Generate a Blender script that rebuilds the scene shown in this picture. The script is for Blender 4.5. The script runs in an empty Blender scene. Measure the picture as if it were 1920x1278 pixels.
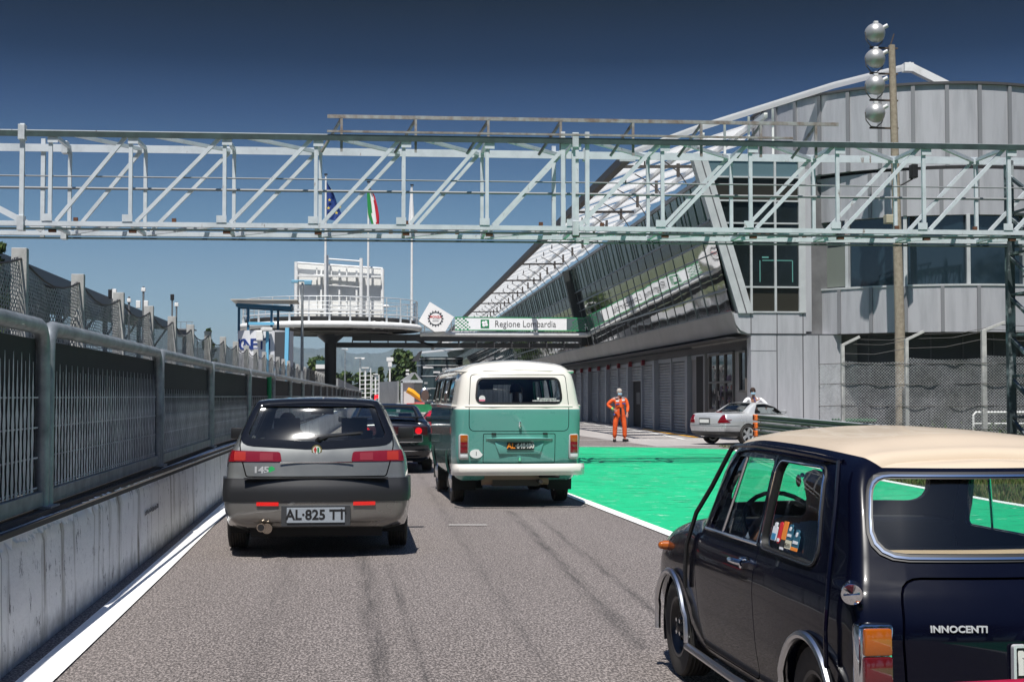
import bpy, bmesh, math, random
import numpy as np
from mathutils import Vector, Matrix, noise
random.seed(7)
R = math.radians
sc = bpy.context.scene
COL = sc.collection
# ------------------------------------------------------------------ camera
F_PX = 2667.0; EYE = 1.46; YAW = R(6.52); PITCH = R(2.21)
cam = bpy.data.cameras.new('camera'); camo = bpy.data.objects.new('camera', cam); COL.objects.link(camo)
camo.location = (0, 0, EYE); camo.rotation_euler = (R(90) + PITCH, 0, -YAW)
cam.lens = 50.0; cam.sensor_width = 36.0; cam.clip_start = 0.05; cam.clip_end = 30000
sc.camera = camo
# ------------------------------------------------------------------ sky and sun
SUN_L = Vector((0.13, 0.45, -1.0)).normalized()          # direction the light travels
w = bpy.data.worlds.new('World'); sc.world = w; w.use_nodes = True
wn = w.node_tree.nodes; wl = w.node_tree.links; wn.clear()
sky = wn.new('ShaderNodeTexSky'); sky.sky_type = 'NISHITA'; sky.sun_disc = False
sky.sun_elevation = math.asin(-SUN_L.z); sky.sun_rotation = math.atan2(-SUN_L.x, -SUN_L.y)
sky.altitude = 200; sky.air_density = 1.3; sky.dust_density = 1.2; sky.ozone_density = 3.0
tc = wn.new('ShaderNodeTexCoord'); sx = wn.new('ShaderNodeSeparateXYZ'); rp = wn.new('ShaderNodeValToRGB')
wl.new(tc.outputs['Generated'], sx.inputs[0]); wl.new(sx.outputs['Z'], rp.inputs[0])
el = rp.color_ramp.elements
SKYR = [(0.0, (.33, .43, .61)), (0.053, (.275, .375, .54)), (0.09, (.24, .315, .44)), (0.128, (.175, .25, .35)), (0.195, (.062, .102, .18)), (0.23, (.015, .040, .080)), (0.27, (.003, .016, .031)), (0.36, (.03, .05, .09)), (0.5, (.12, .17, .26)), (1.0, (.34, .42, .54))]
el[0].position = 0; el[0].color = (*SKYR[0][1], 1); el[1].position = 1; el[1].color = (*SKYR[-1][1], 1)
for p, c in SKYR[1:-1]:
    e = el.new(p); e.color = (*c, 1)
mx = wn.new('ShaderNodeMix'); mx.data_type = 'RGBA'; mx.blend_type = 'MULTIPLY'; mx.inputs[0].default_value = 1
wl.new(sky.outputs[0], mx.inputs[6]); wl.new(rp.outputs[0], mx.inputs[7])
bg = wn.new('ShaderNodeBackground'); bg.inputs['Strength'].default_value = 0.15
wo = wn.new('ShaderNodeOutputWorld'); wl.new(mx.outputs[2], bg.inputs['Color']); wl.new(bg.outputs[0], wo.inputs[0])
sl = bpy.data.lights.new('sun', 'SUN'); sl.energy = 4.8; sl.angle = R(0.5); sl.color = (1.0, .96, .90)
so = bpy.data.objects.new('sun', sl); COL.objects.link(so); so.rotation_euler = SUN_L.to_track_quat('-Z', 'Y').to_euler(); so.location = (0, 0, 50)
sc.view_settings.view_transform = 'Standard'; sc.view_settings.look = 'None'; sc.view_settings.gamma = 1; sc.view_settings.exposure = 0.35

# ------------------------------------------------------------------ real-world positions read off the photograph at a known distance
def ray(px, py):
    cx = (px - 960) / F_PX; cy = -(py - 639) / F_PX
    f = math.cos(PITCH) - cy * math.sin(PITCH); u = math.sin(PITCH) + cy * math.cos(PITCH)
    return cx * math.cos(YAW) + f * math.sin(YAW), -cx * math.sin(YAW) + f * math.cos(YAW), u
def at(px, py, Y):
    x, y, u = ray(px, py); t = Y / y; return Vector((x * t, Y, EYE + u * t))
def gnd(px, py, z=0.0):
    x, y, u = ray(px, py); t = (z - EYE) / u; return Vector((x * t, y * t, z))

# ------------------------------------------------------------------ materials
MATS = {}
def mat(name, col=(.5, .5, .5), rough=.5, metal=0., coat=0., spec=.5, emit=None, trans=0., alpha=1.0, ior=1.5):
    if name in MATS: return MATS[name]
    m = bpy.data.materials.new(name); m.use_nodes = True
    b = m.node_tree.nodes['Principled BSDF']
    b.inputs['Base Color'].default_value = (*col, 1); b.inputs['Roughness'].default_value = rough
    b.inputs['Metallic'].default_value = metal; b.inputs['Coat Weight'].default_value = coat; b.inputs['Coat Roughness'].default_value = .03
    b.inputs['Specular IOR Level'].default_value = spec; b.inputs['Transmission Weight'].default_value = trans
    b.inputs['IOR'].default_value = ior; b.inputs['Alpha'].default_value = alpha
    if emit: b.inputs['Emission Color'].default_value = (*emit[0], 1); b.inputs['Emission Strength'].default_value = emit[1]
    MATS[name] = m; return m
class NT:
    def __init__(s, m): s.m = m; s.n = m.node_tree.nodes; s.l = m.node_tree.links; s.b = s.n.get('Principled BSDF'); s.tc = s.n.new('ShaderNodeTexCoord'); s.geo = s.n.new('ShaderNodeNewGeometry')
    def mapping(s, scale=(1, 1, 1), src='Object', rot=(0, 0, 0), loc=(0, 0, 0)):
        mp = s.n.new('ShaderNodeMapping'); mp.inputs['Scale'].default_value = scale; mp.inputs['Rotation'].default_value = rot; mp.inputs['Location'].default_value = loc
        s.l.new(s.geo.outputs['Position'] if src == 'World' else s.tc.outputs[src], mp.inputs[0]); return mp.outputs[0]
    def noise(s, vec, scale=5, detail=4, rough=.6):
        t = s.n.new('ShaderNodeTexNoise'); t.inputs['Scale'].default_value = scale; t.inputs['Detail'].default_value = detail; t.inputs['Roughness'].default_value = rough
        s.l.new(vec, t.inputs['Vector']); return t.outputs['Fac']
    def ramp(s, fac, stops):
        r = s.n.new('ShaderNodeValToRGB'); e = r.color_ramp.elements
        e[0].position = stops[0][0]; e[1].position = stops[-1][0]
        f = lambda c: (*c, 1) if isinstance(c, tuple) else (c, c, c, 1)
        e[0].color = f(stops[0][1]); e[1].color = f(stops[-1][1])
        for p, c in stops[1:-1]: e.new(p).color = f(c)
        s.l.new(fac, r.inputs[0]); return r.outputs[0]
    def mix(s, fac, a, b, mode='MIX'):
        m = s.n.new('ShaderNodeMix'); m.data_type = 'RGBA'; m.blend_type = mode
        for i, v in ((0, fac), (6, a), (7, b)):
            if hasattr(v, 'is_output'): s.l.new(v, m.inputs[i])
            else: m.inputs[i].default_value = (*v, 1) if isinstance(v, tuple) else v
        return m.outputs[2]
    def math(s, op, a, b=0.0, c=None):
        m = s.n.new('ShaderNodeMath'); m.operation = op
        for i, v in enumerate((a, b) if c is None else (a, b, c)):
            if hasattr(v, 'is_output'): s.l.new(v, m.inputs[i])
            else: m.inputs[i].default_value = v
        return m.outputs[0]
    def sep(s, vec):
        x = s.n.new('ShaderNodeSeparateXYZ'); s.l.new(vec, x.inputs[0]); return x.outputs
    def bump(s, h, strength=.3, dist=.01):
        b = s.n.new('ShaderNodeBump'); b.inputs['Strength'].default_value = strength; b.inputs['Distance'].default_value = dist
        s.l.new(h, b.inputs['Height']); s.l.new(b.outputs[0], s.b.inputs['Normal'])
    def col(s, c): s.l.new(c, s.b.inputs['Base Color'])
    def rough(s, c): s.l.new(c, s.b.inputs['Roughness'])

def dirty(name, c1, c2, rough=.7, metal=0., scale=3., streak=(1, 1, 1), lo=.35, hi=.7, src='Object', bump=0.0, bscale=60):
    if name in MATS: return MATS[name]
    m = mat(name, c1, rough, metal); t = NT(m)
    f = t.noise(t.mapping(streak, src), scale, 6, .65)
    t.col(t.mix(t.ramp(f, [(lo, 0.), (hi, 1.)]), c1, c2))
    if bump: t.bump(t.noise(t.mapping((1, 1, 1), src), bscale, 4, .6), bump, .01)
    return m
galv = dirty('galvanised', (.42, .45, .47), (.24, .27, .29), .45, .55, 6)
galv_light = dirty('galvanised_light', (.62, .65, .67), (.40, .43, .45), .5, .25, 5)
white_steel = dirty('white_steel', (.80, .81, .80), (.60, .60, .58), .45, 0, 2.5, lo=.5, hi=.8)
truss_paint = dirty('truss_paint', (.56, .60, .635), (.40, .44, .47), .45, 0, 2.5, lo=.45, hi=.8)
t_ = NT(truss_paint); bc_ = truss_paint.node_tree.nodes['Principled BSDF'].inputs['Base Color'].links[0].from_socket; t_.col(t_.mix(t_.ramp(t_.noise(t_.mapping((1, 1, .4)), 5.5, 5, .7), [(.64, 0.), (.70, .8)]), bc_, (.16, .085, .05)))
truss_green = dirty('truss_green', (.045, .075, .072), (.025, .04, .04), .5, 0, 3)
rust = dirty('rust', (.16, .06, .03), (.05, .03, .02), .9, 0, 20)
black = mat('black', (.012, .012, .013), .5)
blackm = mat('black_matte', (.015, .015, .016), .85)
rubber = dirty('rubber', (.022, .021, .020), (.045, .042, .038), .8, 0, 14)
dark_plastic = mat('dark_plastic', (.016, .0165, .018), .38)
dark_int = mat('dark_interior', (.018, .018, .020), .8)
chrome = mat('chrome', (.75, .77, .80), .08, 1.0)
alu = mat('aluminium', (.62, .63, .65), .28, 1.0)
white_p = mat('white_plastic', (.78, .78, .76), .4)
red_lens = mat('red_lens', (.17, .004, .008), .12, 0, 1.0); amber_lens = mat('amber_lens', (.36, .085, .004), .12, 0, 1.0)
dred_lens = mat('dark_red_lens', (.10, .006, .01), .1, 0, 1.0); pink_lens = mat('pink_lens', (.22, .025, .03), .12, 0, 1.0)
clear_lens = mat('clear_lens', (.6, .62, .62), .1, 0, 1.0)
green_p = mat('green_paint', (.02, .33, .12), .45)
greenlogo = mat('green_logo', (.01, .22, .08), .5)
skin = mat('skin', (.42, .22, .15), .5); skin_dark = mat('skin_tanned', (.30, .15, .10), .5)

def glass_mat(name, tint=(.75, .82, .80), alpha=.25, rough=.02):
    if name in MATS: return MATS[name]
    m = mat(name, tint, rough, spec=.6); n = m.node_tree.nodes; l = m.node_tree.links; b = n['Principled BSDF']
    n.remove(b); o = n['Material Output']
    tr = n.new('ShaderNodeBsdfTransparent'); gl = n.new('ShaderNodeBsdfGlossy'); gl.inputs['Roughness'].default_value = rough; gl.inputs['Color'].default_value = (1, 1, 1, 1)
    tr.inputs['Color'].default_value = (*tint, 1)
    lw = n.new('ShaderNodeFresnel'); lw.inputs['IOR'].default_value = 1.55
    gg = n.new('ShaderNodeNewGeometry'); mm = n.new('ShaderNodeMath'); mm.operation = 'MULTIPLY_ADD'; mm.inputs[1].default_value = -1.0; mm.inputs[2].default_value = 1.0; l.new(gg.outputs['Backfacing'], mm.inputs[0]); m2_ = n.new('ShaderNodeMath'); m2_.operation = 'MULTIPLY'; l.new(lw.outputs[0], m2_.inputs[0]); l.new(mm.outputs[0], m2_.inputs[1])
    mxs = n.new('ShaderNodeMixShader'); l.new(m2_.outputs[0], mxs.inputs[0]); l.new(tr.outputs[0], mxs.inputs[1]); l.new(gl.outputs[0], mxs.inputs[2]); l.new(mxs.outputs[0], o.inputs[0])
    return m
glass_clear = glass_mat('glass_clear', (.93, .955, .945)); glass_tint = glass_mat('glass_tinted', (.70, .76, .76)); glass_dusty = glass_mat('glass_dusty', (.93, .955, .945), rough=.105)
badge_m = mat('badge_silver', (.66, .67, .69), .35, .35)

# ------------------------------------------------------------------ mesh helpers
def link(o, parent=None):
    COL.objects.link(o)
    if parent is not None: o.parent = parent
    return o
def tag(o, label=None, cat=None, group=None, kind=None):
    if label: o['label'] = label
    if cat: o['category'] = cat
    if group: o['group'] = group
    if kind: o['kind'] = kind
    return o
def empty(name, loc=(0, 0, 0), rz=0.0, label=None, cat=None, group=None, parent=None):
    o = bpy.data.objects.new(name, None); o.empty_display_size = .2; o.location = loc; o.rotation_euler = (0, 0, rz); link(o, parent); return tag(o, label, cat, group)
def shade(me, ang=32):
    if not me.polygons: return
    bm = bmesh.new(); bm.from_mesh(me)
    for f in bm.faces: f.smooth = True
    a = R(ang)
    for e in bm.edges:
        e.smooth = not (len(e.link_faces) != 2 or e.calc_face_angle(0) > a)
    bm.to_mesh(me); bm.free()
class MB:
    def __init__(s): s.v = []; s.f = []; s.m = []; s.chunks = []
    def add(s, vs, fs, mi=0, M=None):
        o = len(s.v); s.chunks.append((o, len(s.f)))
        for p in vs:
            p = Vector(p); s.v.append(tuple(M @ p) if M is not None else tuple(p))
        for f in fs: s.f.append(tuple(i + o for i in f)); s.m.append(mi)
        return s
    def box(s, c, d, mi=0, rz=0.0, M=None, taper=1.0):
        x, y, z = d[0] / 2, d[1] / 2, d[2] / 2; T = Matrix.Translation(c) @ Matrix.Rotation(rz, 4, 'Z')
        if M is not None: T = M @ T
        t = taper
        return s.add([(-x, -y, -z), (x, -y, -z), (x, y, -z), (-x, y, -z), (-x * t, -y * t, z), (x * t, -y * t, z), (x * t, y * t, z), (-x * t, y * t, z)],
                     [(0, 3, 2, 1), (4, 5, 6, 7), (0, 1, 5, 4), (1, 2, 6, 5), (2, 3, 7, 6), (3, 0, 4, 7)], mi, T)
    def bar(s, a, b, w, h=None, mi=0, up=(0, 0, 1)):
        a = Vector(a); b = Vector(b); h = h or w; d = b - a; L = d.length
        if L < 1e-6: return s
        z = d / L; u = Vector(up); x = u.cross(z)
        if x.length < .05: x = Vector((1, 0, 0)).cross(z)
        if x.length < .05: x = Vector((0, 1, 0)).cross(z)
        x.normalize(); y = z.cross(x)
        vs = []
        for p in (a, b):
            for i, j in ((-1, -1), (1, -1), (1, 1), (-1, 1)): vs.append(p + x * (w / 2 * i) + y * (h / 2 * j))
        return s.add(vs, [(0, 3, 2, 1), (4, 5, 6, 7), (0, 1, 5, 4), (1, 2, 6, 5), (2, 3, 7, 6), (3, 0, 4, 7)], mi)
    def tube(s, pts, r, n=8, mi=0, cap=True, closed=False):
        pts = [Vector(p) for p in pts]; N = len(pts); rr = r if isinstance(r, (list, tuple)) else [r] * N
        vs = []; fs = []; px = None
        for i, p in enumerate(pts):
            a = pts[i - 1] if (i > 0 or closed) else p; b = pts[(i + 1) % N] if (i < N - 1 or closed) else p
            d = (b - a).normalized()
            if px is None:
                px = d.cross(Vector((0, 0, 1)))
                if px.length < .1: px = d.cross(Vector((1, 0, 0)))
            px = (px - d * px.dot(d)); px.normalize(); py = d.cross(px)
            for k in range(n):
                t = 2 * math.pi * k / n; vs.append(p + (px * math.cos(t) + py * math.sin(t)) * rr[i])
        M_ = N if closed else N - 1
        for i in range(M_):
            for k in range(n):
                j = (i + 1) % N; fs.append((i * n + k, i * n + (k + 1) % n, j * n + (k + 1) % n, j * n + k))
        if cap and not closed: fs.append(tuple(range(n - 1, -1, -1))); fs.append(tuple((N - 1) * n + k for k in range(n)))
        return s.add(vs, fs, mi)
    def cyl(s, a, b, r, n=16, mi=0, r2=None): return s.tube([a, b], [r, r if r2 is None else r2], n, mi)
    def lathe(s, prof, n=24, mi=0, M=None, axis='z', mfun=None):
        # prof: list of (r, h); solid of revolution about z (or x)
        vs = []; fs = []
        for r, h in prof:
            for k in range(n):
                t = 2 * math.pi * k / n
                vs.append((r * math.cos(t), r * math.sin(t), h) if axis == 'z' else (h, r * math.cos(t), r * math.sin(t)))
        for i in range(len(prof) - 1):
            for k in range(n):
                fs.append((i * n + k, i * n + (k + 1) % n, (i + 1) * n + (k + 1) % n, (i + 1) * n + k))
        return s.add(vs, fs, mi, M)
    def prism(s, poly, axis, lo, hi, mi=0, M=None):
        n = len(poly)
        def P(a, b, c): return {'x': (c, a, b), 'y': (a, c, b), 'z': (a, b, c)}[axis]
        vs = [P(a, b, lo) for a, b in poly] + [P(a, b, hi) for a, b in poly]
        fs = [tuple(range(n - 1, -1, -1)), tuple(range(n, 2 * n))] + [(i, (i + 1) % n, n + (i + 1) % n, n + i) for i in range(n)]
        return s.add(vs, fs, mi, M)
    def sphere(s, c, r, nu=12, nv=8, mi=0, sc_=(1, 1, 1)):
        prof = [(max(1e-4, math.sin(math.pi * i / nv)) * r, -math.cos(math.pi * i / nv) * r) for i in range(nv + 1)]
        return s.lathe(prof, nu, mi, Matrix.Translation(c) @ Matrix.Diagonal((*sc_, 1)))
    def mesh(s, name, mats, smooth=None, bevel=0, fixn=True):
        me = bpy.data.meshes.new(name); me.from_pydata(s.v, [], s.f)
        for m in (mats if isinstance(mats, (list, tuple)) else [mats]): me.materials.append(m)
        me.polygons.foreach_set('material_index', s.m)
        if fixn:
            bm = bmesh.new(); bm.from_mesh(me); bmesh.ops.recalc_face_normals(bm, faces=bm.faces)
            if bevel: bmesh.ops.bevel(bm, geom=list(bm.edges), offset=bevel, segments=2, affect='EDGES', profile=.5)
            bm.to_mesh(me); bm.free()
        if smooth is not None: shade(me, smooth)
        me.update(); return me
    def build(s, name, mats, parent=None, smooth=None, bevel=0, fixn=True, loc=None, rz=None):
        o = bpy.data.objects.new(name, s.mesh(name, mats, smooth, bevel, fixn)); link(o, parent)
        if loc is not None: o.location = loc
        if rz is not None: o.rotation_euler = (0, 0, rz)
        return o
def build_each(mb, name, mats, parent=None, limit=100, **k):
    # every added piece becomes a mesh object of its own
    out = []; parts = mb.chunks
    if len(parts) > limit:
        v1, f1 = parts[limit]; q = MB(); q.v = mb.v[v1:]; q.f = [tuple(i - v1 for i in f) for f in mb.f[f1:]]; q.m = mb.m[f1:]; tag(q.build(name, mats, parent, **k), kind='stuff')
        mb.v = mb.v[:v1]; mb.f = mb.f[:f1]; mb.m = mb.m[:f1]; parts = parts[:limit]
    for (v0, f0), (v1, f1) in zip(parts, parts[1:] + [(len(mb.v), len(mb.f))]):
        if v1 == v0: continue
        q = MB(); q.v = mb.v[v0:v1]; q.f = [tuple(i - v0 for i in f) for f in mb.f[f0:f1]]; q.m = mb.m[f0:f1]; out.append(q.build(name, mats, parent, **k))
    return out
def copy_tree(o, parent=None):
    c = o.copy(); COL.objects.link(c)
    if parent is not None: c.parent = parent
    for ch in list(o.children): copy_tree(ch, c)
    return c
def text(name, body, size, m, parent=None, loc=(0, 0, 0), rot=(R(90), 0, 0), ext=.003, bold=0.0, align='CENTER', sx=1.0, mirror=False):
    c = bpy.data.curves.new(name, 'FONT'); c.body = body; c.size = size; c.extrude = ext; c.offset = bold; c.align_x = align; c.align_y = 'CENTER'; c.resolution_u = 3
    o = bpy.data.objects.new(name, c); COL.objects.link(o)
    dg = bpy.context.evaluated_depsgraph_get(); me = bpy.data.meshes.new_from_object(o.evaluated_get(dg)); COL.objects.unlink(o); bpy.data.objects.remove(o)
    me.name = name; me.materials.clear(); me.materials.append(m)
    n = bpy.data.objects.new(name, me); link(n, parent); n.location = loc; n.rotation_euler = rot; n.scale = (sx, 1, 1)
    return n
def evalmesh(o):
    dg = bpy.context.evaluated_depsgraph_get(); dg.update(); return bpy.data.meshes.new_from_object(o.evaluated_get(dg), depsgraph=dg)
# ================================================================== THE SETTING
def ground_sheet(name, poly, z, m, n=1, label=None):
    b = MB(); b.add([(x, y, z) for x, y in poly], [tuple(range(len(poly)))]); o = b.build(name, m, fixn=False); return tag(o, kind='structure')
# asphalt with fine grain, longer dull streaks along the lane, skid marks
asph = mat('asphalt', (.12, .115, .11), .85); t = NT(asph)
W = t.mapping((1, 1, 1), 'World')
g1 = t.noise(t.mapping((1, .42, 1), 'World'), 72, 4, .8); g2 = t.noise(t.mapping((1, .12, 1), 'World'), 1.7, 5, .6); g3 = t.noise(t.mapping((1, .5, 1), 'World'), 210, 2, .6)
c = t.ramp(g1, [(.37, (.014, .011, .010)), (.48, (.084, .069, .063)), (.59, (.44, .385, .36))])
c = t.mix(t.ramp(g3, [(.40, 0.), (.65, .45)]), c, (.19, .168, .158))
c = t.mix(.22, c, t.ramp(g2, [(.3, (.09, .08, .076)), (.7, (.19, .172, .165))]))
P = t.sep(W)
def lane_mark(x0, y0, x1, y1, wd, ya, yb):
    # dark rubber line between two ground points, ragged by noise
    k = (x1 - x0) / (y1 - y0)
    lx = t.math('SUBTRACT', P[0], t.math('MULTIPLY_ADD', t.math('SUBTRACT', P[1], y0), k, x0))
    lx = t.math('ADD', lx, t.math('MULTIPLY', t.math('SUBTRACT', t.noise(t.mapping((1, .6, 1), 'World'), .8, 2), .5), .05))
    d = t.math('SUBTRACT', 1.0, t.math('MULTIPLY', t.math('ABSOLUTE', lx), 1.0 / wd)); d = t.math('MAXIMUM', d, 0.0)
    a = t.math('MULTIPLY', t.math('GREATER_THAN', P[1], ya), t.math('LESS_THAN', P[1], yb))
    return t.math('MULTIPLY', t.math('MULTIPLY', d, a), t.ramp(t.noise(t.mapping((7, .35, 1), 'World'), 2.6, 4), [(.36, .1), (.66, 1.)]))
s_ = t.math('MAXIMUM', lane_mark(.13, 13.2, .19, 6.0, .11, 5.5, 13.8), lane_mark(2.04, 17.8, 1.72, 8.6, .09, 8.2, 18.2))
s_ = t.math('MAXIMUM', s_, lane_mark(2.30, 17.8, 2.05, 8.6, .06, 9.4, 17.0))
s_ = t.math('MAXIMUM', s_, t.math('MULTIPLY', lane_mark(.34, 13.2, .42, 6.0, .05, 5, 12.6), .8))
s_ = t.math('MAXIMUM', s_, t.math('MULTIPLY', lane_mark(1.35, 30, 1.0, 3, .10, 3, 34), .45))
s_ = t.math('MAXIMUM', s_, t.math('MULTIPLY', lane_mark(-.6, 30, -.5, 2, .18, 2, 40), .35))
c = t.mix(t.math('MULTIPLY', s_, .74), c, (.020, .019, .019)); t.col(c)
t.bump(g1, .8, .014)
concr_g = dirty('apron_concrete', (.40, .375, .36), (.27, .25, .24), .85, 0, .9, (1, .25, 1), src='World', bump=.2, bscale=30)
grassm = dirty('verge_soil', (.055, .085, .025), (.10, .085, .05), .95, 0, 2.5, src='World')
wl_m = mat('road_marking', (.80, .80, .78), .7); t = NT(wl_m)
t.col(t.mix(t.ramp(t.noise(t.mapping((1, .5, 1), 'World'), 9, 6, .7), [(.60, 0.), (.72, 1.)]), (.82, .82, .80), (.40, .39, .37)))
t.bump(t.noise(t.mapping((1, 1, 1), 'World'), 90, 2), .3, .01)
green_g = mat('green_asphalt_paint', (0, .4, .2), .6); t = NT(green_g)
n1 = t.noise(t.mapping((.8, .2, 1), 'World', rot=(0, 0, R(78))), 3.2, 6, .7)
c = t.mix(t.ramp(t.noise(t.mapping((1, .4, 1), 'World'), 1.3, 5), [(.3, 0.), (.75, 1.)]), (.001, .48, .205), (.002, .38, .16))
c = t.mix(t.ramp(t.noise(t.mapping((.9, 4.5, 1), 'World'), 1.6, 5, .75), [(.572, 0.), (.60, .9)]), c, (.006, .10, .05))
c = t.mix(t.ramp(t.noise(t.mapping((1.3, 4.0, 1), 'World', loc=(7, 3, 0)), 1.9, 4, .75), [(.625, 0.), (.64, .85)]), c, (.48, .64, .52))
P = t.sep(t.mapping((1, 1, 1), 'World'))
for y0, k, wd in ((31.5, .03, .10), (33.0, -.01, .14), (34.2, .02, .12), (35.3, -.02, .16), (25.5, -1.25, .045), (29.0, -1.2, .05), (21.0, -1.5, .04)):  # bands across paint the gantry's cast shadow; slanted ones are tyre marks
    d = t.math('ABSOLUTE', t.math('SUBTRACT', t.math('ADD', P[1], t.math('MULTIPLY', t.math('SUBTRACT', t.noise(t.mapping((1, 1, 1), 'World'), .35, 2), .5), 1.4)), t.math('MULTIPLY_ADD', P[0], k, y0 - k * 6)))
    a = t.math('LESS_THAN', d, wd); a = t.math('MULTIPLY', a, t.ramp(t.noise(t.mapping((.35, 1, 1), 'World', loc=(y0, 0, 0)), 1.3, 3), [(.40, 0.), (.55, 1.)]))
    c = t.mix(t.math('MULTIPLY', a, .85), c, (.004, .05, .025))
t.col(c); t.bump(t.noise(t.mapping((1, 1, 1), 'World'), 110, 2), .35, .01)
ground_sheet('ground', [(-6000, -400), (6000, -400), (6000, 9000), (-6000, 9000)], -.06, grassm)
ground_sheet('pit_lane_road', [(-1.86, -60), (3.6, -60), (3.6, 20), (16, 39), (14, 75), (13.7, 300), (2, 300), (-1.0, 60), (-1.86, 20)], -.012, asph)
ground_sheet('race_track', [(-15, -100), (-3.5, -100), (-3.5, 60), (-1.2, 300), (-10, 300), (-15, 60)], -.012, dirty('track_asphalt', (.30, .295, .29), (.22, .215, .21), .9, 0, 2, src='World'))
ground_sheet('concrete_apron', [(8.9, 40.8), (8.2, 60), (6.9, 90), (5.5, 140), (9, 300), (30, 300), (14.2, 85), (13.8, 54), (13.6, 45.2), (20, 45), (13.5, 41.5)], -.008, concr_g)
ground_sheet('green_painted_area', [(3.48, -10), (9.0, -10), (8.93, 19), (9.25, 25), (9.75, 33), (10.4, 38.3), (8.0, 40.2), (3.2, 41.0), (3.05, 25), (3.32, 17.5)], -.004, green_g)
def line(name, pts, wd, m=wl_m, z=0.0):
    b = MB(); L = []; Rr = []
    for i, p in enumerate(pts):
        a = Vector(pts[max(0, i - 1)]); c_ = Vector(pts[min(len(pts) - 1, i + 1)]); d = (c_ - a).normalized(); n = Vector((-d.y, d.x)); L.append(Vector(p) + n * wd / 2); Rr.append(Vector(p) - n * wd / 2)
    k = len(pts); b.add([(q.x, q.y, z) for q in L + Rr], [(i, k + i, k + i + 1, i + 1) for i in range(k - 1)]); o = b.build(name, m, fixn=False); return tag(o, kind='structure')
line('wall_edge_line', [(-1.60, -5), (-1.60, 12), (-1.62, 20), (-1.2, 36), (-.8, 50)], .19)
line('lane_line', [(3.52, -5), (3.42, 14), (3.34, 17), (3.27, 19.6), (3.10, 25), (3.0, 33), (3.1, 41)], .15)
line('green_area_line', [(8.95, 2), (8.95, 19.1), (9.22, 24), (9.75, 32), (10.45, 38.5)], .16)
line('green_far_line', [(3.1, 41.3), (7.4, 41.0), (10.4, 39.2)], .08)
line('garage_line', [(12.60, 78), (12.2, 66), (11.9, 55), (11.25, 47.2)], .14)
line('apron_line', [(7.2, 46.9), (10.9, 46.2), (12.8, 45.6)], .10)
line('yellow_kerb_line', [(12.95, 62), (12.48, 56), (12.25, 51), (12.2, 49)], .22, mat('yellow_line', (.75, .36, .01), .6), .006)
line('lane_dash', [(1.13, 16.2), (1.56, 16.15)], .07, mat('worn_marking', (.48, .47, .45), .8))
line('far_curve_line', [(3.0, 62), (3.9, 80), (3.7, 100), (2.3, 125)], .35)
line('far_green_strip', [(3.9, 66), (4.7, 84), (4.5, 104), (3.2, 125)], .6, mat('far_green', (.01, .16, .12), .7))
# verge with real grass tufts (stuff)
b = MB(); rnd = random.Random(3)
for i in range(16000):
    y = 12 + rnd.random() ** 1.3 * 29; x0 = 9.12 if y < 20 else 9.12 + (y - 20) * .075; x = x0 + rnd.random() * 3.3
    h = .02 + rnd.random() * .05; a = rnd.random() * 6.28; dx = math.cos(a) * .02; dy = math.sin(a) * .02; lx = (rnd.random() - .5) * .08; ly = (rnd.random() - .5) * .08
    b.add([(x - dx, y - dy, -.05), (x + dx, y + dy, -.05), (x + lx, y + ly, h)], [(0, 1, 2)], i % 3)
tag(b.build('grass', [mat('grass_a', (.06, .11, .02), .9), mat('grass_b', (.10, .13, .03), .9), mat('grass_c', (.16, .15, .06), .9)], fixn=False), 'dry green verge grass between green paint and guardrail', 'grass', kind='stuff')

# far mountains
def ridge(name, pts, Y, m, depth):
    b = MB(); V = []; n = len(pts); rr = random.Random(5)
    for px, py in pts:
        p = at(px, py, Y); V.append(p)
    rows = 12; vs = []; fs = []
    for j in range(rows + 1):
        f = j / rows
        for i, p in enumerate(V):
            z = p.z * (1 - f) ** .9 * (1 + .0 * i); nz = noise.noise(Vector((i * .35, j * .45, 2))) * p.z * .10 * math.sin(math.pi * f)
            vs.append((p.x, p.y - depth * f + noise.noise(Vector((i * .5, j * .3, 7))) * depth * .1, max(-2, z + nz) if j < rows else -2))
    for j in range(rows):
        for i in range(n - 1): fs.append((j * n + i, j * n + i + 1, (j + 1) * n + i + 1, (j + 1) * n + i))
    k = len(vs); vs += [(p.x, p.y + depth, -2) for p in V]; fs += [(i, i + 1, k + i + 1, k + i) for i in range(n - 1)]
    b.add(vs, fs); o = b.build(name, m, smooth=80); return tag(o, kind='structure')
prof = [(-400, 690), (0, 670), (250, 660), (420, 650), (500, 644), (545, 650), (575, 653), (600, 653), (625, 651), (640, 652), (652, 661), (668, 664), (685, 661), (700, 662), (716, 662), (735, 655), (750, 650), (775, 642), (800, 648), (850, 655), (950, 660), (1100, 650), (1500, 660), (2300, 665)]
pp = []
for i in range(len(prof) - 1):
    for k in range(4):
        f = k / 4; pp.append((prof[i][0] * (1 - f) + prof[i + 1][0] * f, prof[i][1] * (1 - f) + prof[i + 1][1] * f + noise.noise(Vector((i * 1.7 + f * 1.7, 0, 0))) * 2.0))
hillm = dirty('hill_woods', (.040, .062, .060), (.085, .10, .085), .95, 0, .01, src='Object')  # woods toned blue-grey, so some distance haze sits in the colour
ridge('far_hills', pp, 5200, hillm, 900)
ridge('near_hills', [(x, 742 - (742 - y) * (.62 + .22 * noise.noise(Vector((x * .012, 4, 1))))) for x, y in pp], 3600, hillm, 600)

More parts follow.
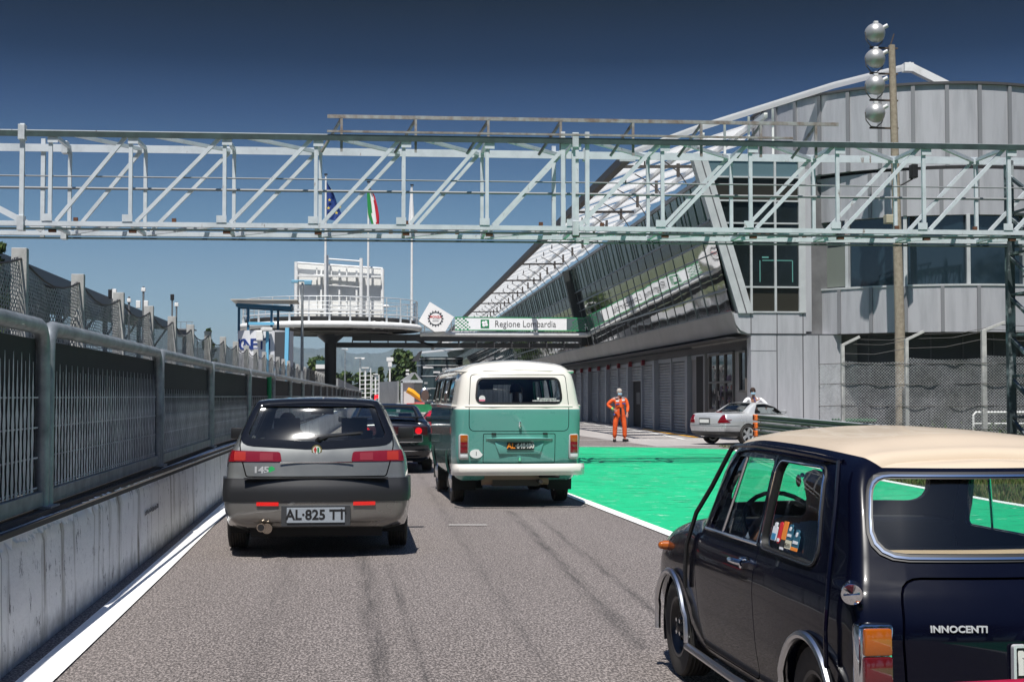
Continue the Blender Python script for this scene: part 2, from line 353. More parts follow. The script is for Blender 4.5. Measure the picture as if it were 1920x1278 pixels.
# ------------------------------------------------------------------ trees
def leaf_card(b, p, s, rnd, mi):
    a = Vector((rnd.uniform(-1, 1), rnd.uniform(-1, 1), rnd.uniform(-1, 1))).normalized(); c_ = a.orthogonal().normalized(); d = a.cross(c_)
    b.add([p - c_ * s, p + d * s * .6, p + c_ * s, p - d * s * .6], [(0, 1, 2, 3)], mi)
LEAF = [mat('leaf_dark', (.022, .045, .012), .8), mat('leaf_mid', (.045, .085, .018), .75), mat('leaf_light', (.09, .125, .03), .75)]
bark = dirty('bark', (.08, .06, .045), (.04, .03, .02), .95, 0, 8)
def tree(loc, h, cw, label, seed=1, n=1500, trunk=.3, leaf=.25, shape='round'):
    rnd = random.Random(seed); root = empty('tree', loc, 0, label, 'tree', 'trees around the circuit')
    tb = MB(); th = h * trunk; r0 = h * .028
    tb.tube([(0, 0, -.1), (r0 * .3, 0, th * .5), (0, r0 * .4, th), (0, 0, h * .8)], [r0 * 1.3, r0, r0 * .8, r0 * .25], 8)
    clumps = []
    for i in range(int(14 + h)):
        f = rnd.random(); a = rnd.random() * 6.28
        if shape == 'cone': rad = cw / 2 * (1 - f) ** .8 * rnd.uniform(.3, 1)
        else: rad = cw / 2 * math.sin(math.pi * min(.97, f * .85 + .12)) * rnd.uniform(.25, .95)
        c_ = Vector((math.cos(a) * rad, math.sin(a) * rad, th * .8 + f * (h - th * .8) * .93)); clumps.append((c_, rnd.uniform(.13, .26) * cw))
        if i % 2 == 0: tb.tube([(0, 0, max(th * .5, c_.z * .6)), c_ * .6 + Vector((0, 0, c_.z * .3)), c_], [r0 * .45, r0 * .25, r0 * .08], 5)
    tb.build('trunk', bark, root, smooth=40)
    cb = MB()
    for i in range(n):
        c_, r = clumps[rnd.randrange(len(clumps))]; d = Vector((rnd.gauss(0, 1), rnd.gauss(0, 1), rnd.gauss(0, 1))).normalized() * r * rnd.random() ** .4
        d.z *= .75; leaf_card(cb, c_ + d, leaf * rnd.uniform(.6, 1.3), rnd, rnd.choice((0, 0, 1, 1, 2)))
    cb.build('crown', LEAF, root, fixn=False)
    return root
def tree_px(px, pytop, Y, cwpx, label, seed, **k):
    p = at(px, pytop, Y); s = Y / F_PX; tree((p.x, Y, 0), p.z, cwpx * s, label, seed, **k)
tree_px(598, 668, 190, 62, 'bushy yellow-green tree left of the podium column', 2, n=1600, leaf=.42, trunk=.15)
tree_px(752, 652, 210, 62, 'tallest dark green tree beside the far glass building', 3, n=2600, leaf=.42, trunk=.12)
tree_px(780, 662, 214, 40, 'tree squeezed against the far glass building', 4, n=1200, leaf=.42, trunk=.12)
tree_px(714, 682, 215, 20, 'narrow dark cypress-like tree left of the tallest tree', 5, n=900, leaf=.35, trunk=.08, shape='cone')
tree_px(736, 690, 220, 34, 'low tree under the tallest tree in the distance', 15, n=900, leaf=.4, trunk=.08)
for i, (px, py, w_, lb) in enumerate(((648, 692, 34, 'low dark tree right behind the podium column'), (672, 694, 34, 'low dark tree second to the right of the podium column'), (694, 698, 26, 'small dark tree left of the white scaffold tower'), (632, 700, 30, 'low tree hidden at the podium column foot'))):
    tree_px(px, py, 260 + i * 3, w_, lb, 20 + i, n=700, leaf=.55, trunk=.05)
tree_px(391, 613, 120, 26, 'small round tree rising above the trackside fence', 6, n=1200, leaf=.2, trunk=.5)
tree_px(-6, 436, 60, 62, 'dark evergreen at the left edge behind the fence', 7, n=2600, leaf=.2, trunk=.2)
for i, (x, y, h) in enumerate(((7, -30, 19), (14, -36, 22), (23, -28, 18), (31, -38, 23), (42, -34, 20), (-24, -50, 15), (-1.5, -62, 17), (55, -30, 19))):
    tree((x, y, 0), h, h * .62, 'tall leafy tree standing behind the photographer', 40 + i, n=1800, leaf=.4)
# ================================================================== PIT WALL WITH GUARD PANELS
def wallx(y): return -1.80 if y < 20.5 else -1.80 + (y - 20.5) * .0265
wm = mat('pit_wall_paint', (.5, .5, .5), .75); t = NT(wm)
c = t.mix(t.ramp(t.noise(t.mapping((1, .35, 1), 'World'), 1.1, 5), [(.3, 0.), (.75, 1.)]), (.92, .92, .91), (.72, .72, .72))
c = t.mix(t.ramp(t.noise(t.mapping((1, 1.6, .20), 'World'), 2.3, 5, .65), [(.55, 0.), (.68, .85)]), c, (.20, .185, .15))
c = t.mix(t.ramp(t.noise(t.mapping((1, 2.2, .9), 'World'), 4.5, 6, .8), [(.60, 0.), (.64, .95)]), c, (.05, .05, .052))
c = t.mix(t.ramp(t.noise(t.mapping((1, .8, .55), 'World', loc=(2, 5, 3)), 9, 5, .8), [(.61, 0.), (.65, 1.)]), c, t.mix(t.ramp(t.noise(t.mapping((1, 1, 1), 'World'), 1.4, 3), [(.45, 0.), (.60, 1.)]), (.60, .60, .61), (.035, .035, .037)))
c = t.mix(t.ramp(t.noise(t.mapping((1, .5, 1), 'World', loc=(0, 9, 0)), 2.0, 6, .8), [(.61, 0.), (.66, 1.)]), c, (.74, .74, .74))
zz = t.sep(t.mapping((1, 1, 1), 'World'))[2]
c = t.mix(t.ramp(t.math('ADD', zz, t.math('MULTIPLY', t.noise(t.mapping((1, 2, 2), 'World'), 4, 4), .35)), [(.17, .55), (.34, 0.)]), c, (.12, .115, .10))
seamy = t.math('LESS_THAN', t.math('ABSOLUTE', t.math('SUBTRACT', t.math('FRACT', t.math('MULTIPLY', t.sep(t.mapping((1, 1, 1), 'World'))[1], 1 / 3.1)), .5)), .003)
c = t.mix(t.math('MULTIPLY', seamy, .5), c, (.05, .05, .05))
t.col(c); t.bump(t.noise(t.mapping((1, 1, 1), 'World'), 14, 6, .7), .5, .02)
wb = MB(); ys = [-6 + i * .5 for i in range(0, 54)] + [20.5 + i * 2 for i in range(1, 90)]
prof_w = [(0, -.05), (.0, .10), (-.012, .60), (-.03, .69), (-.06, .712), (-.34, .712), (-.36, .68), (-.38, -.05)]
vs = []; fs = []
for y in ys:
    for i, (dx, z) in enumerate(prof_w):
        j = noise.noise(Vector((y * 2.3, i * .7, 0))) * (.012 if 0 < i < 6 else .004)
        vs.append((wallx(y) + dx + j, y, z + j * .6))
n = len(prof_w)
for i in range(len(ys) - 1):
    for k in range(n - 1): fs.append((i * n + k, (i + 1) * n + k, (i + 1) * n + k + 1, i * n + k + 1))
fs.append(tuple(range(n))); fs.append(tuple((len(ys) - 1) * n + k for k in range(n - 1, -1, -1)))
wb.add(vs, fs); wo_ = wb.build('pit_wall', wm, smooth=50); tag(wo_, 'long low white concrete pit wall stained black, under the guard panels', 'wall')
# ragged cracked paint lip along the top edge
lb = MB(); rnd = random.Random(11)
for i in range(240):
    y = 5 + rnd.random() * 18; s = rnd.random()
    if y > 9.6 and rnd.random() < .75: continue
    x = wallx(y); lb.add([(x + .014, y, .645 + s * .04), (x + .014, y + .05 + s * .07, .64 + s * .04), (x + .006, y + .09, .712), (x - .06 * s, y + .05, .728), (x - .04, y - .03, .724)], [(0, 1, 2, 3, 4)], 0)
lb.build('flaking_paint', mat('paint_flake', (.90, .90, .90), .8), wo_)
lb = MB(); rnd = random.Random(21)
for i in range(16): lb.box((-1.797, 13.0 + i * .055, .42 + rnd.uniform(-.006, .006)), (.004, rnd.uniform(.02, .042), rnd.uniform(.02, .045)))
lb.build('faded_stencil', mat('faded_ink', (.16, .16, .17), .8), wo_)
bb = MB()
for k in range(2): bb.box((-1.93 - k * .14, 28, .735), (.03, 60, .03))
for i in range(700): bb.box((-2.0, 2 + i * .075, .733), (.19, .018, .026), 0)
for v in range(len(bb.v)):
    x, y, z = bb.v[v]; bb.v[v] = (x + wallx(y) + 1.80, y, z)
bb.build('drain_grating', mat('grating', (.05, .045, .04), .8), wo_)

backing_m = dirty('backing_dark', (.014, .015, .017), (.009, .010, .011), .75, 0, 5)
frame_m = dirty('panel_frame_steel', (.36, .39, .41), (.17, .19, .20), .45, .5, 5)
infill_m = dirty('panel_mesh_steel', (.70, .71, .72), (.38, .39, .41), .5, .15, 2.5)
def guard_panel(y0, y1, label, fine, topf=.5):
    root = empty('guard_panel', (0, 0, 0), 0, label, 'guard panel', 'guard panels along the pit wall')
    x = lambda y: wallx(y) - .15
    root.location = (x(y0), y0, .74); ang = math.atan2(-(x(y1) - x(y0)), y1 - y0); root.rotation_euler = (0, 0, ang)
    L = y1 - y0 - .03; Ht = 1.16; r = .052; rc = .16
    fb = MB(); pts = [(0, .055, 0)]
    for k in range(6): a = R(90 * k / 5); pts.append((0, .055 + rc - rc * math.cos(a), Ht - rc + rc * math.sin(a)))
    for k in range(6): a = R(90 * k / 5); pts.append((0, L - .055 - rc + rc * math.sin(a), Ht - rc + rc * math.cos(a)))
    pts.append((0, L - .055, 0)); fb.tube(pts, r, 12 if fine else 8)
    fb.bar((0, 0.06, .07), (0, L - .06, .07), .05, .09); fb.box((0, .055, .01), (.16, .14, .02)); fb.box((0, L - .055, .01), (.16, .14, .02))
    fb.build('frame', frame_m, root, smooth=40)
    ib = MB(); step = .105 if fine else .21; ns = int((L - .3) / step); zs = 5 if fine else 3; zt_ = Ht * topf; rr = random.Random(int(y0 * 7))
    for i in range(ns):
        yy = .17 + i * step; top = zt_ + (.03 if i % 2 else -.02); pts = [(0, yy, .12 + (top - .12) * k / (zs * 2)) for k in range(zs * 2 + 1)]; wdt = step * (.31 if fine else .27); tw = .0
        for k in range(len(pts) - 1):
            a = Vector(pts[k]); b2 = Vector(pts[k + 1]); ox = Vector((wdt * tw, wdt, 0)); th = Vector((-.002, .001, 0)); fd = 1 - .9 * max(0, (k - zs * 1.2) / (zs * .8)); fe = 1 - .9 * max(0, (k + 1 - zs * 1.2) / (zs * .8)); ww = (.62 if (k + i) % 2 else 1.12) * fd; w2 = (1.12 if (k + i) % 2 else .62) * fe
            ib.add([a - ox * ww, a + ox * ww, b2 + ox * w2, b2 - ox * w2, a - ox * ww + th, a + ox * ww + th, b2 + ox * w2 + th, b2 - ox * w2 + th], [(0, 1, 2, 3), (7, 6, 5, 4), (0, 4, 5, 1), (3, 2, 6, 7), (0, 3, 7, 4), (1, 5, 6, 2)])
    for k in range(4): ib.bar((-.012, .12, .14 + .19 * k), (-.012, L - .12, .14 + .19 * k), .010, .010)
    ib.build('mesh_infill', infill_m, root, fixn=False)
    cb = MB(); cb.box((-.035, L / 2, .12 + (Ht - .2) / 2), (.010, L - .20, Ht - .2)); cb.build('dark_backing', backing_m, root)  # added dark sheet behind the mesh, darkens the gaps and the strandless top
ys_p = [-1.6, 3.9, 9.45, 14.95, 20.45, 26.0, 31.5, 37, 42.5, 48, 53.5, 59, 64.5, 70, 75.5, 81, 86.5, 92, 100, 110, 122, 136]
ordn = ['nearest', 'second nearest', 'third nearest', 'fourth nearest', 'fifth nearest', 'sixth nearest', 'seventh nearest', 'eighth nearest', 'ninth nearest']
for i in range(1, len(ys_p) - 1):
    lb_ = ('grey steel mesh guard panel on the pit wall, %s along the lane' % ordn[i - 1]) if i <= 9 else 'tiny far guard panel on the pit wall beyond the grey hatchback'
    guard_panel(ys_p[i], ys_p[i + 1], lb_, i < 5, (.5, .82, .78, .66, .58)[min(i, 4)])
b = MB()
b.tube([(0, 0, 0), (0, 0, .75)], .055, 12); b.build('marker_post', green_p, None, smooth=40, loc=(wallx(30.5) - .15, 30.4, 1.12)); tag(bpy.context.scene.objects['marker_post'], 'short bright green post on the guard panel rail below the blue ladder', 'post')

# trackside debris fence: concrete posts with chain link between
def chain_mat(name, cellx=.06, wire=.14, colr=(.38, .40, .42), sag=0.0):
    m = mat(name, colr, .5, .4); t = NT(m); uv = t.sep(t.tc.outputs['UV'])
    a = t.math('ABSOLUTE', t.math('SUBTRACT', t.math('FRACT', t.math('MULTIPLY', t.math('ADD', uv[0], uv[1]), 1 / cellx)), .5))
    b_ = t.math('ABSOLUTE', t.math('SUBTRACT', t.math('FRACT', t.math('MULTIPLY', t.math('SUBTRACT', uv[0], uv[1]), 1 / cellx)), .5))
    k = t.math('MAXIMUM', t.math('LESS_THAN', a, wire / 2), t.math('LESS_THAN', b_, wire / 2))
    t.l.new(k, t.b.inputs['Alpha']); t.rough(t.ramp(t.noise(t.mapping(), 9, 4), [(.3, .3), (.7, .6)]))
    t.col(t.mix(t.ramp(t.noise(t.mapping((1, 1, 1)), 9, 5), [(.4, 0.), (.6, .6)]), colr, (.20, .21, .22)))
    return m
def net(name, pa, pb, z0, z1, m, parent=None, bulge=.05, sag=.06, nu=14, nv=8, seed=0):
    pa = Vector(pa); pb = Vector(pb); L = (pb - pa).length; n = Vector((-(pb - pa).y, (pb - pa).x)).normalized(); vs = []; uvs = []; fs = []
    for j in range(nv + 1):
        for i in range(nu + 1):
            f = i / nu; g = j / nv; q = pa.lerp(pb, f); bl = bulge * noise.noise(Vector((f * 4 + seed * 3.3, g * 4, seed))) * (1 if 0 < i < nu else .1)
            z = z0 + (z1 - z0) * g - sag * math.sin(math.pi * f) * g + .02 * noise.noise(Vector((f * 6, g * 3, seed + 5)))
            vs.append((q.x + n.x * bl, q.y + n.y * bl, z)); uvs.append((f * L, z))
    for j in range(nv):
        for i in range(nu): fs.append((j * (nu + 1) + i, j * (nu + 1) + i + 1, (j + 1) * (nu + 1) + i + 1, (j + 1) * (nu + 1) + i))
    me = bpy.data.meshes.new(name); me.from_pydata(vs, [], fs); me.materials.append(m); ul = me.uv_layers.new(name='UVMap')
    for lp in me.loops: ul.data[lp.index].uv = uvs[lp.vertex_index]
    for p in me.polygons: p.use_smooth = True
    o = bpy.data.objects.new(name, me); link(o, parent); return o
chain_l = chain_mat('chain_link_track', .075, .46, (.26, .28, .31)); chain_r = chain_mat('chain_link_paddock', .09, .17, (.55, .57, .58))
postc = dirty('concrete_post', (.46, .46, .45), (.30, .30, .29), .9, 0, 7, bump=.3, bscale=40)
fr = empty('track_fence', (-3.2, 2, 0), 0, 'tall chain link trackside fence with pale tapered posts behind the pit wall', 'fence')
def loc(o, parent):  # keep world position when parented
    o.matrix_parent_inverse = Matrix.Translation(parent.location).inverted() if parent else Matrix()
def fx(y): return -3.2 if y < 30 else -3.2 + (y - 30) * .024
y = 5.3; k = 0
ftop = lambda y: 2.9
while y < 110:
    pb_ = MB(); pb_.box((0, 0, 1.45), (.17, .115, 2.9), 0, taper=.86); o = pb_.build('fence_post', postc, fr, loc=(fx(y), y, 0), bevel=.006); loc(o, fr)
    o = net('chain_link', (fx(y), y, 0), (fx(y + 3), y + 3, 0), .75, 2.82, chain_l, fr, .10, .20, seed=k); loc(o, fr)
    y += 3.0; k += 1
b = MB(); b.tube([(fx(q) + .02, q, 2.80 - .16 * abs(math.sin((q - 5.3) / 3 * math.pi))) for q in [5.3 + .5 * i for i in range(200)]], .012, 5)
b.tube([(fx(q) + .02, q, 1.9) for q in [5.3 + 3 * i for i in range(33)]], .008, 5); o = b.build('cable', black, fr); loc(o, fr)
b = MB(); b.box((-3.35, 40, .42), (.25, 110, .84)); tag(b.build('track_barrier_wall', dirty('track_wall', (.40, .40, .40), (.25, .25, .25), .9, 0, 2)), 'low concrete barrier under the trackside chain link fence', 'wall')

# covered grandstand across the track
def grandstand():
    root = empty('grandstand', (-18, 60, 0), 0, 'long dark roofed grandstand on the far side of the track', 'grandstand')
    def put(o): loc(o, root); return o
    b = MB(); b.prism([(-26, 9.2), (-15.6, 7.9), (-15.6, 7.2), (-26, 8.6)], 'y', 12, 128); put(b.build('roof', mat('stand_roof', (.055, .070, .085), .5), root))
    b = MB()
    for i in range(10): b.box((-16.5 - i * .9, 70, .6 + i * .28), (.9, 116, 1.2 + i * .56))
    put(b.build('terrace', dirty('stand_terrace', (.10, .10, .10), (.05, .05, .05), .9, 0, .6), root))
    b = MB(); b.box((-26.2, 70, 4.3), (.3, 116, 8.6)); put(b.build('back_wall', mat('stand_back', (.035, .037, .04), .8), root))
    for i in range(15):
        b = MB(); b.box((-17, 14 + i * 8, 3.7), (.3, .3, 7.4)); b.bar((-17, 14 + i * 8, 5.5), (-15.8, 14 + i * 8, 7.3), .15); put(b.build('column', mat('stand_column', (.10, .11, .12), .6), root))
    rr = random.Random(4); b = MB()
    for i in range(130):
        y = rr.uniform(20, 126); r_ = rr.randrange(9); b.box((-16.6 - r_ * .9, y, 1.45 + r_ * .56 + .25), (.45, rr.uniform(.4, 3.5), .35), rr.randrange(3))
    put(b.build('seating', [mat('seat_grey', (.28, .29, .30), .6), mat('seat_white', (.55, .55, .55), .6), mat('seat_dark', (.06, .07, .09), .6)], root))
grandstand()
def antenna(px, pyt, pyb, Y, kind, label):
    a = at(px, pyt, Y); z0 = at(px, pyb, Y).z; s = Y / F_PX; root = empty('antenna_mast', (a.x, Y, z0 - 2), 0, label, 'antenna mast', 'antenna masts on the grandstand roof')
    b = MB(); H_ = a.z - z0 + 2; b.cyl((0, 0, 0), (0, 0, H_), .07, 8); b.build('mast', mat('mast_grey', (.14, .15, .16), .6), root)
    for (dz, wd, h, dx) in kind:
        b = MB(); b.box((dx * s, 0, H_ - dz * s), (wd * s, .25, h * s)); b.build('antenna_panel', [white_p, black][1 if wd < 7 and h > 8 else 0] if wd != 6.5 else black, root, bevel=.03)
antenna(211, 541, 560, 95, [(10, 6, 17, -4.5), (10, 7.2, 18, 3.5)], 'leftmost roof antenna with two white upright panels')
antenna(242, 556, 580, 97, [(7, 6.9, 7, 0)], 'small boxy roof antenna partly behind a fence post')
antenna(269, 537, 590, 100, [(6, 7.5, 7, 0), (33, 8, 14, -9), (33, 7.5, 14, 5)], 'tallest lattice roof antenna with stacked white panels')
antenna(323, 552, 625, 118, [(5, 6.5, 11, 0)], 'thin roof mast with a black cylinder on top')
antenna(331, 566, 625, 119, [(5, 7, 7, 0)], 'short white-topped mast right of the black-topped one')
p = at(347, 612, 124); b = MB(); b.box((0, 0, 0), (1.3, 2, .5)); b.box((0, 0, .32), (1.7, 2.4, .10)); 
for i in range(4): b.bar((-.7 + i * .46, -1, .35), (-.7 + i * .46, -1, .95), .04)
b.bar((-.8, -1, .95), (.8, -1, .95), .04); b.bar((0, 0, -7), (0, 0, -.2), .4)
tag(b.build('lookout_platform', mat('platform_grey', (.22, .23, .25), .6), None, loc=(p.x, 124, p.z - .6)), 'small grey lookout platform above the fence right of the masts', 'platform')

# ================================================================== GANTRY
def gantry():
    K = 29.0 / 34.3; A = Vector((-7.108, 34.3)) * K; B = Vector((16.75, 33.55)) * K; d = (B - A).normalized(); ang = math.atan2(d.y, d.x)
    root = empty('gantry', (A.x, A.y, 0), ang, 'pale grey-green lattice steel gantry spanning the pit lane overhead', 'gantry')
    L = (B - A).length; zt, zb, D = EYE + 6.18 * K, EYE + 4.04 * K, 2.0 * K
    def s_of(px, py=420, z=None):
        g = gnd(px, py, zb if z is None else EYE + (z - EYE) * K); return (Vector((g.x, g.y)) - A).dot(d)
    front = [s_of(58), s_of(95), s_of(243), s_of(418), s_of(590), s_of(757), s_of(917), s_of(1075), s_of(1095)] ; st = 2.18 * K
    nodes = [front[1]]
    for px in (243, 418, 590, 757, 917): nodes.append(s_of(px))
    nodes.append(s_of(1085)); x = nodes[-1]
    while x + st < L + 2: x += st; nodes.append(x)
    x0 = nodes[0] - .55
    b = MB()
    for yy in (0, D):
        for z in (zt, zb):
            b.bar((-9, yy, z), (L + 3, yy, z), .10, .095 if z == zb else .11, 0)
    b.bar((-9, D - .07, zt - .02), (L + 3, D - .07, zt - .02), .02, .16, 0)
    b.build('chord', truss_paint, root)
    b = MB(); b.bar((-9, -.085, zt - .035), (L + 3, -.085, zt - .015), .02, .115); b.bar((-9, 0, zb - .10), (L + 3, 0, zb - .10), .13, .03); b.bar((-9, D, zb - .10), (L + 3, D, zb - .10), .13, .03); b.build('flange', truss_green, root)
    b = MB()
    for i, s in enumerate(nodes):
        for yy in (0, D): b.bar((s, yy, zb), (s, yy, zt), .072, .072)
        b.bar((s, 0, zt), (s, D, zt), .07, .07); b.bar((s, 0, zb), (s, D, zb), .07, .07)
        if i + 1 < len(nodes):
            e = nodes[i + 1]
            for yy in (0, D): b.bar((s + .12, yy, zb + .05), (e - .10, yy, zt - .05), .072, .072, 0, up=(0, 1, 0))
            b.bar((s + .4, 0, zt - .02), (e - .05, D, zt - .02), .07, .07); b.bar((s + .05, D, zb), (e - .1, 0, zb), .07, .07)
    for s in (x0, nodes[6] + .28, nodes[6] - .22):
        for yy in (0, D): b.bar((s, yy, zb - .1), (s, yy, zt + .18), .085, .085)
    s = x0 - 2.6
    for yy in (0, D):
        b.bar((x0, yy, zb + .05), (s, yy, zt - .4), .10, .10, 0, up=(0, 1, 0)); b.bar((s, yy, zb), (s, yy, zt), .1, .1)
    b.build('web_bracing', truss_paint, root)
    b = MB(); b.cyl((-9, .04, 5.831), (L + 3, .04, 5.831), .016, 6); b.cyl((-9, D - .04, 5.823), (L + 3, D - .04, 5.823), .03, 6); b.build('handrail', mat('rail_dull', (.20, .21, .22), .6), root)
    # couplings and splice plates
    for s in (x0, nodes[6] + .03):
        b = MB()
        for z in (zt, zb): b.box((s, -.02, z), (.13, .20, .30)); b.box((s + .45, D, z), (.12, .20, .26))
        build_each(b, 'splice_plate', galv_light, root, bevel=.006)
    b = MB()
    for s in nodes:
        for z, dz in ((zt, -.13), (zb, .12)): b.box((s + .05 * (1 if dz < 0 else -1), -.062, z + dz), (.20, .008, .14))
    build_each(b, 'gusset_plate', truss_paint, root)
    b = MB(); rr = random.Random(2)
    for i in range(26): s = rr.uniform(-6, L); b.box((s, rr.choice((0, D)), zb + .09), (.08, .08, .07), 0)
    for i in range(14): s = nodes[i % len(nodes)]; b.box((s + .05, 0, zb - .13), (.14, .10, .08), 0)
    build_each(b, 'bolt_head', rust, root)
    # top cable rail frame
    sa, sb = s_of(612, 210, 8.15) , s_of(1585, 225, 8.15); b = MB(); b.bar((sa, 0, 7.108), (sb, 0, 7.108), .05, .07); b.bar((sa, -.1, 6.787), (sb - 1, -.1, 6.787), .05, .04)
    for px in (640, 780, 918, 1057, 1197, 1330, 1447, 1556):
        s = s_of(px, 215, 8.15); b.bar((s, 0, 6.398), (s, 0, 7.091), .05, .05); b.bar((s - .42, .35, 6.440), (s, 0, 7.074), .05, .04, 0)
    b.build('cable_rail', dirty('rail_rusty', (.34, .35, .35), (.16, .10, .07), .6, .2, 5), root)
    # support towers
    for s, nm in ((L + .35, 1), (-9.2, 0)):
        b = MB()
        for dx in (0, .85):
            for yy in (0, D): b.bar((s + dx, yy, 0), (s + dx, yy, zt), .16, .16)
        for i in range(7):
            z = .1 + i * .90
            for yy in (0, D): b.bar((s, yy, z), (s + .85, yy, z), .05, .05, 0, up=(0, 1, 0))
            b.bar((s, 0, z), (s, D, z + .85), .07, .07); b.bar((s, 0, z), (s, D, z), .05)
        b.build('support_tower', dirty('tower_paint', (.035, .05, .055), (.30, .33, .34), .55, 0, 2.2, lo=.5, hi=.62), root)
        if nm:
            b = MB(); b.box((s - .1, -.2, 4.411), (.42, .3, .30), 0); b.add([(s - .45, -.35, 3.988), (s + .1, -.35, 4.047), (s + .1, .1, 4.047), (s - .45, .1, 3.988), (s - .45, -.35, 3.946), (s + .1, -.35, 4.005), (s + .1, .1, 4.005), (s - .45, .1, 3.946)], [(0, 1, 2, 3), (7, 6, 5, 4), (0, 4, 5, 1), (1, 5, 6, 2), (2, 6, 7, 3), (3, 7, 4, 0)]); b.build('loudspeaker', black, root)
gantry()

# ================================================================== FLOODLIGHT POLE
def pole():
    base = at(1690, 790, 41.5); X = base.x; root = empty('floodlight_pole', (X, 41.5, 0), 0, 'tall slim concrete pole with side brackets beside the chain link fence', 'pole')
    b = MB(); top = at(1672, 85, 41.5); b.tube([(0, 0, 0), (-.02, 0, 4), (top.x - X, 0, top.z)], [.175, .15, .10], 14)
    b.build('shaft', dirty('pole_concrete', (.36, .31, .24), (.22, .185, .14), .95, 0, 9, bump=.5, bscale=30), root, smooth=40)
    lens = at(1690, 610, 41.5)
    b = MB(); b.box((-.33, -.12, at(1668, 412, 41.5).z), (.34, .28, .26)); b.build('junction_box', mat('beige_box', (.42, .38, .28), .6), root, bevel=.02)
    b = MB(); b.box((.45, -.05, at(1715, 322, 41.5).z), (.18, .3, .42)); b.bar((0, 0, at(1715, 350, 41.5).z), (.45, 0, at(1715, 335, 41.5).z), .05); b.build('loudspeaker', black, root, bevel=.02)
    for i, (py, lab) in enumerate(((62, 'topmost silver round floodlight on the concrete pole'), (110, 'second floodlight from the top of the concrete pole'), (160, 'third floodlight from the top of the concrete pole'), (212, 'lowest silver round floodlight on the concrete pole'))):
        p = at(1641, py, 41.3); bk = MB(); zb_ = at(1641, py + 28, 41.5).z
        bk.bar((p.x - X - .1, 0, zb_), (0, 0, zb_), .06, .05); bk.bar((-.25, 0, zb_), (-.1, 0, zb_ + .45), .03)
        bk.build('bracket', dirty('bracket_rust', (.10, .07, .05), (.05, .035, .03), .8, 0, 9), root)
        fl = empty('floodlight', (p.x, 41.3, p.z), 0, lab, 'floodlight', 'round floodlights on the concrete pole')
        h = MB(); r = .30; prof_ = [(.001, -.30), (.12, -.29), (.22, -.22), (.29, -.08), (.31, .02), (.31, .06), (.29, .06)]
        M = Matrix.Rotation(R(68), 4, 'X') @ Matrix.Rotation(0, 4, 'Z'); h.lathe([(a_, -b_) for a_, b_ in prof_], 24, 0, M); h.build('housing', mat('lamp_alu', (.46, .46, .45), .42, .55), fl, smooth=50)
        h = MB(); h.lathe([(.001, -.05), (.15, -.08), (.29, -.055)], 24, 0, M); h.build('lens', mat('lamp_lens', (.03, .03, .035), .1), fl, smooth=50)
        h = MB(); h.cyl((.18, -.12, .12), (.33, -.18, .20), .06, 10); h.box((-.02, -.1, .30), (.12, .12, .06)); build_each(h, 'socket', mat('lamp_socket', (.66, .66, .66), .4), fl, smooth=40)
        h = MB(); h.tube([(-.31, 0, .02), (-.28, .02, -.22), (-.12, .05, -.40), (.05, .05, -.42), (.22, .04, -.28), (.31, 0, .02)], .018, 6); h.build('yoke', mat('yoke', (.12, .10, .09), .6), fl)
pole()

# ================================================================== PIT BUILDING
BA = R(1.396); U0 = 45.09
bld = empty('pit_building', (0, 0, 0), -BA, 'long grey pit building with leaning mirror glass facade, white louvre roof and curved end', 'building')
# local axes: x = across (to the right), y = along the lane
panel_m = mat('cladding', (.3, .3, .3), .5); t = NT(panel_m)
c = t.mix(t.ramp(t.noise(t.mapping((2.2, 2.2, .25)), 1.6, 6, .65), [(.42, 0.), (.78, 1.)]), (.48, .485, .515), (.34, .345, .37)); t.col(c)
t.b.inputs['Metallic'].default_value = .25
seam_w = mat('cladding_batten', (.24, .245, .26), .5, .2)
seam = mat('cladding_seam', (.09, .09, .10), .7); dkgrey = mat('dark_soffit', (.065, .065, .07), .6); white_f = dirty('white_fin', (.58, .60, .61), (.46, .48, .49), .45, .2, 2)
gar_m = dirty('garage_grey', (.18, .18, .185), (.11, .11, .115), .55, .2, 1.5)
mir = mat('mirror_glazing', (.34, .345, .35), .03, 1.0); t = NT(mir)
t.bump(t.noise(t.mapping((1, .7, 1)), .62, 2, .4), .16, .05); t.col(t.mix(t.ramp(t.noise(t.mapping((.2, 1 / 6.8 * 5, .2)), .8, 2), [(.4, 0.), (.6, 1.)]), (.66, .67, .67), (.50, .51, .51)))
dwin = mat('dark_window', (.010, .014, .015), .06, 0, 0, .6); bluewin = mat('blue_window', (.012, .024, .034), .04, 0, 0, 1.0)
sky_win = mat('pale_window', (.10, .16, .18), .08, 0, 0, 1.0); brownwin = mat('brown_panel', (.030, .028, .022), .25)
UE = 232.0
def fv(z): return 11.2 - .2376 * (z - 4.15)          # leaning facade: across position at height z
# main body + soffit
b = MB(); b.prism([(12.05, -.1), (12.05, 3.44), (11.45, 3.50), (11.22, 4.10), (fv(8.5) + .25, 8.45), (16, 8.45), (16, -.1)], 'y', U0 + .35, UE); b.build('core', gar_m, bld)
b = MB()
b.prism([(11.36, 3.56), (11.17, 4.17), (11.27, 4.17), (11.46, 3.60)], 'y', U0 + .01, UE, 0); b.prism([(11.80, 3.42), (11.38, 3.50), (11.36, 3.56), (11.5, 3.58), (12.0, 3.5)], 'y', U0 + .01, UE, 0)
o = b.build('fascia', dirty('fascia', (.36, .355, .35), (.25, .245, .24), .4, .3, .5), bld)
b = MB(); b.box((11.40, (U0 + UE) / 2, 3.35), (.75, UE - U0 - .4, .02), 0); b.box((11.95, (U0 + UE) / 2, 3.12), (.20, UE - U0 - .1, .34)); b.build('soffit', dkgrey, bld)
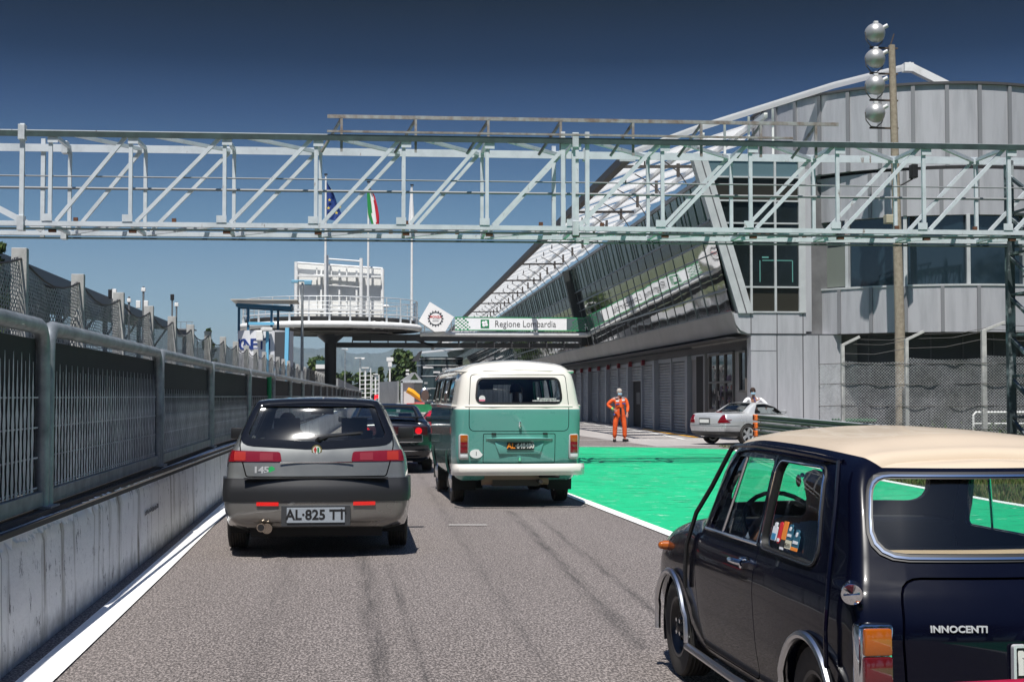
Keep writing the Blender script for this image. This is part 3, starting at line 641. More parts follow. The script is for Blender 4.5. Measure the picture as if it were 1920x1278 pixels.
# mirror glass strips between transoms
for z0_, z1_, m_, nm in ((4.19, 4.90, mir, 'glazing_band'), (4.90, 6.56, mir, 'glazing_band'), (6.56, 7.13, dwin, 'glazing_band'), (7.13, 8.42, mat('green_glazing', (.05, .10, .085), .05, .6), 'glazing_band')):
    b = MB(); b.add([(fv(z0_), U0 + .1, z0_), (fv(z0_), UE, z0_), (fv(z1_), UE, z1_), (fv(z1_), U0 + .1, z1_)], [(0, 1, 2, 3)]); b.add([(fv(z0_) + .05, U0 + .1, z0_), (fv(z0_) + .05, UE, z0_), (fv(z1_) + .05, UE, z1_), (fv(z1_) + .05, U0 + .1, z1_)], [(3, 2, 1, 0)]); b.build(nm, m_, bld, fixn=False)
b = MB()
for z_, wd in ((4.19, .05), (4.90, .06), (6.12, .035), (6.56, .07), (7.13, .07), (8.45, .14)):
    b.bar((fv(z_) - .012, U0 + .05, z_), (fv(z_) - .012, UE, z_), .05, wd)
u = U0 + 1.7
while u < UE:
    b.bar((fv(4.2) - .006, u, 4.2), (fv(8.42) - .006, u, 8.42), .03, .028 if u < 110 else .02); u += 1.7
build_each(b, 'mullion', mat('mullion', (.16, .165, .17), .4, .5), bld)
b = MB(); u = U0 + .6
while u < UE: b.bar((fv(7.2) + .0, u, 7.16), (fv(8.4) + .0, u, 8.40), .09, .05); u += 1.13
build_each(b, 'baluster', mat('green_grey_frame', (.16, .21, .20), .4, .3), bld)
# dark vertical rib where the bridge meets
b = MB(); b.bar((fv(4.2) - .12, 78.2, 4.2), (fv(8.4) - .12, 78.2, 8.4), .5, .5); b.build('bridge_portal', mat('portal_dark', (.03, .035, .035), .5), bld)
# garages
b = MB()
for i in range(26):
    u = U0 + 9.6 + i * 6.75
    b.box((11.82, u - .22, 1.5), (.30, .42, 3.0)); b.box((11.86, u + 3.3, 1.5), (.16, .20, 3.0))
b.box((11.90, (U0 + UE) / 2, 2.93), (.14, UE - U0 - 9, .16)); b.build('pilaster', mat('pilaster', (.30, .32, .35), .5, .15), bld)
shut_m = dirty('shutter', (.40, .41, .42), (.30, .31, .32), .5, .2, 2)
def shutter(u0, u1, z0_=.02, z1_=2.84):
    b = MB(); n_ = int((z1_ - z0_) / .115); vs = []; fs = []
    for i in range(n_):
        z = z0_ + i * (z1_ - z0_) / n_; h = (z1_ - z0_) / n_
        for (dx, dz) in ((0, 0), (-.06, h * .20), (-.05, h * .60), (0, h * .97)): vs.append((11.93 + dx, u0, z + dz)); vs.append((11.93 + dx, u1, z + dz))
    for i in range(n_ * 4 - 1): fs.append((i * 2, i * 2 + 1, i * 2 + 3, i * 2 + 2))
    b.add(vs, fs); b.build('roller_shutter', shut_m, bld)
first = True
for i in range(14):
    u = U0 + 9.6 + i * 6.75
    if i == 1: shutter(u + .02, u + 3.2, .02, 2.84)
    elif i == 2: pass
    else: shutter(u + .02, u + 3.2)
    shutter(u + 3.4, u + 6.3, 2.15 if i == 1 else .02)
shutter(U0 + 9.6 + 2 * 6.75, U0 + 9.6 + 2 * 6.75 + 3.2)
b = MB(); ou = U0 + 9.6 + 6.75 + 3.4; b.box((12.0, ou + 1.45, 1.1), (.12, 2.85, 2.16)); b.box((11.93, ou + 1.5, 1.35), (.02, .9, .55), 1); b.build('open_doorway', [blackm, mat('notice_grey', (.08, .085, .09), .6)], bld)
bbm = mat('alarm_red', (.16, .010, .018), .5)
for i in range(11):
    u = 64.0 - 0.0 + i * 3.38; bb2 = MB(); bb2.box((11.72, u, 2.97), (.16, .26, .24)); bb2.build('signal_lamp', bbm, bld, bevel=.02)
# near end office bay of the garage side: recess, shop window, small window
b = MB(); b.box((11.92, U0 + 4.6, 1.7), (.14, 9.0, 3.42)); b.build('office_wall', dirty('office_wall', (.27, .265, .26), (.20, .195, .19), .6, 0, 1), bld)
def fwin(u0, u1, z0_, z1_, name='window', grid=(3, 2)):
    b = MB(); b.box((11.835, (u0 + u1) / 2, (z0_ + z1_) / 2), (.02, u1 - u0, z1_ - z0_)); f = b.build(name, mat('shop_glass', (.018, .014, .018), .05, 0, 0, .9), bld)
    b = MB()
    for z in (z0_, z1_) + ((z0_ * .5 + z1_ * .5,) if grid[1] > 1 else ()): b.box((11.80, (u0 + u1) / 2, z), (.07, u1 - u0 + .08, .07))
    for i in range(grid[0] + 1): b.box((11.802, u0 + (u1 - u0) * i / grid[0], (z0_ + z1_) / 2), (.068, .05, z1_ - z0_))
    b.build('frame', mat('office_frame', (.11, .10, .095), .5), f)
fwin(47.45, 51.0, .95, 2.93); fwin(45.75, 46.55, 1.62, 2.93, grid=(1, 1))
b = MB(); b.box((11.83, 49.2, .50), (.05, 3.8, .80)); b.box((11.84, 52.5, 1.5), (.04, 1.6, 2.9), 1); b.box((11.8, 51.6, 1.5), (.14, .25, 3.0), 2); b.build('lower_panel', [mat('sill_panel', (.20, .175, .16), .5), blackm, mat('office_post', (.20, .20, .20), .5)], bld)
rr = random.Random(8); b = MB()
for i in range(38): b.box((11.815, rr.uniform(47.6, 50.8), rr.choice((1.55, 1.15, 2.3)) + rr.uniform(-.25, .25)), (.01, rr.uniform(.04, .3), rr.uniform(.03, .22)), rr.randrange(3))
build_each(b, 'shop_display', [mat('disp_a', (.16, .06, .05), .6), mat('disp_b', (.32, .30, .28), .6), mat('disp_c', (.08, .05, .10), .6)], bld)

# end face -------------------------------------------------
def eface(b, x0, z0_, x1, z1_, y=U0, th=.06, mi=0): b.box(((x0 + x1) / 2, y + th / 2, (z0_ + z1_) / 2), (abs(x1 - x0), th, abs(z1_ - z0_)), mi)
b = MB()
xs = [11.80, 12.66, 13.52, 14.05, 14.6]
b.box((13.3, U0 + .25, 1.7), (3.0, .5, 3.5)); b.build('end_wall', panel_m, bld)
b = MB()
for x in xs[1:4]: b.box((x, U0 - .002, 1.7), (.035, .01, 3.5))
b.box((13.2, U0 - .002, 3.455), (2.8, .012, .03)); b.box((12.2, U0 - .002, 2.92), (.86, .008, .012)); b.build('wall_joint', seam, bld)
# white band with rounded nose under the windows
pts = [(11.22, 4.13), (11.30, 3.78), (11.45, 3.58), (11.70, 3.475), (13.62, 3.475), (13.62, 4.13)]
b = MB(); b.prism(pts, 'y', U0 - .03, U0 + .4); b.build('end_band', panel_m, bld)
b = MB()
for x in xs[:3]: b.box((x, U0 - .034, 3.80), (.03, .01, .66))
b.build('wall_joint', seam, bld)
# slanted white fin
b = MB(); b.prism([(11.38, 4.13), (11.86, 4.13), (10.34, 9.28), (9.86, 9.28)], 'y', U0 - .10, U0 + .35); b.build('slanted_fin', white_f, bld)
b = MB(); b.prism([(11.62, 4.13), (11.66, 4.13), (10.14, 9.28), (10.10, 9.28)], 'y', U0 - .106, U0 - .09); b.build('fin_joint', seam, bld)
def fin_x(z): return 11.86 - (z - 4.13) * .295
zrows = [4.17, 4.98, 7.05, 7.78, 8.55, 9.2]
mt = [brownwin, dwin, dwin, brownwin, sky_win]
cols_x = [None, 11.82, 12.62, 13.42]
for r in range(5):
    za, zb_ = zrows[r], zrows[r + 1]
    if r == 1:
        pass
    for c_ in range(3):
        xa0 = fin_x(za) if c_ == 0 else cols_x[c_]; xa1 = fin_x(zb_) if c_ == 0 else cols_x[c_]; xb = cols_x[c_ + 1]
        b = MB(); b.prism([(xa0, za), (xb, za), (xb, zb_), (xa1, zb_)], 'y', U0 + .02, U0 + .06); b.build('window', mt[r], bld)
b = MB()
for z in zrows: b.box(((fin_x(z) + 13.5) / 2, U0 - .01, z), (13.5 - fin_x(z), .10, .05))
for x in (11.82, 12.62): b.box((x, U0 - .012, 6.69), (.07, .10, 5.03))
b.box((13.5, U0 - .015, 6.7), (.22, .14, 5.1)); b.build('window_frame', white_f, bld)
b = MB(); b.bar((12.08, U0 + .5, 5.75), (12.6, U0 + .5, 5.75), .03); b.box((12.7, U0 + .015, 5.85), (1.0, .004, .03), 0); b.box((12.12, U0 + .015, 5.5), (.03, .004, .7)); b.box((13.2, U0 + .015, 5.5), (.03, .004, .7)); b.box((12.3, U0 + .015, 5.95), (.22, .004, .05)); b.build('desk', mat('desk_teal', (.10, .28, .25), .5), bld)
# rounded volume
CX, CY = 18.95 - .0, U0 + 3.25
def band(name, r, z0_, z1_, m, a0=180, a1=380, step=4, th=.25, pan=None, panm=None, cx=None, cy=None, joint=.05):
    cx = CX if cx is None else cx; cy = CY if cy is None else cy
    b = MB(); vs = []; fs = []; A_ = [a0 + (a1 - a0) * i / int((a1 - a0) / step) for i in range(int((a1 - a0) / step) + 1)]
    for a in A_:
        ca, sa = math.cos(R(a)), math.sin(R(a))
        for rr_, z in ((r, z0_), (r, z1_), (r - th, z1_), (r - th, z0_)): vs.append((cx + rr_ * ca, cy + rr_ * sa, z))
    for i in range(len(A_) - 1):
        for k in range(4): fs.append((i * 4 + k, (i + 1) * 4 + k, (i + 1) * 4 + (k + 1) % 4, i * 4 + (k + 1) % 4))
    fs += [(0, 1, 2, 3), tuple(len(vs) - 4 + k for k in (3, 2, 1, 0))]
    b.add(vs, fs); o = b.build(name, m, bld, smooth=20)
    if pan:
        b = MB(); a = a0 + pan * .4
        while a < a1:
            ca, sa = math.cos(R(a)), math.sin(R(a)); b.bar((cx + (r + .003) * ca, cy + (r + .003) * sa, z0_ + .01), (cx + (r + .003) * ca, cy + (r + .003) * sa, z1_ - .01), joint, joint, 0, up=(ca, sa, 0)); a += pan
        build_each(b, name + '_joint', panm, o)
    return o
RC = 5.5
band('curved_band', RC, 3.46, 4.92, panel_m, pan=11.5, panm=seam_w, joint=.11)
band('curved_band', RC, 7.13, 8.57, panel_m, pan=11.5, panm=seam_w, joint=.11)
band('curved_parapet', RC + .12, 8.68, 11.28, panel_m, a0=172, pan=10.5, panm=seam_w, cx=CX - .35, cy=CY + .35, joint=.12)
band('parapet_cap', RC + .20, 11.28, 11.36, dkgrey, cx=CX - .35, cy=CY + .35, a0=172)
band('shadow_gap', RC - .10, 8.50, 8.70, blackm)
band('curved_window', RC - .10, 4.92, 7.13, bluewin, step=20, th=.1)
b = MB()
for i in range(10):
    a = 182 + i * 20; ca, sa = math.cos(R(a)), math.sin(R(a)); b.bar((CX + (RC - .06) * ca, CY + (RC - .06) * sa, 4.9), (CX + (RC - .06) * ca, CY + (RC - .06) * sa, 7.15), .11, .14, 0, up=(ca, sa, 0))
build_each(b, 'window_post', white_f, bld)
band('window_sill', RC + .03, 4.90, 4.96, white_f, th=.2)
band('recess_wall', RC - .95, -.1, 3.46, mat('recess_cladding', (.055, .055, .062), .5, .2), pan=12.5, panm=seam, a0=170)  # cladding darkened here, the shade under the curved band is in its colour
band('soffit_ring', RC - .05, 3.44, 3.455, dkgrey, th=5.0)
b = MB(); b.box((13.62, U0 + .10, 6.2), (.42, .14, 5.3)); b.box((22, U0 + 9, 5.4), (14, 12, 10.9)); b.build('rear_block', panel_m, bld)
b = MB(); b.add([(CX + (RC - .08) * math.cos(R(a)), CY + (RC - .08) * math.sin(R(a)), z) for a in (203, 221) for z in (5.0, 6.3)][:4], [(0, 2, 3, 1)]); b.build('window_blind', mat('blind', (.17, .19, .17), .6), bld)
# louvred roof -------------------------------------------------
def zr(v):                          # roof height across
    P_ = [(7.7, 9.08), (10.0, 9.96), (12.4, 10.75), (14.56, 11.46), (17.03, 12.12)]
    for (a, za), (c_, zc) in zip(P_, P_[1:]):
        if v <= c_: return za + (zc - za) * (v - a) / (c_ - a)
    return P_[-1][1]
b = MB(); b.bar((7.7, U0 - .3, 9.08), (7.7, UE, 9.08), .24, .28); b.build('eaves_beam', mat('eaves_dark', (.085, .08, .075), .6), bld)
b = MB(); b.box((7.72, U0 - .34, 9.08), (.5, .10, .26)); b.build('eaves_cap', galv_light, bld)
b = MB()
vv = [7.9, 9.0, 10.0, 11.2, 12.4, 13.5, 14.56, 15.8, 17.03]
u = U0 - .2; i = 0
rr = random.Random(12)
while u < UE:
    wv = vv if i == 0 else vv[:6]; L_ = .28 if i == 0 else 1.8
    vs = []
    for v in wv:
        z = zr(v)
        vs += [(v, u, z), (v, u + L_, z - .05 + (.10 if i == 0 else 0)), (v, u + L_, z + .01 + (.17 if i == 0 else 0)), (v, u, z + (.22 if i == 0 else .06))]
    fs = []
    for k in range(len(wv) - 1):
        for q in range(4): fs.append((k * 4 + q, (k + 1) * 4 + q, (k + 1) * 4 + (q + 1) % 4, k * 4 + (q + 1) % 4))
    fs += [(0, 1, 2, 3), tuple(len(vs) - 4 + k for k in (3, 2, 1, 0))]
    b.add(vs, fs); u += 3.0 if i == 0 else 3.9; i += 1
lm = mat('louvre_white', (.86, .86, .85), .5); q_ = lm.node_tree; tl_ = q_.nodes.new('ShaderNodeBsdfTranslucent'); tl_.inputs[0].default_value = (.85, .85, .84, 1); ms_ = q_.nodes.new('ShaderNodeMixShader'); ms_.inputs[0].default_value = .68
q_.links.new(q_.nodes['Principled BSDF'].outputs[0], ms_.inputs[1]); q_.links.new(tl_.outputs[0], ms_.inputs[2]); tp_ = q_.nodes.new('ShaderNodeBsdfTransparent'); m3_ = q_.nodes.new('ShaderNodeMixShader'); m3_.inputs[0].default_value = .34; q_.links.new(ms_.outputs[0], m3_.inputs[1]); q_.links.new(tp_.outputs[0], m3_.inputs[2]); q_.links.new(m3_.outputs[0], q_.nodes['Material Output'].inputs[0])
b.build('roof_louvres', lm, bld)
b = MB(); b.bar((17.03, U0 - .2, 12.26), (18.5, U0 - .1, 11.62), .22, .24); b.bar((16.9, U0 - .2, 12.20), (17.2, U0 - .2, 12.20), .28, .28); b.build('end_strut', white_steel, bld)
b = MB(); u = U0 + .9
while u < UE:
    b.bar((7.75, u, 8.98), (10.2, u, 9.02), .09, .09); u += 11.6
u = U0 + 2.2
while u < 150:
    b.tube([(9.1, u, zr(9.1) - .05), (9.5, u, 9.35), (9.95, u, 9.0), (10.25, u, 8.55)], .022, 5); b.box((9.9, u, 9.1), (.10, .10, .45)); b.box((8.9, u + .8, zr(8.9) - .12), (.05, .05, .22)); u += 3.9
build_each(b, 'roof_tie', mat('tie_dark', (.07, .06, .055), .6), bld)
b = MB()
for v in (10.3, 12.4): b.bar((v, U0 + .2, zr(v) - .12), (v, UE, zr(v) - .12), .12, .16)
for k in range(3): b.bar((11.0 + k * .8, U0 + .1, 8.5), (11.0 + k * .8, U0 + .1, zr(11 + k * .8)), .07)
b.build('roof_purlin', white_steel, bld)
b = MB(); b.prism([(10.3, 8.45), (10.3, 8.6), (16, 9.6), (16, 8.45)], 'y', U0 + .5, UE); b.build('upper_deck', mat('deck_grey', (.22, .23, .24), .6), bld)
# ================================================================== BRIDGE, PODIUM, SCREEN, FLAGS
def podium():
    Y = 77.0; ctr = at(620, 612, Y); X = ctr.x
    root = empty('podium_platform', (X, Y, 0), 0, 'round podium platform on one dark column with white tube rim', 'platform')
    b = MB(); b.cyl((0, 0, 0), (0, 0, 4.75), .31, 28); b.cyl((0, 0, 4.3), (0, 0, 4.82), .31, 28, 0, .9); b.build('column', mat('podium_column', (.040, .043, .048), .45), root, smooth=40)
    Rr = 4.75; b = MB(); b.lathe([(.01, 4.78), (1.2, 4.72), (2.4, 4.80), (4.4, 5.05), (4.55, 5.45), (4.4, 5.50), (.01, 5.52)], 64); b.build('deck', mat('podium_deck', (.05, .048, .046), .5), root, smooth=30)
    b = MB(); b.tube([(Rr * math.cos(a), Rr * math.sin(a), 5.08) for a in [R(i * 5) for i in range(72)]], .17, 12, closed=True)
    for a in (-62, -56): b.lathe([(.2, -.06), (.2, .06)], 12, 0, Matrix.Translation((Rr * math.cos(R(a)), Rr * math.sin(R(a)), 5.08)) @ Matrix.Rotation(R(a + 90), 4, 'Z') @ Matrix.Rotation(R(90), 4, 'Y'))
    b.build('rim_tube', white_steel, root, smooth=50)
    b = MB()
    for i in range(28):
        a = R(i * 360 / 28); c_, s_ = math.cos(a), math.sin(a); b.bar((Rr * c_ * .98, Rr * s_ * .98, 5.1), (Rr * c_ * .98, Rr * s_ * .98, 6.5), .06, .05)
        b.bar((Rr * c_ * .98, Rr * s_ * .98, 5.1), (Rr * c_ * .98, Rr * s_ * .98, 5.6), .12, .10)
    for z, r in ((5.62, .04), (5.85, .015), (6.05, .015), (6.25, .015), (6.5, .025)): b.tube([(Rr * .98 * math.cos(R(i * 6)), Rr * .98 * math.sin(R(i * 6)), z) for i in range(60)], r, 5, closed=True)
    b.build('railing', galv_light, root)
    b = MB()
    for i in range(8):
        a = R(i * 45 + 20); b.bar((0.3 * math.cos(a), .3 * math.sin(a), 4.75), (4.4 * math.cos(a), 4.4 * math.sin(a), 4.98), .12, .2)
    for r_ in (1.9, 3.3): b.tube([(r_ * math.cos(R(i * 9)), r_ * math.sin(R(i * 9)), 4.82) for i in range(40)], .07, 6, closed=True)
    b.build('underside_ribs', mat('podium_ribs', (.11, .105, .10), .5), root)
podium()
def bridge():
    Y = 77.0; root = empty('footbridge', (6, Y, 0), 0, 'dark footbridge beams linking the podium to the pit building', 'footbridge')
    x0, x1 = .15 - 6, 12.6 - 6
    b = MB(); b.box(((x0 + x1) / 2, .1, 4.60), (x1 - x0, .6, .34)); b.box(((x0 + x1) / 2 - .6, .8, 4.22), (x1 - x0 + 1.2, .7, .26)); b.build('beam', mat('bridge_dark', (.075, .078, .082), .5), root)
    b = MB()
    for i in range(14): x = x0 + i * (x1 - x0) / 13; b.box((x, .1, 4.40), (.06, .5, .12)); b.box((x, -.24, 4.22), (.04, .04, .26)); b.box((x, -.22, 4.6), (.03, .04, .34))
    b.bar((x0 + 3.4, .5, 4.5), (x0 + 4.4, .5, 4.2), .1); b.build('bridge_ribs', dkgrey, root)
    b = MB(); b.cyl((at(787, 627, Y).x - 6, -.25, 4.79), (at(1100, 627, Y).x - 6, -.25, 4.79), .13, 14); b.build('pipe', white_steel, root, smooth=40)
    b = MB(); b.box(((x0 + x1) / 2, 1.6, 4.7), (x1 - x0, 1.6, .1))
    for i in range(7): b.bar((x0 + 4 + i * .5, 2.3, 4.7), (x0 + 4 + i * .5, 2.3, 5.8), .05)
    for k in range(6): b.bar((x0 + 3.5, 2.3, 4.9 + k * .18), (x0 + 8, 2.3, 4.9 + k * .18), .03)
    b.build('deck', mat('bridge_deck', (.2, .2, .2), .6), root)
    return root
bridge()
def banner():
    Y = 76.6; z0, z1 = 4.99, 5.72; xa = at(853, 600, Y).x; xb = at(1098, 600, Y).x; cx = (xa + xb) / 2; cz = (z0 + z1) / 2; W_ = xb - xa; H_ = z1 - z0
    root = empty('banner', (cx, Y, cz), 0, 'white region banner with green chequered ends on the footbridge', 'banner')
    b = MB(); b.box((0, 0, 0), (W_, .06, H_)); b.build('banner_sheet', mat('banner_white', (.90, .91, .93), .5), root)
    b = MB(); b.box((0, -.035, H_ / 2 - .02), (W_, .01, .045)); b.box((0, -.035, -H_ / 2 + .02), (W_, .01, .045)); b.build('banner_edge', green_p, root)
    for sgn in (-1, 1):
        b = MB(); cw_ = .105
        for i in range(8):
            for j in range(7):
                if (i + j) % 2 == 0:
                    x = sgn * (W_ / 2 - .06 - i * cw_); z = -H_ / 2 + .09 + j * .09
                    if i * cw_ > .80 - (j * .03): continue
                    s = .06 if (i + j) % 4 else .045
                    b.box((x - cw_ * 0 * sgn, -.034, z), (s * 1.6, .008, s * 1.45))
        b.build('chequers', greenlogo, root)
        if sgn > 0:
            b = MB(); b.box((W_ / 2 - .55, -.033, 0), (1.0, .004, H_ - .1)); b.build('dark_end', mat('banner_dark', (.10, .14, .15), .5), root)  # roof shade on the banner's right end, put in as a dark panel
    lx = at(909, 607, Y).x - cx
    b = MB(); b.box((lx, -.036, 0), (.46, .012, .46)); b.build('logo', greenlogo, root)
    b = MB()
    for k in range(4):
        a = R(45 + 90 * k + 12); b.sphere((lx + .10 * math.cos(a), -.045, .10 * math.sin(a)), .085, 10, 6, 0, (1, .1, 1)); b.box((lx + .04 * math.cos(a), -.045, .04 * math.sin(a)), (.07, .012, .07))
    b.build('logo_rose', mat('banner_white', (1, 1, 1)), root)
    text('lettering', 'Regione Lombardia', .50, mat('letter_grey', (.10, .10, .10), .6), root, ((at(985, 607, Y).x - cx), -.036, -.01), (R(90), 0, 0), .004, sx=.86)
banner()
def monza_sign():
    Y = 76.3; pts = [at(806, 566, Y), at(851, 594, Y), at(835, 621, Y), at(815, 622, Y), at(785, 602, Y)]
    c_ = sum(pts, Vector()) / 5; root = empty('square_sign', (c_.x, Y, c_.z), 0, 'tilted white sign board with black gear ring and red word', 'sign')
    b = MB(); b.prism([(p.x - c_.x, p.z - c_.z) for p in pts], 'y', -.08, .5); b.build('sign_board', mat('sign_white', (.90, .89, .88), .5), root)
    lc = at(816.5, 597, Y); cx, cz = lc.x - c_.x, lc.z - c_.z; r = .36
    b = MB(); n = 40; vs = []; fs = []
    for i in range(n):
        a = 2 * math.pi * i / n
        for rr_, yy in ((r, -.085), (r - .035, -.085), (r - .035, -.10), (r, -.10)): vs.append((cx + rr_ * math.cos(a), yy, cz + rr_ * math.sin(a)))
    for i in range(n):
        j = (i + 1) % n
        for k in range(4): fs.append((i * 4 + k, j * 4 + k, j * 4 + (k + 1) % 4, i * 4 + (k + 1) % 4))
    b.add(vs, fs)
    for i in range(16):
        a = 2 * math.pi * i / 16; M = Matrix.Translation((cx + (r + .03) * math.cos(a), -.092, cz + (r + .03) * math.sin(a))) @ Matrix.Rotation(-a, 4, 'Y'); b.box((0, 0, 0), (.07, .014, .055), 0, 0, M)
    b.build('gear_ring', mat('ink', (.02, .022, .03), .5), root)
    text('red_lettering', 'MONZA', .17, mat('sign_red', (.62, .05, .04), .5), root, (cx, -.085, cz + .08), (R(90), 0, 0), .004, .004)
    b = MB(); b.box((cx + .03, -.086, cz - .04), (.36, .006, .012)); b.box((cx, -.086, cz - .14), (.34, .006, .02)); b.build('small_print', mat('ink', (0, 0, 0)), root)
monza_sign()
def screen():
    Y = 79.5; a = at(555, 487, Y); b_ = at(717, 595, Y); z1 = a.z; z0 = 5.5; root = empty('video_screen', ((a.x + b_.x) / 2, Y, z0), 0, 'white back of a big video screen standing on the podium', 'video screen')
    W_ = b_.x - a.x; Hh = z1 - z0 - .15; tl = .28
    b = MB(); b.add([(-W_ / 2, .3, 0), (W_ / 2, .3, 0), (W_ / 2, .3, Hh - tl), (-W_ / 2, .3, Hh), (-W_ / 2, .5, 0), (W_ / 2, .5, 0), (W_ / 2, .5, Hh - tl), (-W_ / 2, .5, Hh)], [(0, 1, 2, 3), (7, 6, 5, 4), (0, 4, 5, 1), (1, 5, 6, 2), (2, 6, 7, 3), (3, 7, 4, 0)]); b.build('screen_back', white_p, root)
    b = MB(); b.cyl((-W_ / 2, 0.1, 0), (-W_ / 2, .1, Hh + .05), .10, 10); b.cyl((W_ / 2, .1, 0), (W_ / 2, .1, Hh - .3), .10, 10); b.cyl((-W_ / 2, .1, Hh), (W_ / 2, .1, Hh - tl), .06, 8)
    for x in (-1.0, .0, .95): b.bar((x, .1, 0), (x, .1, Hh - .35), .13, .1)
    for x in (-1.25, -.45, .4): b.bar((x, .22, 0), (x, .22, Hh - .25), .08, .06)
    for x, h in ((-.72, .5), (1.2, .35)): b.cyl((x, -.25, 0), (x, -.25, Hh + h - .1), .13 if x < 0 else .10, 10)
    b.cyl((-.72, -.25, Hh + .2), (1.2, -.25, Hh + .08), .045, 8)
    for k in range(5):
        z = .35 + k * .58; b.cyl((-1.4 if k == 4 else -.72, -.2, z), (1.25, -.2, z - .10), .022, 6)
    b.build('support_frame', white_steel, root, smooth=40)
    b = MB()
    for z in (.7, Hh - .75): b.box((0, -.1, z), (W_ - .2, .35, .10))
    b.build('shelf', white_steel, root)
    b = MB(); b.sphere((W_ / 2 + .2, -.3, Hh * .28), .16, 10, 6, 0, (1.2, 1, .6)); b.build('dome_camera', white_p, root)
screen()
def flagpole(px, pt, Y, label, flab, cols, seed, pts, stars=False):
    tp = at(px, pt, Y); fp = empty('flagpole', (tp.x, Y, 5.5), 0, label, 'flagpole', 'three flagpoles behind the podium')
    b = MB(); b.cyl((0, 0, 0), (0, 0, tp.z - 5.5), .08, 10, 0, .05); b.build('pole', white_steel, fp, smooth=40)
    b = MB(); b.cyl((0, 0, tp.z - 5.5), (0, 0, tp.z - 5.44), .10, 10); b.build('finial', black, fp)
    # hanging flag: columns of (dx,z) left/right edges read from the photo
    s = Y / F_PX; nu, nv = 10, 14; vs = []; 
    for j in range(nv + 1):
        g = j / nv; k = g * (len(pts) - 1); i = min(int(k), len(pts) - 2); f = k - i
        l0 = [pts[i][q] * (1 - f) + pts[i + 1][q] * f for q in range(3)]
        for q in range(nu + 1):
            h = q / nu; x = (l0[1] + (l0[2] - l0[1]) * h - px) * s; y_ = .10 * math.sin(h * 9 + g * 2 + seed) * (h) - .02
            vs.append((x, y_, at(px, l0[0], Y).z - tp.z + h * h * -.10))
    root = empty('flag', (tp.x, Y - .08, tp.z), 0, flab, 'flag', 'flags on the poles')
    b = MB(); nc = len(cols)
    for j in range(nv):
        for q in range(nu):
            b.m.append(min(nc - 1, int((q + .0 + (j - 7) * .12) / nu * nc)) if nc > 1 else 0); b.f.append((j * (nu + 1) + q, j * (nu + 1) + q + 1, (j + 1) * (nu + 1) + q + 1, (j + 1) * (nu + 1) + q))
    b.m = [max(0, k) for k in b.m]
    b.v = vs; b.build('flag_cloth', cols, root, smooth=60, fixn=False)
    if stars:
        sb = MB()
        for (sx_, sy_) in ((616, 391), (622, 359), (637, 389), (618, 376), (631, 400)):
            c_ = at(sx_, sy_, Y); M = Matrix.Translation((c_.x - tp.x, -.14, c_.z - tp.z)); p5 = []
            for k in range(10): a = R(90 + 36 * k); r = .10 if k % 2 == 0 else .04; p5.append((r * math.cos(a), r * math.sin(a)))
            sb.prism(p5, 'y', -.01, .01, 0, M)
        sb.build('stars', mat('flag_yellow', (.8, .6, .05), .6), root)
flagpole(611, 328, 78.9, 'leftmost white flagpole, carrying the blue flag', 'blue flag with yellow stars hanging from the leftmost pole', [mat('flag_blue', (.012, .045, .22), .7)], 1, [(341, 613, 614), (360, 613, 626), (385, 613, 634), (398, 613, 641), (412, 613, 634)], True)
flagpole(691, 342, 78.9, 'middle white flagpole, carrying the tricolour', 'green, white and red flag hanging from the middle pole', [mat('flag_green', (.01, .24, .05), .7), mat('flag_white', (.78, .78, .78), .7), mat('flag_red', (.55, .01, .03), .7)], 2, [(347, 689, 692), (365, 688, 703), (385, 689, 708), (402, 690, 711), (421, 697, 711)])
flagpole(772.5, 348, 77.6, 'rightmost white flagpole, carrying a plain white flag', 'furled white flag hanging from the rightmost pole', [mat('flag_white', (1, 1, 1))], 3, [(352, 770, 774), (380, 768, 775), (400, 767, 777), (415, 766, 777), (432, 767, 775)])
def lamp_post(px, pt, Y, label, hc, arm=.6):
    tp = at(px, pt, Y); root = empty('street_lamp', (tp.x, Y, 0), 0, label, 'street lamp'); b = MB(); b.cyl((0, 0, 0), (0, 0, tp.z), .09, 10, 0, .05); b.build('lamp_column', galv, root, smooth=40)
    b = MB(); b.box((0, 0, tp.z + .08), (arm * 1.4, .25, .07)); b.box((arm * .4, 0, tp.z), (.32, .3, .18)); b.box((-arm * .55, 0, tp.z + .05), (.3, .3, .12)); b.build('lamp_head', hc, root, bevel=.02)
lamp_post(567, 530, 62, 'slim lamp post with pale blue twin heads in front of the screen', mat('pale_blue', (.16, .36, .50), .5))
lamp_post(647, 655, 150, 'thin far lamp post right of the podium column', galv_light, .4)
lamp_post(675, 672, 160, 'far lamp post with a flat white head above the scaffold', white_p, .8)
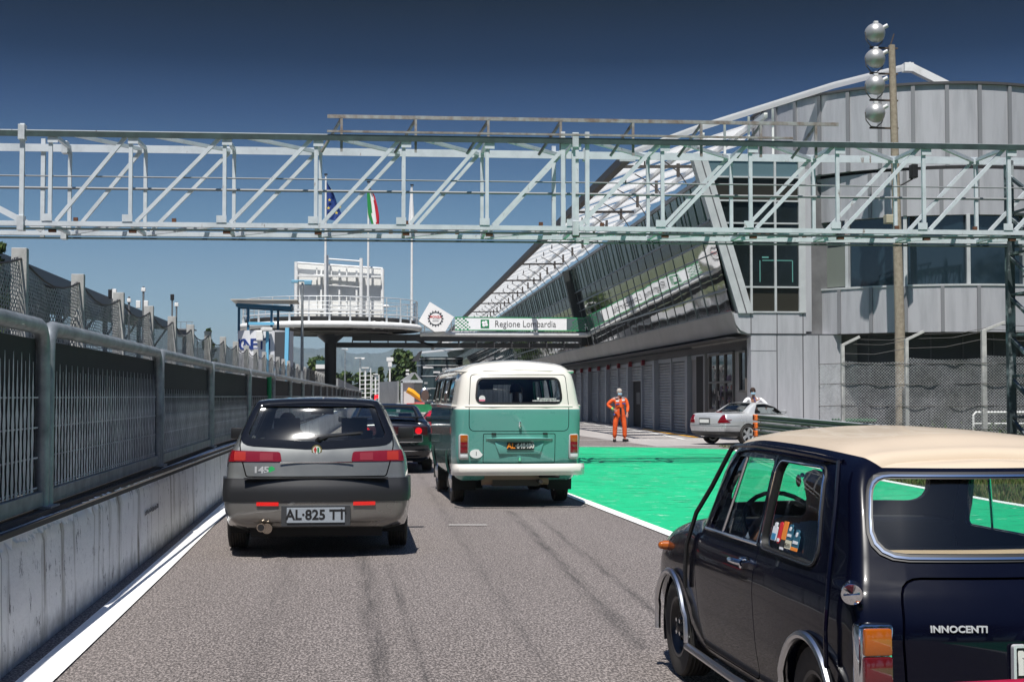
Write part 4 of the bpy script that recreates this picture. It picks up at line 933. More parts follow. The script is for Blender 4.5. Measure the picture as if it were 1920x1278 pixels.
# timing tower: white drum with blue frame
def tower():
    Y = 62; s = Y / F_PX; px0 = 447; p = at(px0, 690, Y); q = at(552, 620, Y); cx = at(498, 650, Y).x; root = empty('timing_tower', (cx, Y, 0), 0, 'white drum shaped cabin with blue steel frame behind the pit wall', 'cabin')
    r = (q.x - p.x) / 2; zt = at(500, 621, Y).z; b = MB(); b.lathe([(.01, 1.2), (r, 1.2), (r, zt), (.01, zt)], 40); b.build('drum', mat('drum_white', (.74, .75, .78), .5), root, smooth=40)
    b = MB(); b.box((r * .55, -r * .80, (zt + 1.9) / 2 + .3), (r * .62, .3, 1.6)); b.build('doorway', mat('door_dark', (.06, .065, .075), .6), root)
    b = MB(); b.lathe([(r + .01, 1.35), (r + .06, 1.4), (r + .06, 1.55), (r + .01, 1.6)], 40); b.build('band', mat('sky_blue', (.10, .38, .62), .5), root)
    # curved lettering
    for i, ch in enumerate('AGNETI'):
        a = R(205 + i * 15); text('lettering', ch, .66, mat('letter_blue', (.02, .05, .22), .5), root, ((r + .01) * math.cos(a), (r + .01) * math.sin(a), 3.62), (R(90), 0, a + R(90)), .01, .006)
    bl = mat('frame_blue', (.025, .12, .22), .45); lb_ = mat('frame_light_blue', (.16, .46, .68), .45); b = MB(); zc = at(450, 574, Y).z
    for x, y_ in ((-r * .95, -.2), (-r * .58, -r * .7), (r * .25, -r * .8), (r * .42, .5)): b.bar((x, y_, zt - .1), (x, y_, zc), .13, .1)
    for y_ in (-r * .75, .4): b.bar((-r * .98, y_, zc), (r * .95, y_, zc - .12), .12, .16)
    b.bar((-r * .98, -r * .75, zc), (-r * .98, .5, zc), .1); b.bar((r * .95, -r * .75, zc), (r * .95, .5, zc - .1), .1)
    b.build('canopy_frame', bl, root)
    b = MB(); b.box((0, -.1, zc + .2), (r * 2.35, r * 2.2, .04)); b.build('canopy', mat('canopy_pale', (.55, .53, .48), .5), root)
    b = MB(); b.bar((r * .12, -r - .15, 1.3), (r * .12, -r - .1, zt), .14, .12); b.bar((r * .78, -r - .12, 1.3), (r * .82, -r + .1, zt + .1), .16, .14)
    for k in range(5): b.bar((r * .12, -r - .15, 1.5 + k * .27), (r * .78, -r - .15, 1.5 + k * .27), .06)
    b.box((-r * .1, -r * .9, zt + .28), (r * .9, .3, .12)); b.build('ladder', lb_, root)
    b = MB(); b.box((-r * .14, -r - .2, zt - .25), (.28, .3, .42)); b.box((r * .1, -r - .25, zt + .02), (.45, .25, .16), 0, .4); b.build('camera_housing', white_p, root, bevel=.03)
tower()
# far end of the pit building with glass rotunda
def rotunda():
    Y = 185; a = at(783, 660, Y); c_ = at(866, 660, Y); r = (c_.x - a.x) / 2 + .2; zt = at(820, 657, Y).z; root = empty('far_pavilion', (a.x + r, Y + r, 0), 0, 'dark glass pavilion at the far end of the pit building', 'building')
    b = MB(); b.lathe([(.01, 0), (r, 0), (r * 1.02, 2.5), (r * .98, 4.6), (r, zt - .8), (.01, zt - .8)], 28); b.build('glass_drum', mat('drum_glass', (.02, .035, .04), .06, 0, 0, 1.0), root, smooth=30)
    b = MB()
    for z in (2.4, 4.0, 5.4, zt - 1.1): b.lathe([(r * 1.03, z), (r * 1.03, z + .10), (r * .98, z + .10)], 28)
    b.build('floor_band', white_f, root)
    b = MB(); b.add([(-r * .9, -r, zt - .3), (r * 1.6, -r, zt + .5), (r * 1.6, r, zt + .8), (-r * .9, r, zt), (-r * .9, -r, zt - .42), (r * 1.6, -r, zt + .38), (r * 1.6, r, zt + .68), (-r * .9, r, zt - .12)], [(0, 1, 2, 3), (7, 6, 5, 4), (0, 4, 5, 1), (1, 5, 6, 2), (2, 6, 7, 3), (3, 7, 4, 0)]); b.build('roof', white_f, root)
    b = MB(); b.prism([(-r * 1.25, zt - 1.4), (-r * .95, zt - .2), (-r * .8, zt), (-r * .95, zt - 1.4)], 'y', -r, -r + .6); b.build('roof_fin', mat('fin_dark', (.05, .05, .055), .5), root)
    rr = random.Random(3); b = MB()
    for i in range(30): an = R(rr.uniform(200, 340)); b.box((r * 1.01 * math.cos(an), r * 1.01 * math.sin(an), rr.uniform(.5, zt - 2)), (rr.uniform(.2, 1.4), .1, rr.uniform(.08, .35)), rr.randrange(2))
    b.build('balcony_furniture', [mat('far_grey', (.3, .31, .32), .5), mat('far_white', (.6, .6, .6), .5)], root)
rotunda()
# hut with gable, far low walls, scaffold towers
def hut():
    Y = 150; a = at(751, 757, Y); c_ = at(792, 757, Y); W_ = c_.x - a.x; root = empty('gable_hut', ((a.x + c_.x) / 2, Y, 0), 0, 'small pale hut with gabled roof left of the glass pavilion', 'hut'); zt = at(770, 698, Y).z; ze = at(770, 714, Y).z
    b = MB(); b.box((0, .8, ze / 2), (W_ - .4, 2, ze)); b.build('wall', mat('hut_wall', (.62, .57, .56), .7), root)
    b = MB(); b.prism([(-W_ / 2, ze), (W_ / 2, ze), (.4, zt), (.1, zt)], 'y', -.4, 3); b.build('roof', mat('hut_roof', (.30, .31, .32), .6), root)
    b = MB(); b.box((-W_ / 2 + .1, -.5, ze / 2), (.22, .2, ze)); b.box((0, -.5, ze - .08), (W_, .2, .22)); b.box((W_ * .3, -.45, ze * .55), (.8, .2, ze * .9), 1); b.build('porch', [galv_light, mat('porch_dark', (.06, .06, .06), .7)], root)
    b = MB(); b.prism([(-.15, ze + .15), (.7, ze + .15), (.3, ze + .8)], 'y', -.42, -.38); b.build('gable_opening', mat('leaf_dark', (1, 1, 1)), root)
hut()
def wallpiece(name, pa, pb, Y0, Y1, z, m, label, cat='wall'):
    b = MB(); A_ = Vector((pa, Y0, 0)); B_ = Vector((pb, Y1, 0)); b.bar(A_ + Vector((0, 0, z / 2)), B_ + Vector((0, 0, z / 2)), .3, z); return tag(b.build(name, m), label, cat)
a = at(712, 757, 132); c_ = at(862, 761, 125); b = MB(); b.bar((a.x, 132, .36), (c_.x + 1, 125, .36), .3, .72, 0); tag(b.build('tyre_wall', dirty('green_board', (.012, .24, .09), (.02, .17, .07), .6, 0, 3)), 'low green barrier board across the far curve', 'barrier')
a = at(746, 749, 128); b = MB(); b.box((0, 0, .4), (.35, .25, .8)); tag(b.build('white_marker', white_p, None, bevel=.03, loc=(a.x, 127, 0)), 'small white marker block in front of the green barrier', 'marker')
fg = dirty('far_fence_grey', (.32, .33, .335), (.24, .25, .255), .7, .2, .6)
a = at(708, 716, 170); c_ = at(744, 713, 165); b = MB(); b.bar((a.x, 170, a.z / 2), (c_.x, 160, a.z / 2), .2, a.z); tag(b.build('far_mesh_screen', fg), 'grey mesh screen wall beyond the green barrier', 'fence')
a = at(634, 709, 140); c_ = at(678, 733, 175); b = MB()
b.add([(a.x, 140, 0), (c_.x, 205, 0), (c_.x, 205, at(676, 728, 205).z), (a.x, 140, a.z)], [(0, 1, 2, 3)]); b.add([(a.x - .3, 140, 0), (c_.x - .3, 205, 0), (c_.x - .3, 205, at(676, 728, 205).z), (a.x - .3, 140, a.z)], [(3, 2, 1, 0)]); b.add([(a.x, 140, 0), (a.x, 140, a.z), (a.x - .3, 140, a.z), (a.x - .3, 140, 0)], [(0, 1, 2, 3)]); tag(b.build('far_trackside_screen', fg), 'long grey trackside screen right of the podium column', 'fence')
for px, pt, Y, wd, lb_ in ((577, 688, 105, 26, 'stacked grey panels just right of the lamp post foot'), (604, 697, 118, 20, 'grey panel stack left of the podium column')):
    a = at(px, pt, Y); s = Y / F_PX; b = MB()
    for k in range(4): b.box(((k - 1.5) * wd * s / 4, k * .3, a.z / 2 - k * .08), (wd * s / 4.4, .1, a.z - k * .16))
    tag(b.build('fence_panel_stack', fg, None, loc=(a.x, Y, 0)), lb_, 'fence panels')
a = at(604, 685, 121); b = MB(); b.box((0, 0, 0), (1.05, 1, .35), 0); b.box((0, 0, .35), (1.0, 1, .35), 1); b.box((0, 0, -1.5), (.9, .8, 3.0), 2); tag(b.build('marshal_booth', [white_p, mat('booth_glass', (.06, .14, .15), .1), mat('booth_grey', (.12, .12, .12), .7)], None, loc=(a.x, 121, a.z - .1)), 'small white-topped marshal booth left of the podium column', 'booth')
def scaffold(px, pt, pb, wd, Y, label):
    a = at(px, pt, Y); z0 = at(px, pb, Y).z; s = Y / F_PX; w_ = wd * s; h = a.z - 0; root = empty('scaffold_tower', (a.x, Y, 0), 0, label, 'scaffold tower', 'white scaffold towers far down the lane'); b = MB()
    for x in (-w_ / 2, 0, w_ / 2): b.bar((x, 0, 0), (x, 0, h), .14 if x == 0 else .08)
    n_ = int(h / .45)
    for i in range(n_): b.bar((-w_ / 2, 0, .4 + i * .45), (w_ / 2, 0, .45 + i * .45), .07)
    b.build('scaffold_frame', white_steel, root)
    b = MB(); b.box((0, 0, h + .05), (w_ * .7, .4, .10)); b.build('lamp_head', white_p, root)
scaffold(685, 690, 735, 20, 150, 'taller white scaffold ladder tower in the distance'); scaffold(704, 702, 735, 13, 152, 'shorter white scaffold tower right of the taller one')
b = MB()
for k in range(7): b.box((0, 0, -k * .20), (.36 - .0 * k, .1, .20), k % 2)
a = at(764, 694, 158); tag(b.build('striped_mast_head', [white_p, black], None, loc=(a.x, 158, a.z)), 'black and white banded mast top above the gabled hut', 'mast')
b = MB(); b.box((0, 0, -.4), (.5, .4, .8)); b.box((0, 0, .2), (.9, .5, .5), 0); b.cyl((0, 0, -9), (0, 0, -.5), .12, 6); a = at(731, 676, 190); tag(b.build('siren_mast', white_p, None, loc=(a.x, 190, a.z)), 'thin mast with white horn loudspeakers beside the dark trees', 'mast')
b = MB(); b.box((0, 0, 0), (.22, .3, .22)); b.box((-.24, 0, 0), (.22, .28, .22), 1); b.cyl((-.1, 0, -2), (-.1, 0, 0), .06, 6); a = at(706, 743, 92); tag(b.build('signal_light', [mat('signal_red', (.7, .01, .02), .4, emit=((1, .02, .03), 1.2)), black], None, loc=(a.x, 92, a.z)), 'small red signal light above the grey hatchback roof', 'traffic light')
# colourful inflatable-looking machine
a = at(777, 745, 138); rr = random.Random(1); root = empty('fire_cart', (a.x, 138, .3), 0, 'yellow and red fire cart with hose reel by the gabled hut', 'cart')
b = MB(); b.tube([(-.7, 0, 1.75), (-.2, 0, 1.5), (.3, 0, 1.1), (.8, 0, .75)], [.28, .3, .26, .2], 8); b.build('hose_boom', mat('cart_yellow', (.80, .36, .01), .5), root, smooth=40)
b = MB(); b.box((-.2, .1, .25), (1.1, .6, .4), 0); b.box((.5, 0, .35), (.9, .4, .4), 1, .3); b.box((-.7, -.1, .1), (.5, .5, .5), 2)
for x in (-.6, .5): b.cyl((x, -.35, 0), (x, .35, 0), .22, 12, 3)
b.build('cart_body', [mat('cart_red', (.55, .03, .03), .5), mat('cart_pink', (.75, .14, .16), .5), mat('cart_gold', (.6, .3, .03), .5), black], root)

# ================================================================== GUARDRAIL, PADDOCK FENCE
def guardrail():
    A_ = Vector((11.62, 39.7, .93)); B_ = Vector((12.95, 24.5, .66)); C_ = Vector((12.6, 12, .60)); root = empty('guardrail', (A_.x, A_.y, 0), 0, 'dark green four-rail guardrail with grey top and orange ends', 'guardrail'); O = Vector((A_.x, A_.y, 0))
    gm = dirty('rail_green', (.030, .075, .045), (.05, .09, .06), .5, .1, 3); tops = dirty('rail_grey_top', (.40, .44, .46), (.30, .33, .35), .45, .3, 4); orr = mat('orange_end', (.80, .16, .02), .5)
    for k in range(4):
        b = MB(); dz = k * .225
        for P_, Q_ in ((A_, B_), (B_, C_)):
            p = P_ - O - Vector((0, 0, dz)); q = Q_ - O - Vector((0, 0, dz))
            d = (q - p).normalized(); n_ = Vector((d.y, -d.x, 0))
            if n_.x > 0: n_ = -n_
            prof_ = [(0, 0, 1), (.05, -.015, 0), (.05, -.075, 0), (.0, -.10, 0), (.05, -.125, 0), (.05, -.175, 0), (0, -.19, 0), (-.02, -.19, 0), (-.02, 0, 1)]
            vs = []; n2 = len(prof_)
            for e in (p, q):
                for o_, z_, _ in prof_: vs.append(e + n_ * o_ + Vector((0, 0, z_)))
            for i in range(n2): b.f.append(tuple(len(b.v) + x for x in (i, n2 + i, n2 + (i + 1) % n2, (i + 1) % n2))); b.m.append(1 if i in (0, 8, 7) or (i == 3) else 0)
            b.v += [tuple(v) for v in vs]
        b.build('rail', [gm, tops], root, smooth=30, fixn=True)
        b = MB(); z = A_.z - dz - .09; b.box((-.02, .05, z), (.16, .30, .17)); b.cyl((-.10, .12, z), (.06, .12, z), .09, 12); b.build('orange_cap', orr, root, bevel=.02)
    b = MB()
    for i in range(14):
        f = i / 6.; e = A_.lerp(B_, f) if f <= 1 else B_.lerp(C_, f - 1); b.box((e.x - O.x + .14, e.y - O.y, e.z / 2), (.12, .10, e.z))
    b.build('rail_post', galv, root)
guardrail()
def rfence():
    root = empty('paddock_fence', (13.9, 41, 0), 0, 'chain link paddock fence with angled barbed wire arms, on the right', 'fence'); O = root.location
    X = [at(1537, 700, 41).x, at(1580, 700, 41).x, at(1700, 700, 40.6).x, at(1845, 700, 40.2).x, at(1990, 700, 39.8).x, at(2140, 700, 39.4).x]; Yv = [41.2, 41, 40.6, 40.2, 39.8, 39.4]
    ztop = [2.42, 2.45, 2.55, 2.62, 2.7, 2.8]; hp = [2.5, 3.0, 3.15, 3.42, 3.5, 3.6]
    for i in range(6):
        if i:
            b = MB(); b.box((0, 0, hp[i] / 2), (.14 if i > 2 else .10, .12, hp[i])); b.bar((0, 0, hp[i] - .03), (.50 if i < 3 else .62, -.1, hp[i] + .22), .09, .08); o = b.build('fence_post', dirty('fence_concrete', (.52, .52, .50), (.36, .36, .35), .9, 0, 6), root, bevel=.006, loc=(X[i], Yv[i], 0)); loc(o, root)
        if i < 5:
            o = net('chain_link', (X[i], Yv[i] - .07, 0), (X[i + 1], Yv[i + 1] - .07, 0), .05, (ztop[i] + ztop[i + 1]) / 2, chain_r, root, .10, .05, 16, 8, i + 20); loc(o, root)
    b = MB()
    for k, dz in enumerate((-.28, .0, .14)):
        pts = []
        for i in range(1, 6):
            off = .25 * k; pts.append((X[i] + off, Yv[i] - .05 * k, hp[i] + dz)); 
            if i < 5: pts.append(((X[i] + X[i + 1]) / 2 + off, (Yv[i] + Yv[i + 1]) / 2, (hp[i] + hp[i + 1]) / 2 + dz - .10))
        b.tube(pts, .009, 5)
    for z in (.45, 1.15, 1.8, 2.4):
        b.tube([(X[i], Yv[i] - .09, z + .03 * (i % 2)) for i in range(6)], .011, 5)
    o = b.build('barbed_wire', mat('wire_dark', (.03, .03, .03), .6), root); loc(o, root)
rfence()
# low white tubular barrier and shrubs behind the fence
b = MB(); pa = at(1825, 775, 42.2); pb = at(1925, 772, 42.2); b.tube([(pa.x, 42.2, .3), (pa.x, 42.2, .86), (pa.x + .08, 42.2, .95), (pb.x, 42.2, .95), (pb.x + .1, 42.2, .86), (pb.x + .1, 42.2, .3)], .035, 8); b.cyl((pa.x, 42.2, .6), (pb.x, 42.2, .6), .03, 6)
tag(b.build('crowd_barrier', white_steel), 'low white tubular barrier behind the chain link fence', 'barrier')
b = MB(); a = at(1612, 782, 42.5); b.box((0, 0, .35), (1.1, .7, .6), 0); b.box((0, 0, .70), (1.2, .8, .10), 1); b.cyl((-.4, -.36, .1), (-.4, .36, .1), .1, 10, 2); tag(b.build('waste_container', [mat('bin_green', (.02, .07, .035), .6), mat('bin_lid', (.05, .16, .08), .6), black], None, bevel=.03, loc=(a.x, 43.0, 0)), 'small green lidded waste container behind the fence', 'bin')
def shrub(x, y, h, label, seed):
    rnd = random.Random(seed); root = empty('shrub', (x, y, -.05), 0, label, 'shrub', 'weedy shrubs along the paddock fence'); b = MB()
    for i in range(420):
        d = Vector((rnd.gauss(0, .32), rnd.gauss(0, .22), abs(rnd.gauss(.4, .3)) * h)); leaf_card(b, d, .05, rnd, rnd.choice((0, 1, 2)))
    b.build('foliage', LEAF, root, fixn=False); b = MB()
    for k in range(3): b.tube([(0, 0, 0), (rnd.gauss(0, .12), rnd.gauss(0, .1), h * .6)], [.015, .006], 5)
    b.build('stem', bark, root)
for i, (px, h, lb_) in enumerate(((1565, .45, 'low weed clump left of the concrete pole'), (1640, .5, 'weed clump right behind the guardrail, left of the pole foot'), (1740, .6, 'leafy weed clump just right of the concrete pole foot'), (1800, .5, 'weed clump between the pole and the white barrier'), (1860, .7, 'bushy weed clump at the white tubular barrier'), (1905, .6, 'weed clump at the right edge by the gantry tower'))):
    g = at(px, 800, 41.0); shrub(g.x, 40.6 + (i % 2) * .3, h, lb_, 60 + i)
from mathutils.bvhtree import BVHTree
# ================================================================== VEHICLES
def pchip(xs, ys, q, flat=False):
    n = len(xs); h = [xs[i + 1] - xs[i] for i in range(n - 1)]; d = [(ys[i + 1] - ys[i]) / h[i] for i in range(n - 1)]; m = [0.0] * n
    for i in range(1, n - 1):
        if d[i - 1] * d[i] > 0: w1 = 2 * h[i] + h[i - 1]; w2 = h[i] + 2 * h[i - 1]; m[i] = (w1 + w2) / (w1 / d[i - 1] + w2 / d[i])
    m[0] = d[0]; m[-1] = 0.0 if flat else d[-1]; out = []
    for t_ in q:
        i = 0
        while i < n - 2 and t_ > xs[i + 1]: i += 1
        t = (t_ - xs[i]) / h[i]; out.append(ys[i] * (1 + 2 * t) * (1 - t) ** 2 + h[i] * m[i] * t * (1 - t) ** 2 + ys[i + 1] * t * t * (3 - 2 * t) + h[i] * m[i + 1] * t * t * (t - 1))
    return out
def loft(stations, dk=4, ds=5, rear_r=.05, front_r=.06, crown_r=.03, crown_f=.03, S=10, stcols=None):
    """stations: list of K-point half sections (x,y,z), rear to front. Returns verts, faces, k-segment index of each face."""
    K = len(stations[0]); G = [[tuple(p) for p in s_] for s_ in stations]
    def dens(rows, d, flat=False):
        n = len(rows); xs = list(range(n)); q = [i / d for i in range((n - 1) * d + 1)]
        cols = [[pchip(xs, [r[c][a] for r in rows], q, flat and a > 0) for a in range(3)] for c in range(len(rows[0]))]
        return [[tuple(cols[c][a][i] for a in range(3)) for c in range(len(rows[0]))] for i in range(len(q))]
    G = dens(G, ds); T = [list(c_) for c_ in zip(*G)]; T = dens(T, dk, True); G = [list(c_) for c_ in zip(*T)]   # G[i][j]
    def ends(row, sgn, r):
        out = []
        zt = row[-1][2]; zb = row[0][2]
        for k in range(1, 5):
            th = R(90 * k / 4); c_ = 1 - math.cos(th); s_ = math.sin(th)
            o = []
            for x, y, z in row:
                f = (z - zb) / (zt - zb); wz = max(0, (f - .75) / .25) - max(0, (.12 - f) / .12)
                o.append((max(0, x - min(r, x) * c_) if x > r else x * (1 - c_ * .6), y + sgn * r * s_, z - wz * r * c_ * .8))
            out.append(o)
        return out
    G = ends(G[0], -1, rear_r)[::-1] + G + ends(G[-1], 1, front_r)
    N = len(G); M = len(G[0]); V = []; idx = {}
    def vid(side, i, j):
        if j == M - 1: side = 1
        k = (side, i, j)
        if k not in idx:
            x, y, z = G[i][j]; x = 0.0 if j == M - 1 else max(x, 1e-3); idx[k] = len(V); V.append((x * side, y, z))
        return idx[k]
    F = []; KS = []
    for i in range(N - 1):
        for j in range(M - 1):
            F.append((vid(1, i, j), vid(1, i + 1, j), vid(1, i + 1, j + 1), vid(1, i, j + 1))); KS.append((j // dk, j))
            F.append((vid(-1, i, j + 1), vid(-1, i + 1, j + 1), vid(-1, i + 1, j), vid(-1, i, j))); KS.append((j // dk, j))
    base = {}
    for (i, sgn, cr) in ((0, -1, crown_r), (N - 1, 1, crown_f)):
        rows = []
        for j in range(M):
            if j == M - 1: rows.append([vid(1, i, j)] * (S + 1)); continue
            x, y, z = G[i][j]; row = [vid(1, i, j)]
            for q in range(1, S):
                t_ = 1 - 2 * q / S; f = 1.0 if 0 < j < M - 2 else .5; V.append((x * t_, y + sgn * cr * (1 - t_ * t_) * f, z + (.0))); row.append(len(V) - 1)
            row.append(vid(-1, i, j)); rows.append(row)
        base[i] = rows[0]
        for j in range(M - 1):
            for q in range(S):
                a, b_, c_, d_ = rows[j][q], rows[j][q + 1], rows[j + 1][q + 1], rows[j + 1][q]
                f = [a, b_, c_, d_] if sgn > 0 else [d_, c_, b_, a]
                f = [v for n_, v in enumerate(f) if v != f[n_ - 1]]
                if len(f) > 2: F.append(tuple(f)); KS.append((j // dk, j))
    for i in range(N - 1):
        a = base.get(i, [vid(1, i, 0), vid(-1, i, 0)]); b_ = base.get(i + 1, [vid(1, i + 1, 0), vid(-1, i + 1, 0)])
        F.append(tuple(a[::-1] + b_)); KS.append((0, -1))
    return V, F, KS
def tmp(V, F, mats, mi=None, fix=True):
    me = bpy.data.meshes.new('tmp'); me.from_pydata(V, [], F)
    for m in mats: me.materials.append(m)
    if mi: me.polygons.foreach_set('material_index', mi)
    bm = bmesh.new(); bm.from_mesh(me)
    if fix: bmesh.ops.remove_doubles(bm, verts=bm.verts, dist=1e-5)
    bmesh.ops.recalc_face_normals(bm, faces=bm.faces); bm.to_mesh(me); bm.free()
    return me
def shell(V, F, KS, d0, d1, mats, mfun=None, inner_mi=None):
    """closed body surface moved out by d0, hollowed by the same surface moved by d1"""
    me = tmp(V, F, mats, [mfun(k) if mfun else 0 for k in KS]); bm = bmesh.new(); bm.from_mesh(me); bm.normal_update()
    no = [v.normal.copy() for v in bm.verts]; co = [v.co.copy() for v in bm.verts]; fs = [[v.index for v in f.verts] for f in bm.faces]; ms = [f.material_index for f in bm.faces]; bm.free()
    n = len(co); V2 = [c_ + q * d0 for c_, q in zip(co, no)] + [c_ + q * d1 for c_, q in zip(co, no)]
    F2 = [tuple(f) for f in fs] + [tuple(i + n for i in reversed(f)) for f in fs]; im = len(mats) - 1 if inner_mi is None else inner_mi
    me2 = bpy.data.meshes.new('shell'); me2.from_pydata([tuple(v) for v in V2], [], F2)
    for m in mats: me2.materials.append(m)
    me2.polygons.foreach_set('material_index', ms + [im] * len(fs)); bpy.data.meshes.remove(me); return me2
def boolean(a, b, op='DIFFERENCE'):
    oa = bpy.data.objects.new('a', a); ob = bpy.data.objects.new('b', b); COL.objects.link(oa); COL.objects.link(ob)
    res = None
    for solver in ('MANIFOLD', 'EXACT'):
        md = oa.modifiers.new('b', 'BOOLEAN'); md.operation = op; md.object = ob
        try: md.solver = solver
        except Exception: oa.modifiers.remove(md); continue
        res = evalmesh(oa)
        if len(res.polygons) > 0 and not (op == 'DIFFERENCE' and len(res.polygons) == len(a.polygons) and solver == 'MANIFOLD'): break
        oa.modifiers.remove(md)
    bpy.data.objects.remove(oa); bpy.data.objects.remove(ob); return res
def rpoly(pts, r, off=0.0, seg=5):
    """polygon with rounded corners, optionally grown outward by off"""
    n = len(pts); A_ = sum(pts[i][0] * pts[(i + 1) % n][1] - pts[(i + 1) % n][0] * pts[i][1] for i in range(n)); P_ = [Vector(p) for p in (pts if A_ > 0 else pts[::-1])]
    if off:
        Q = []
        for i in range(n):
            a, b_, c_ = P_[i - 1], P_[i], P_[(i + 1) % n]; n1 = Vector(((b_ - a).y, -(b_ - a).x)).normalized(); n2 = Vector(((c_ - b_).y, -(c_ - b_).x)).normalized(); k = off / max(.3, 1 + n1.dot(n2)); Q.append(b_ + (n1 + n2) * k)
        P_ = Q
    rs = r if isinstance(r, (list, tuple)) else [r] * n
    if A_ < 0 and isinstance(r, (list, tuple)): rs = list(r)[::-1]
    out = []
    for i in range(n):
        a, b_, c_ = P_[i - 1], P_[i], P_[(i + 1) % n]; u = (a - b_); v = (c_ - b_); rr_ = max(.004, rs[i] + off); ang = u.angle(v); tl = min(rr_ / math.tan(ang / 2), u.length * .48, v.length * .48); u.normalize(); v.normalize()
        p0 = b_ + u * tl; p2 = b_ + v * tl
        for k in range(seg + 1):
            t_ = k / seg; out.append(tuple(p0 * (1 - t_) ** 2 + b_ * 2 * t_ * (1 - t_) + p2 * t_ * t_))
    return out
def pmesh(poly, axis, lo, hi, m=None):
    b = MB(); b.prism(poly, axis, lo, hi); return b.mesh('cut', m or [])
def ringmesh(po, pi_, axis, lo, hi):
    n = len(po); b = MB()
    def P(a, c): return {'x': (c, a[0], a[1]), 'y': (a[0], c, a[1]), 'z': (a[0], a[1], c)}[axis]
    vs = [P(p, lo) for p in po] + [P(p, hi) for p in po] + [P(p, lo) for p in pi_] + [P(p, hi) for p in pi_]; fs = []
    for i in range(n):
        j = (i + 1) % n; fs += [(i, j, n + j, n + i), (2 * n + j, 2 * n + i, 3 * n + i, 3 * n + j), (j, i, 2 * n + i, 2 * n + j), (n + i, n + j, 3 * n + j, 3 * n + i)]
    b.add(vs, fs); return b.mesh('ring', [])
class Car:
    def __init__(s, name, label, cat, stations, mats, mfun=None, th=.028, **k):
        s.root = empty(name, (0, 0, 0), 0, label, cat); s.V, s.F, s.KS = loft(stations, **k); s.mats = mats; s.mfun = mfun
        s.body = shell(s.V, s.F, s.KS, 0, -th, mats, mfun); s.tree = BVHTree.FromPolygons([Vector(v) for v in s.V], s.F)
    def ry(s, x, z):
        h = s.tree.ray_cast(Vector((x, -3, z)), Vector((0, 1, 0))); return h[0].y if h[0] is not None else 0.0
    def rx(s, y, z):
        h = s.tree.ray_cast(Vector((3, y, z)), Vector((-1, 0, 0))); return h[0].x if h[0] is not None else s.halfw
    def stick(s, o, x, z, y):
        '''slide a fitting along the car until its face y meets the rear skin'''
        o.location.y += s.ry(x, z) - y; return o
    def sh(s, d0, d1, m): return shell(s.V, s.F, s.KS, d0, d1, m if isinstance(m, list) else [m])
    def cut(s, me): s.body = boolean(s.body, me)
    def put(s, name, me, parent=None, ang=32, m=None):
        if m is not None:
            me.materials.clear(); me.materials.append(m); me.polygons.foreach_set('material_index', [0] * len(me.polygons))
        shade(me, ang); me.name = name; o = bpy.data.objects.new(name, me); link(o, parent or s.root); return o
    def window(s, pts, r, axis, lo, hi, glass, trim=None, tw=.016, parent=None, name='window', gd=-.010, tout=.006, both=False, bead=None):
        """cut an opening, fit a pane and a rubber or chrome surround"""
        outs = []
        for sg in ((1, -1) if both else (1,)):
            L, H_ = (lo, hi) if sg > 0 else (-hi, -lo)
            s.cut(pmesh(rpoly(pts, r), axis, L, H_))
            g = boolean(s.sh(gd, gd - .004, glass), pmesh(rpoly(pts, r, .008), axis, L, H_), 'INTERSECT'); o = s.put(name, g, parent)
            if trim:
                t_ = boolean(s.sh(tout, -.022, trim), ringmesh(rpoly(pts, r, tw), rpoly(pts, r, -.001), axis, L, H_), 'INTERSECT'); s.put('window_surround', t_, o)
            if bead: t_ = boolean(s.sh(tout + .005, -.002, bead), ringmesh(rpoly(pts, r, tw * .62), rpoly(pts, r, tw * .30), axis, L, H_), 'INTERSECT'); s.put('chrome_bead', t_, o)
            outs.append(o)
        return outs
    def panel(s, name, pts, r, axis, lo, hi, gap=.004, both=False, parent=None):
        outs = []
        for sg in ((1, -1) if both else (1,)):
            L, H_ = (lo, hi) if sg > 0 else (-hi, -lo)
            p = boolean(s.body.copy(), pmesh(rpoly(pts, r, -gap / 2), axis, L, H_), 'INTERSECT'); s.cut(pmesh(rpoly(pts, r, gap / 2), axis, L, H_)); outs.append(s.put(name, p, parent))
        return outs
    def slab(s, name, pts, r, axis, lo, hi, d0, d1, m, parent=None, both=False, ang=32):
        outs = []
        for sg in ((1, -1) if both else (1,)):
            L, H_ = (lo, hi) if sg > 0 else (-hi, -lo); outs.append(s.put(name, boolean(s.sh(d0, d1, m), pmesh(rpoly(pts, r), axis, L, H_), 'INTERSECT'), parent, ang))
        return outs
    def arch(s, y, z, r, x0, x1=1.2):
        n = 28; poly = [(y + r * math.cos(2 * math.pi * i / n), z + r * math.sin(2 * math.pi * i / n)) for i in range(n)]
        for L, H_ in ((x0, x1), (-x1, -x0)): s.cut(pmesh(poly, 'x', L, H_))
        b = MB()
        for sg in (1, -1):
            pr = [(sg * x0 * .99, y + (r + .01) * math.cos(a), z + (r + .01) * math.sin(a)) for a in [R(-20 + 220 * i / 20) for i in range(21)]]; n_ = len(pr); vs = pr + [(sg * x1, p[1], p[2]) for p in pr]; fs = [(i, i + 1, n_ + i + 1, n_ + i) for i in range(n_ - 1)]
            vs = pr + [(sg * (s.halfw - .03), p[1], p[2]) for p in pr]; b = MB(); b.add(vs, fs + [tuple(range(n_))]); b.build('wheel_well', blackm, s.root, fixn=False)
    def done(s, ang=32): return s.put('body', s.body, None, ang)
tyre_m = dirty('tyre', (.020, .019, .018), (.042, .038, .034), .75, 0, 10)
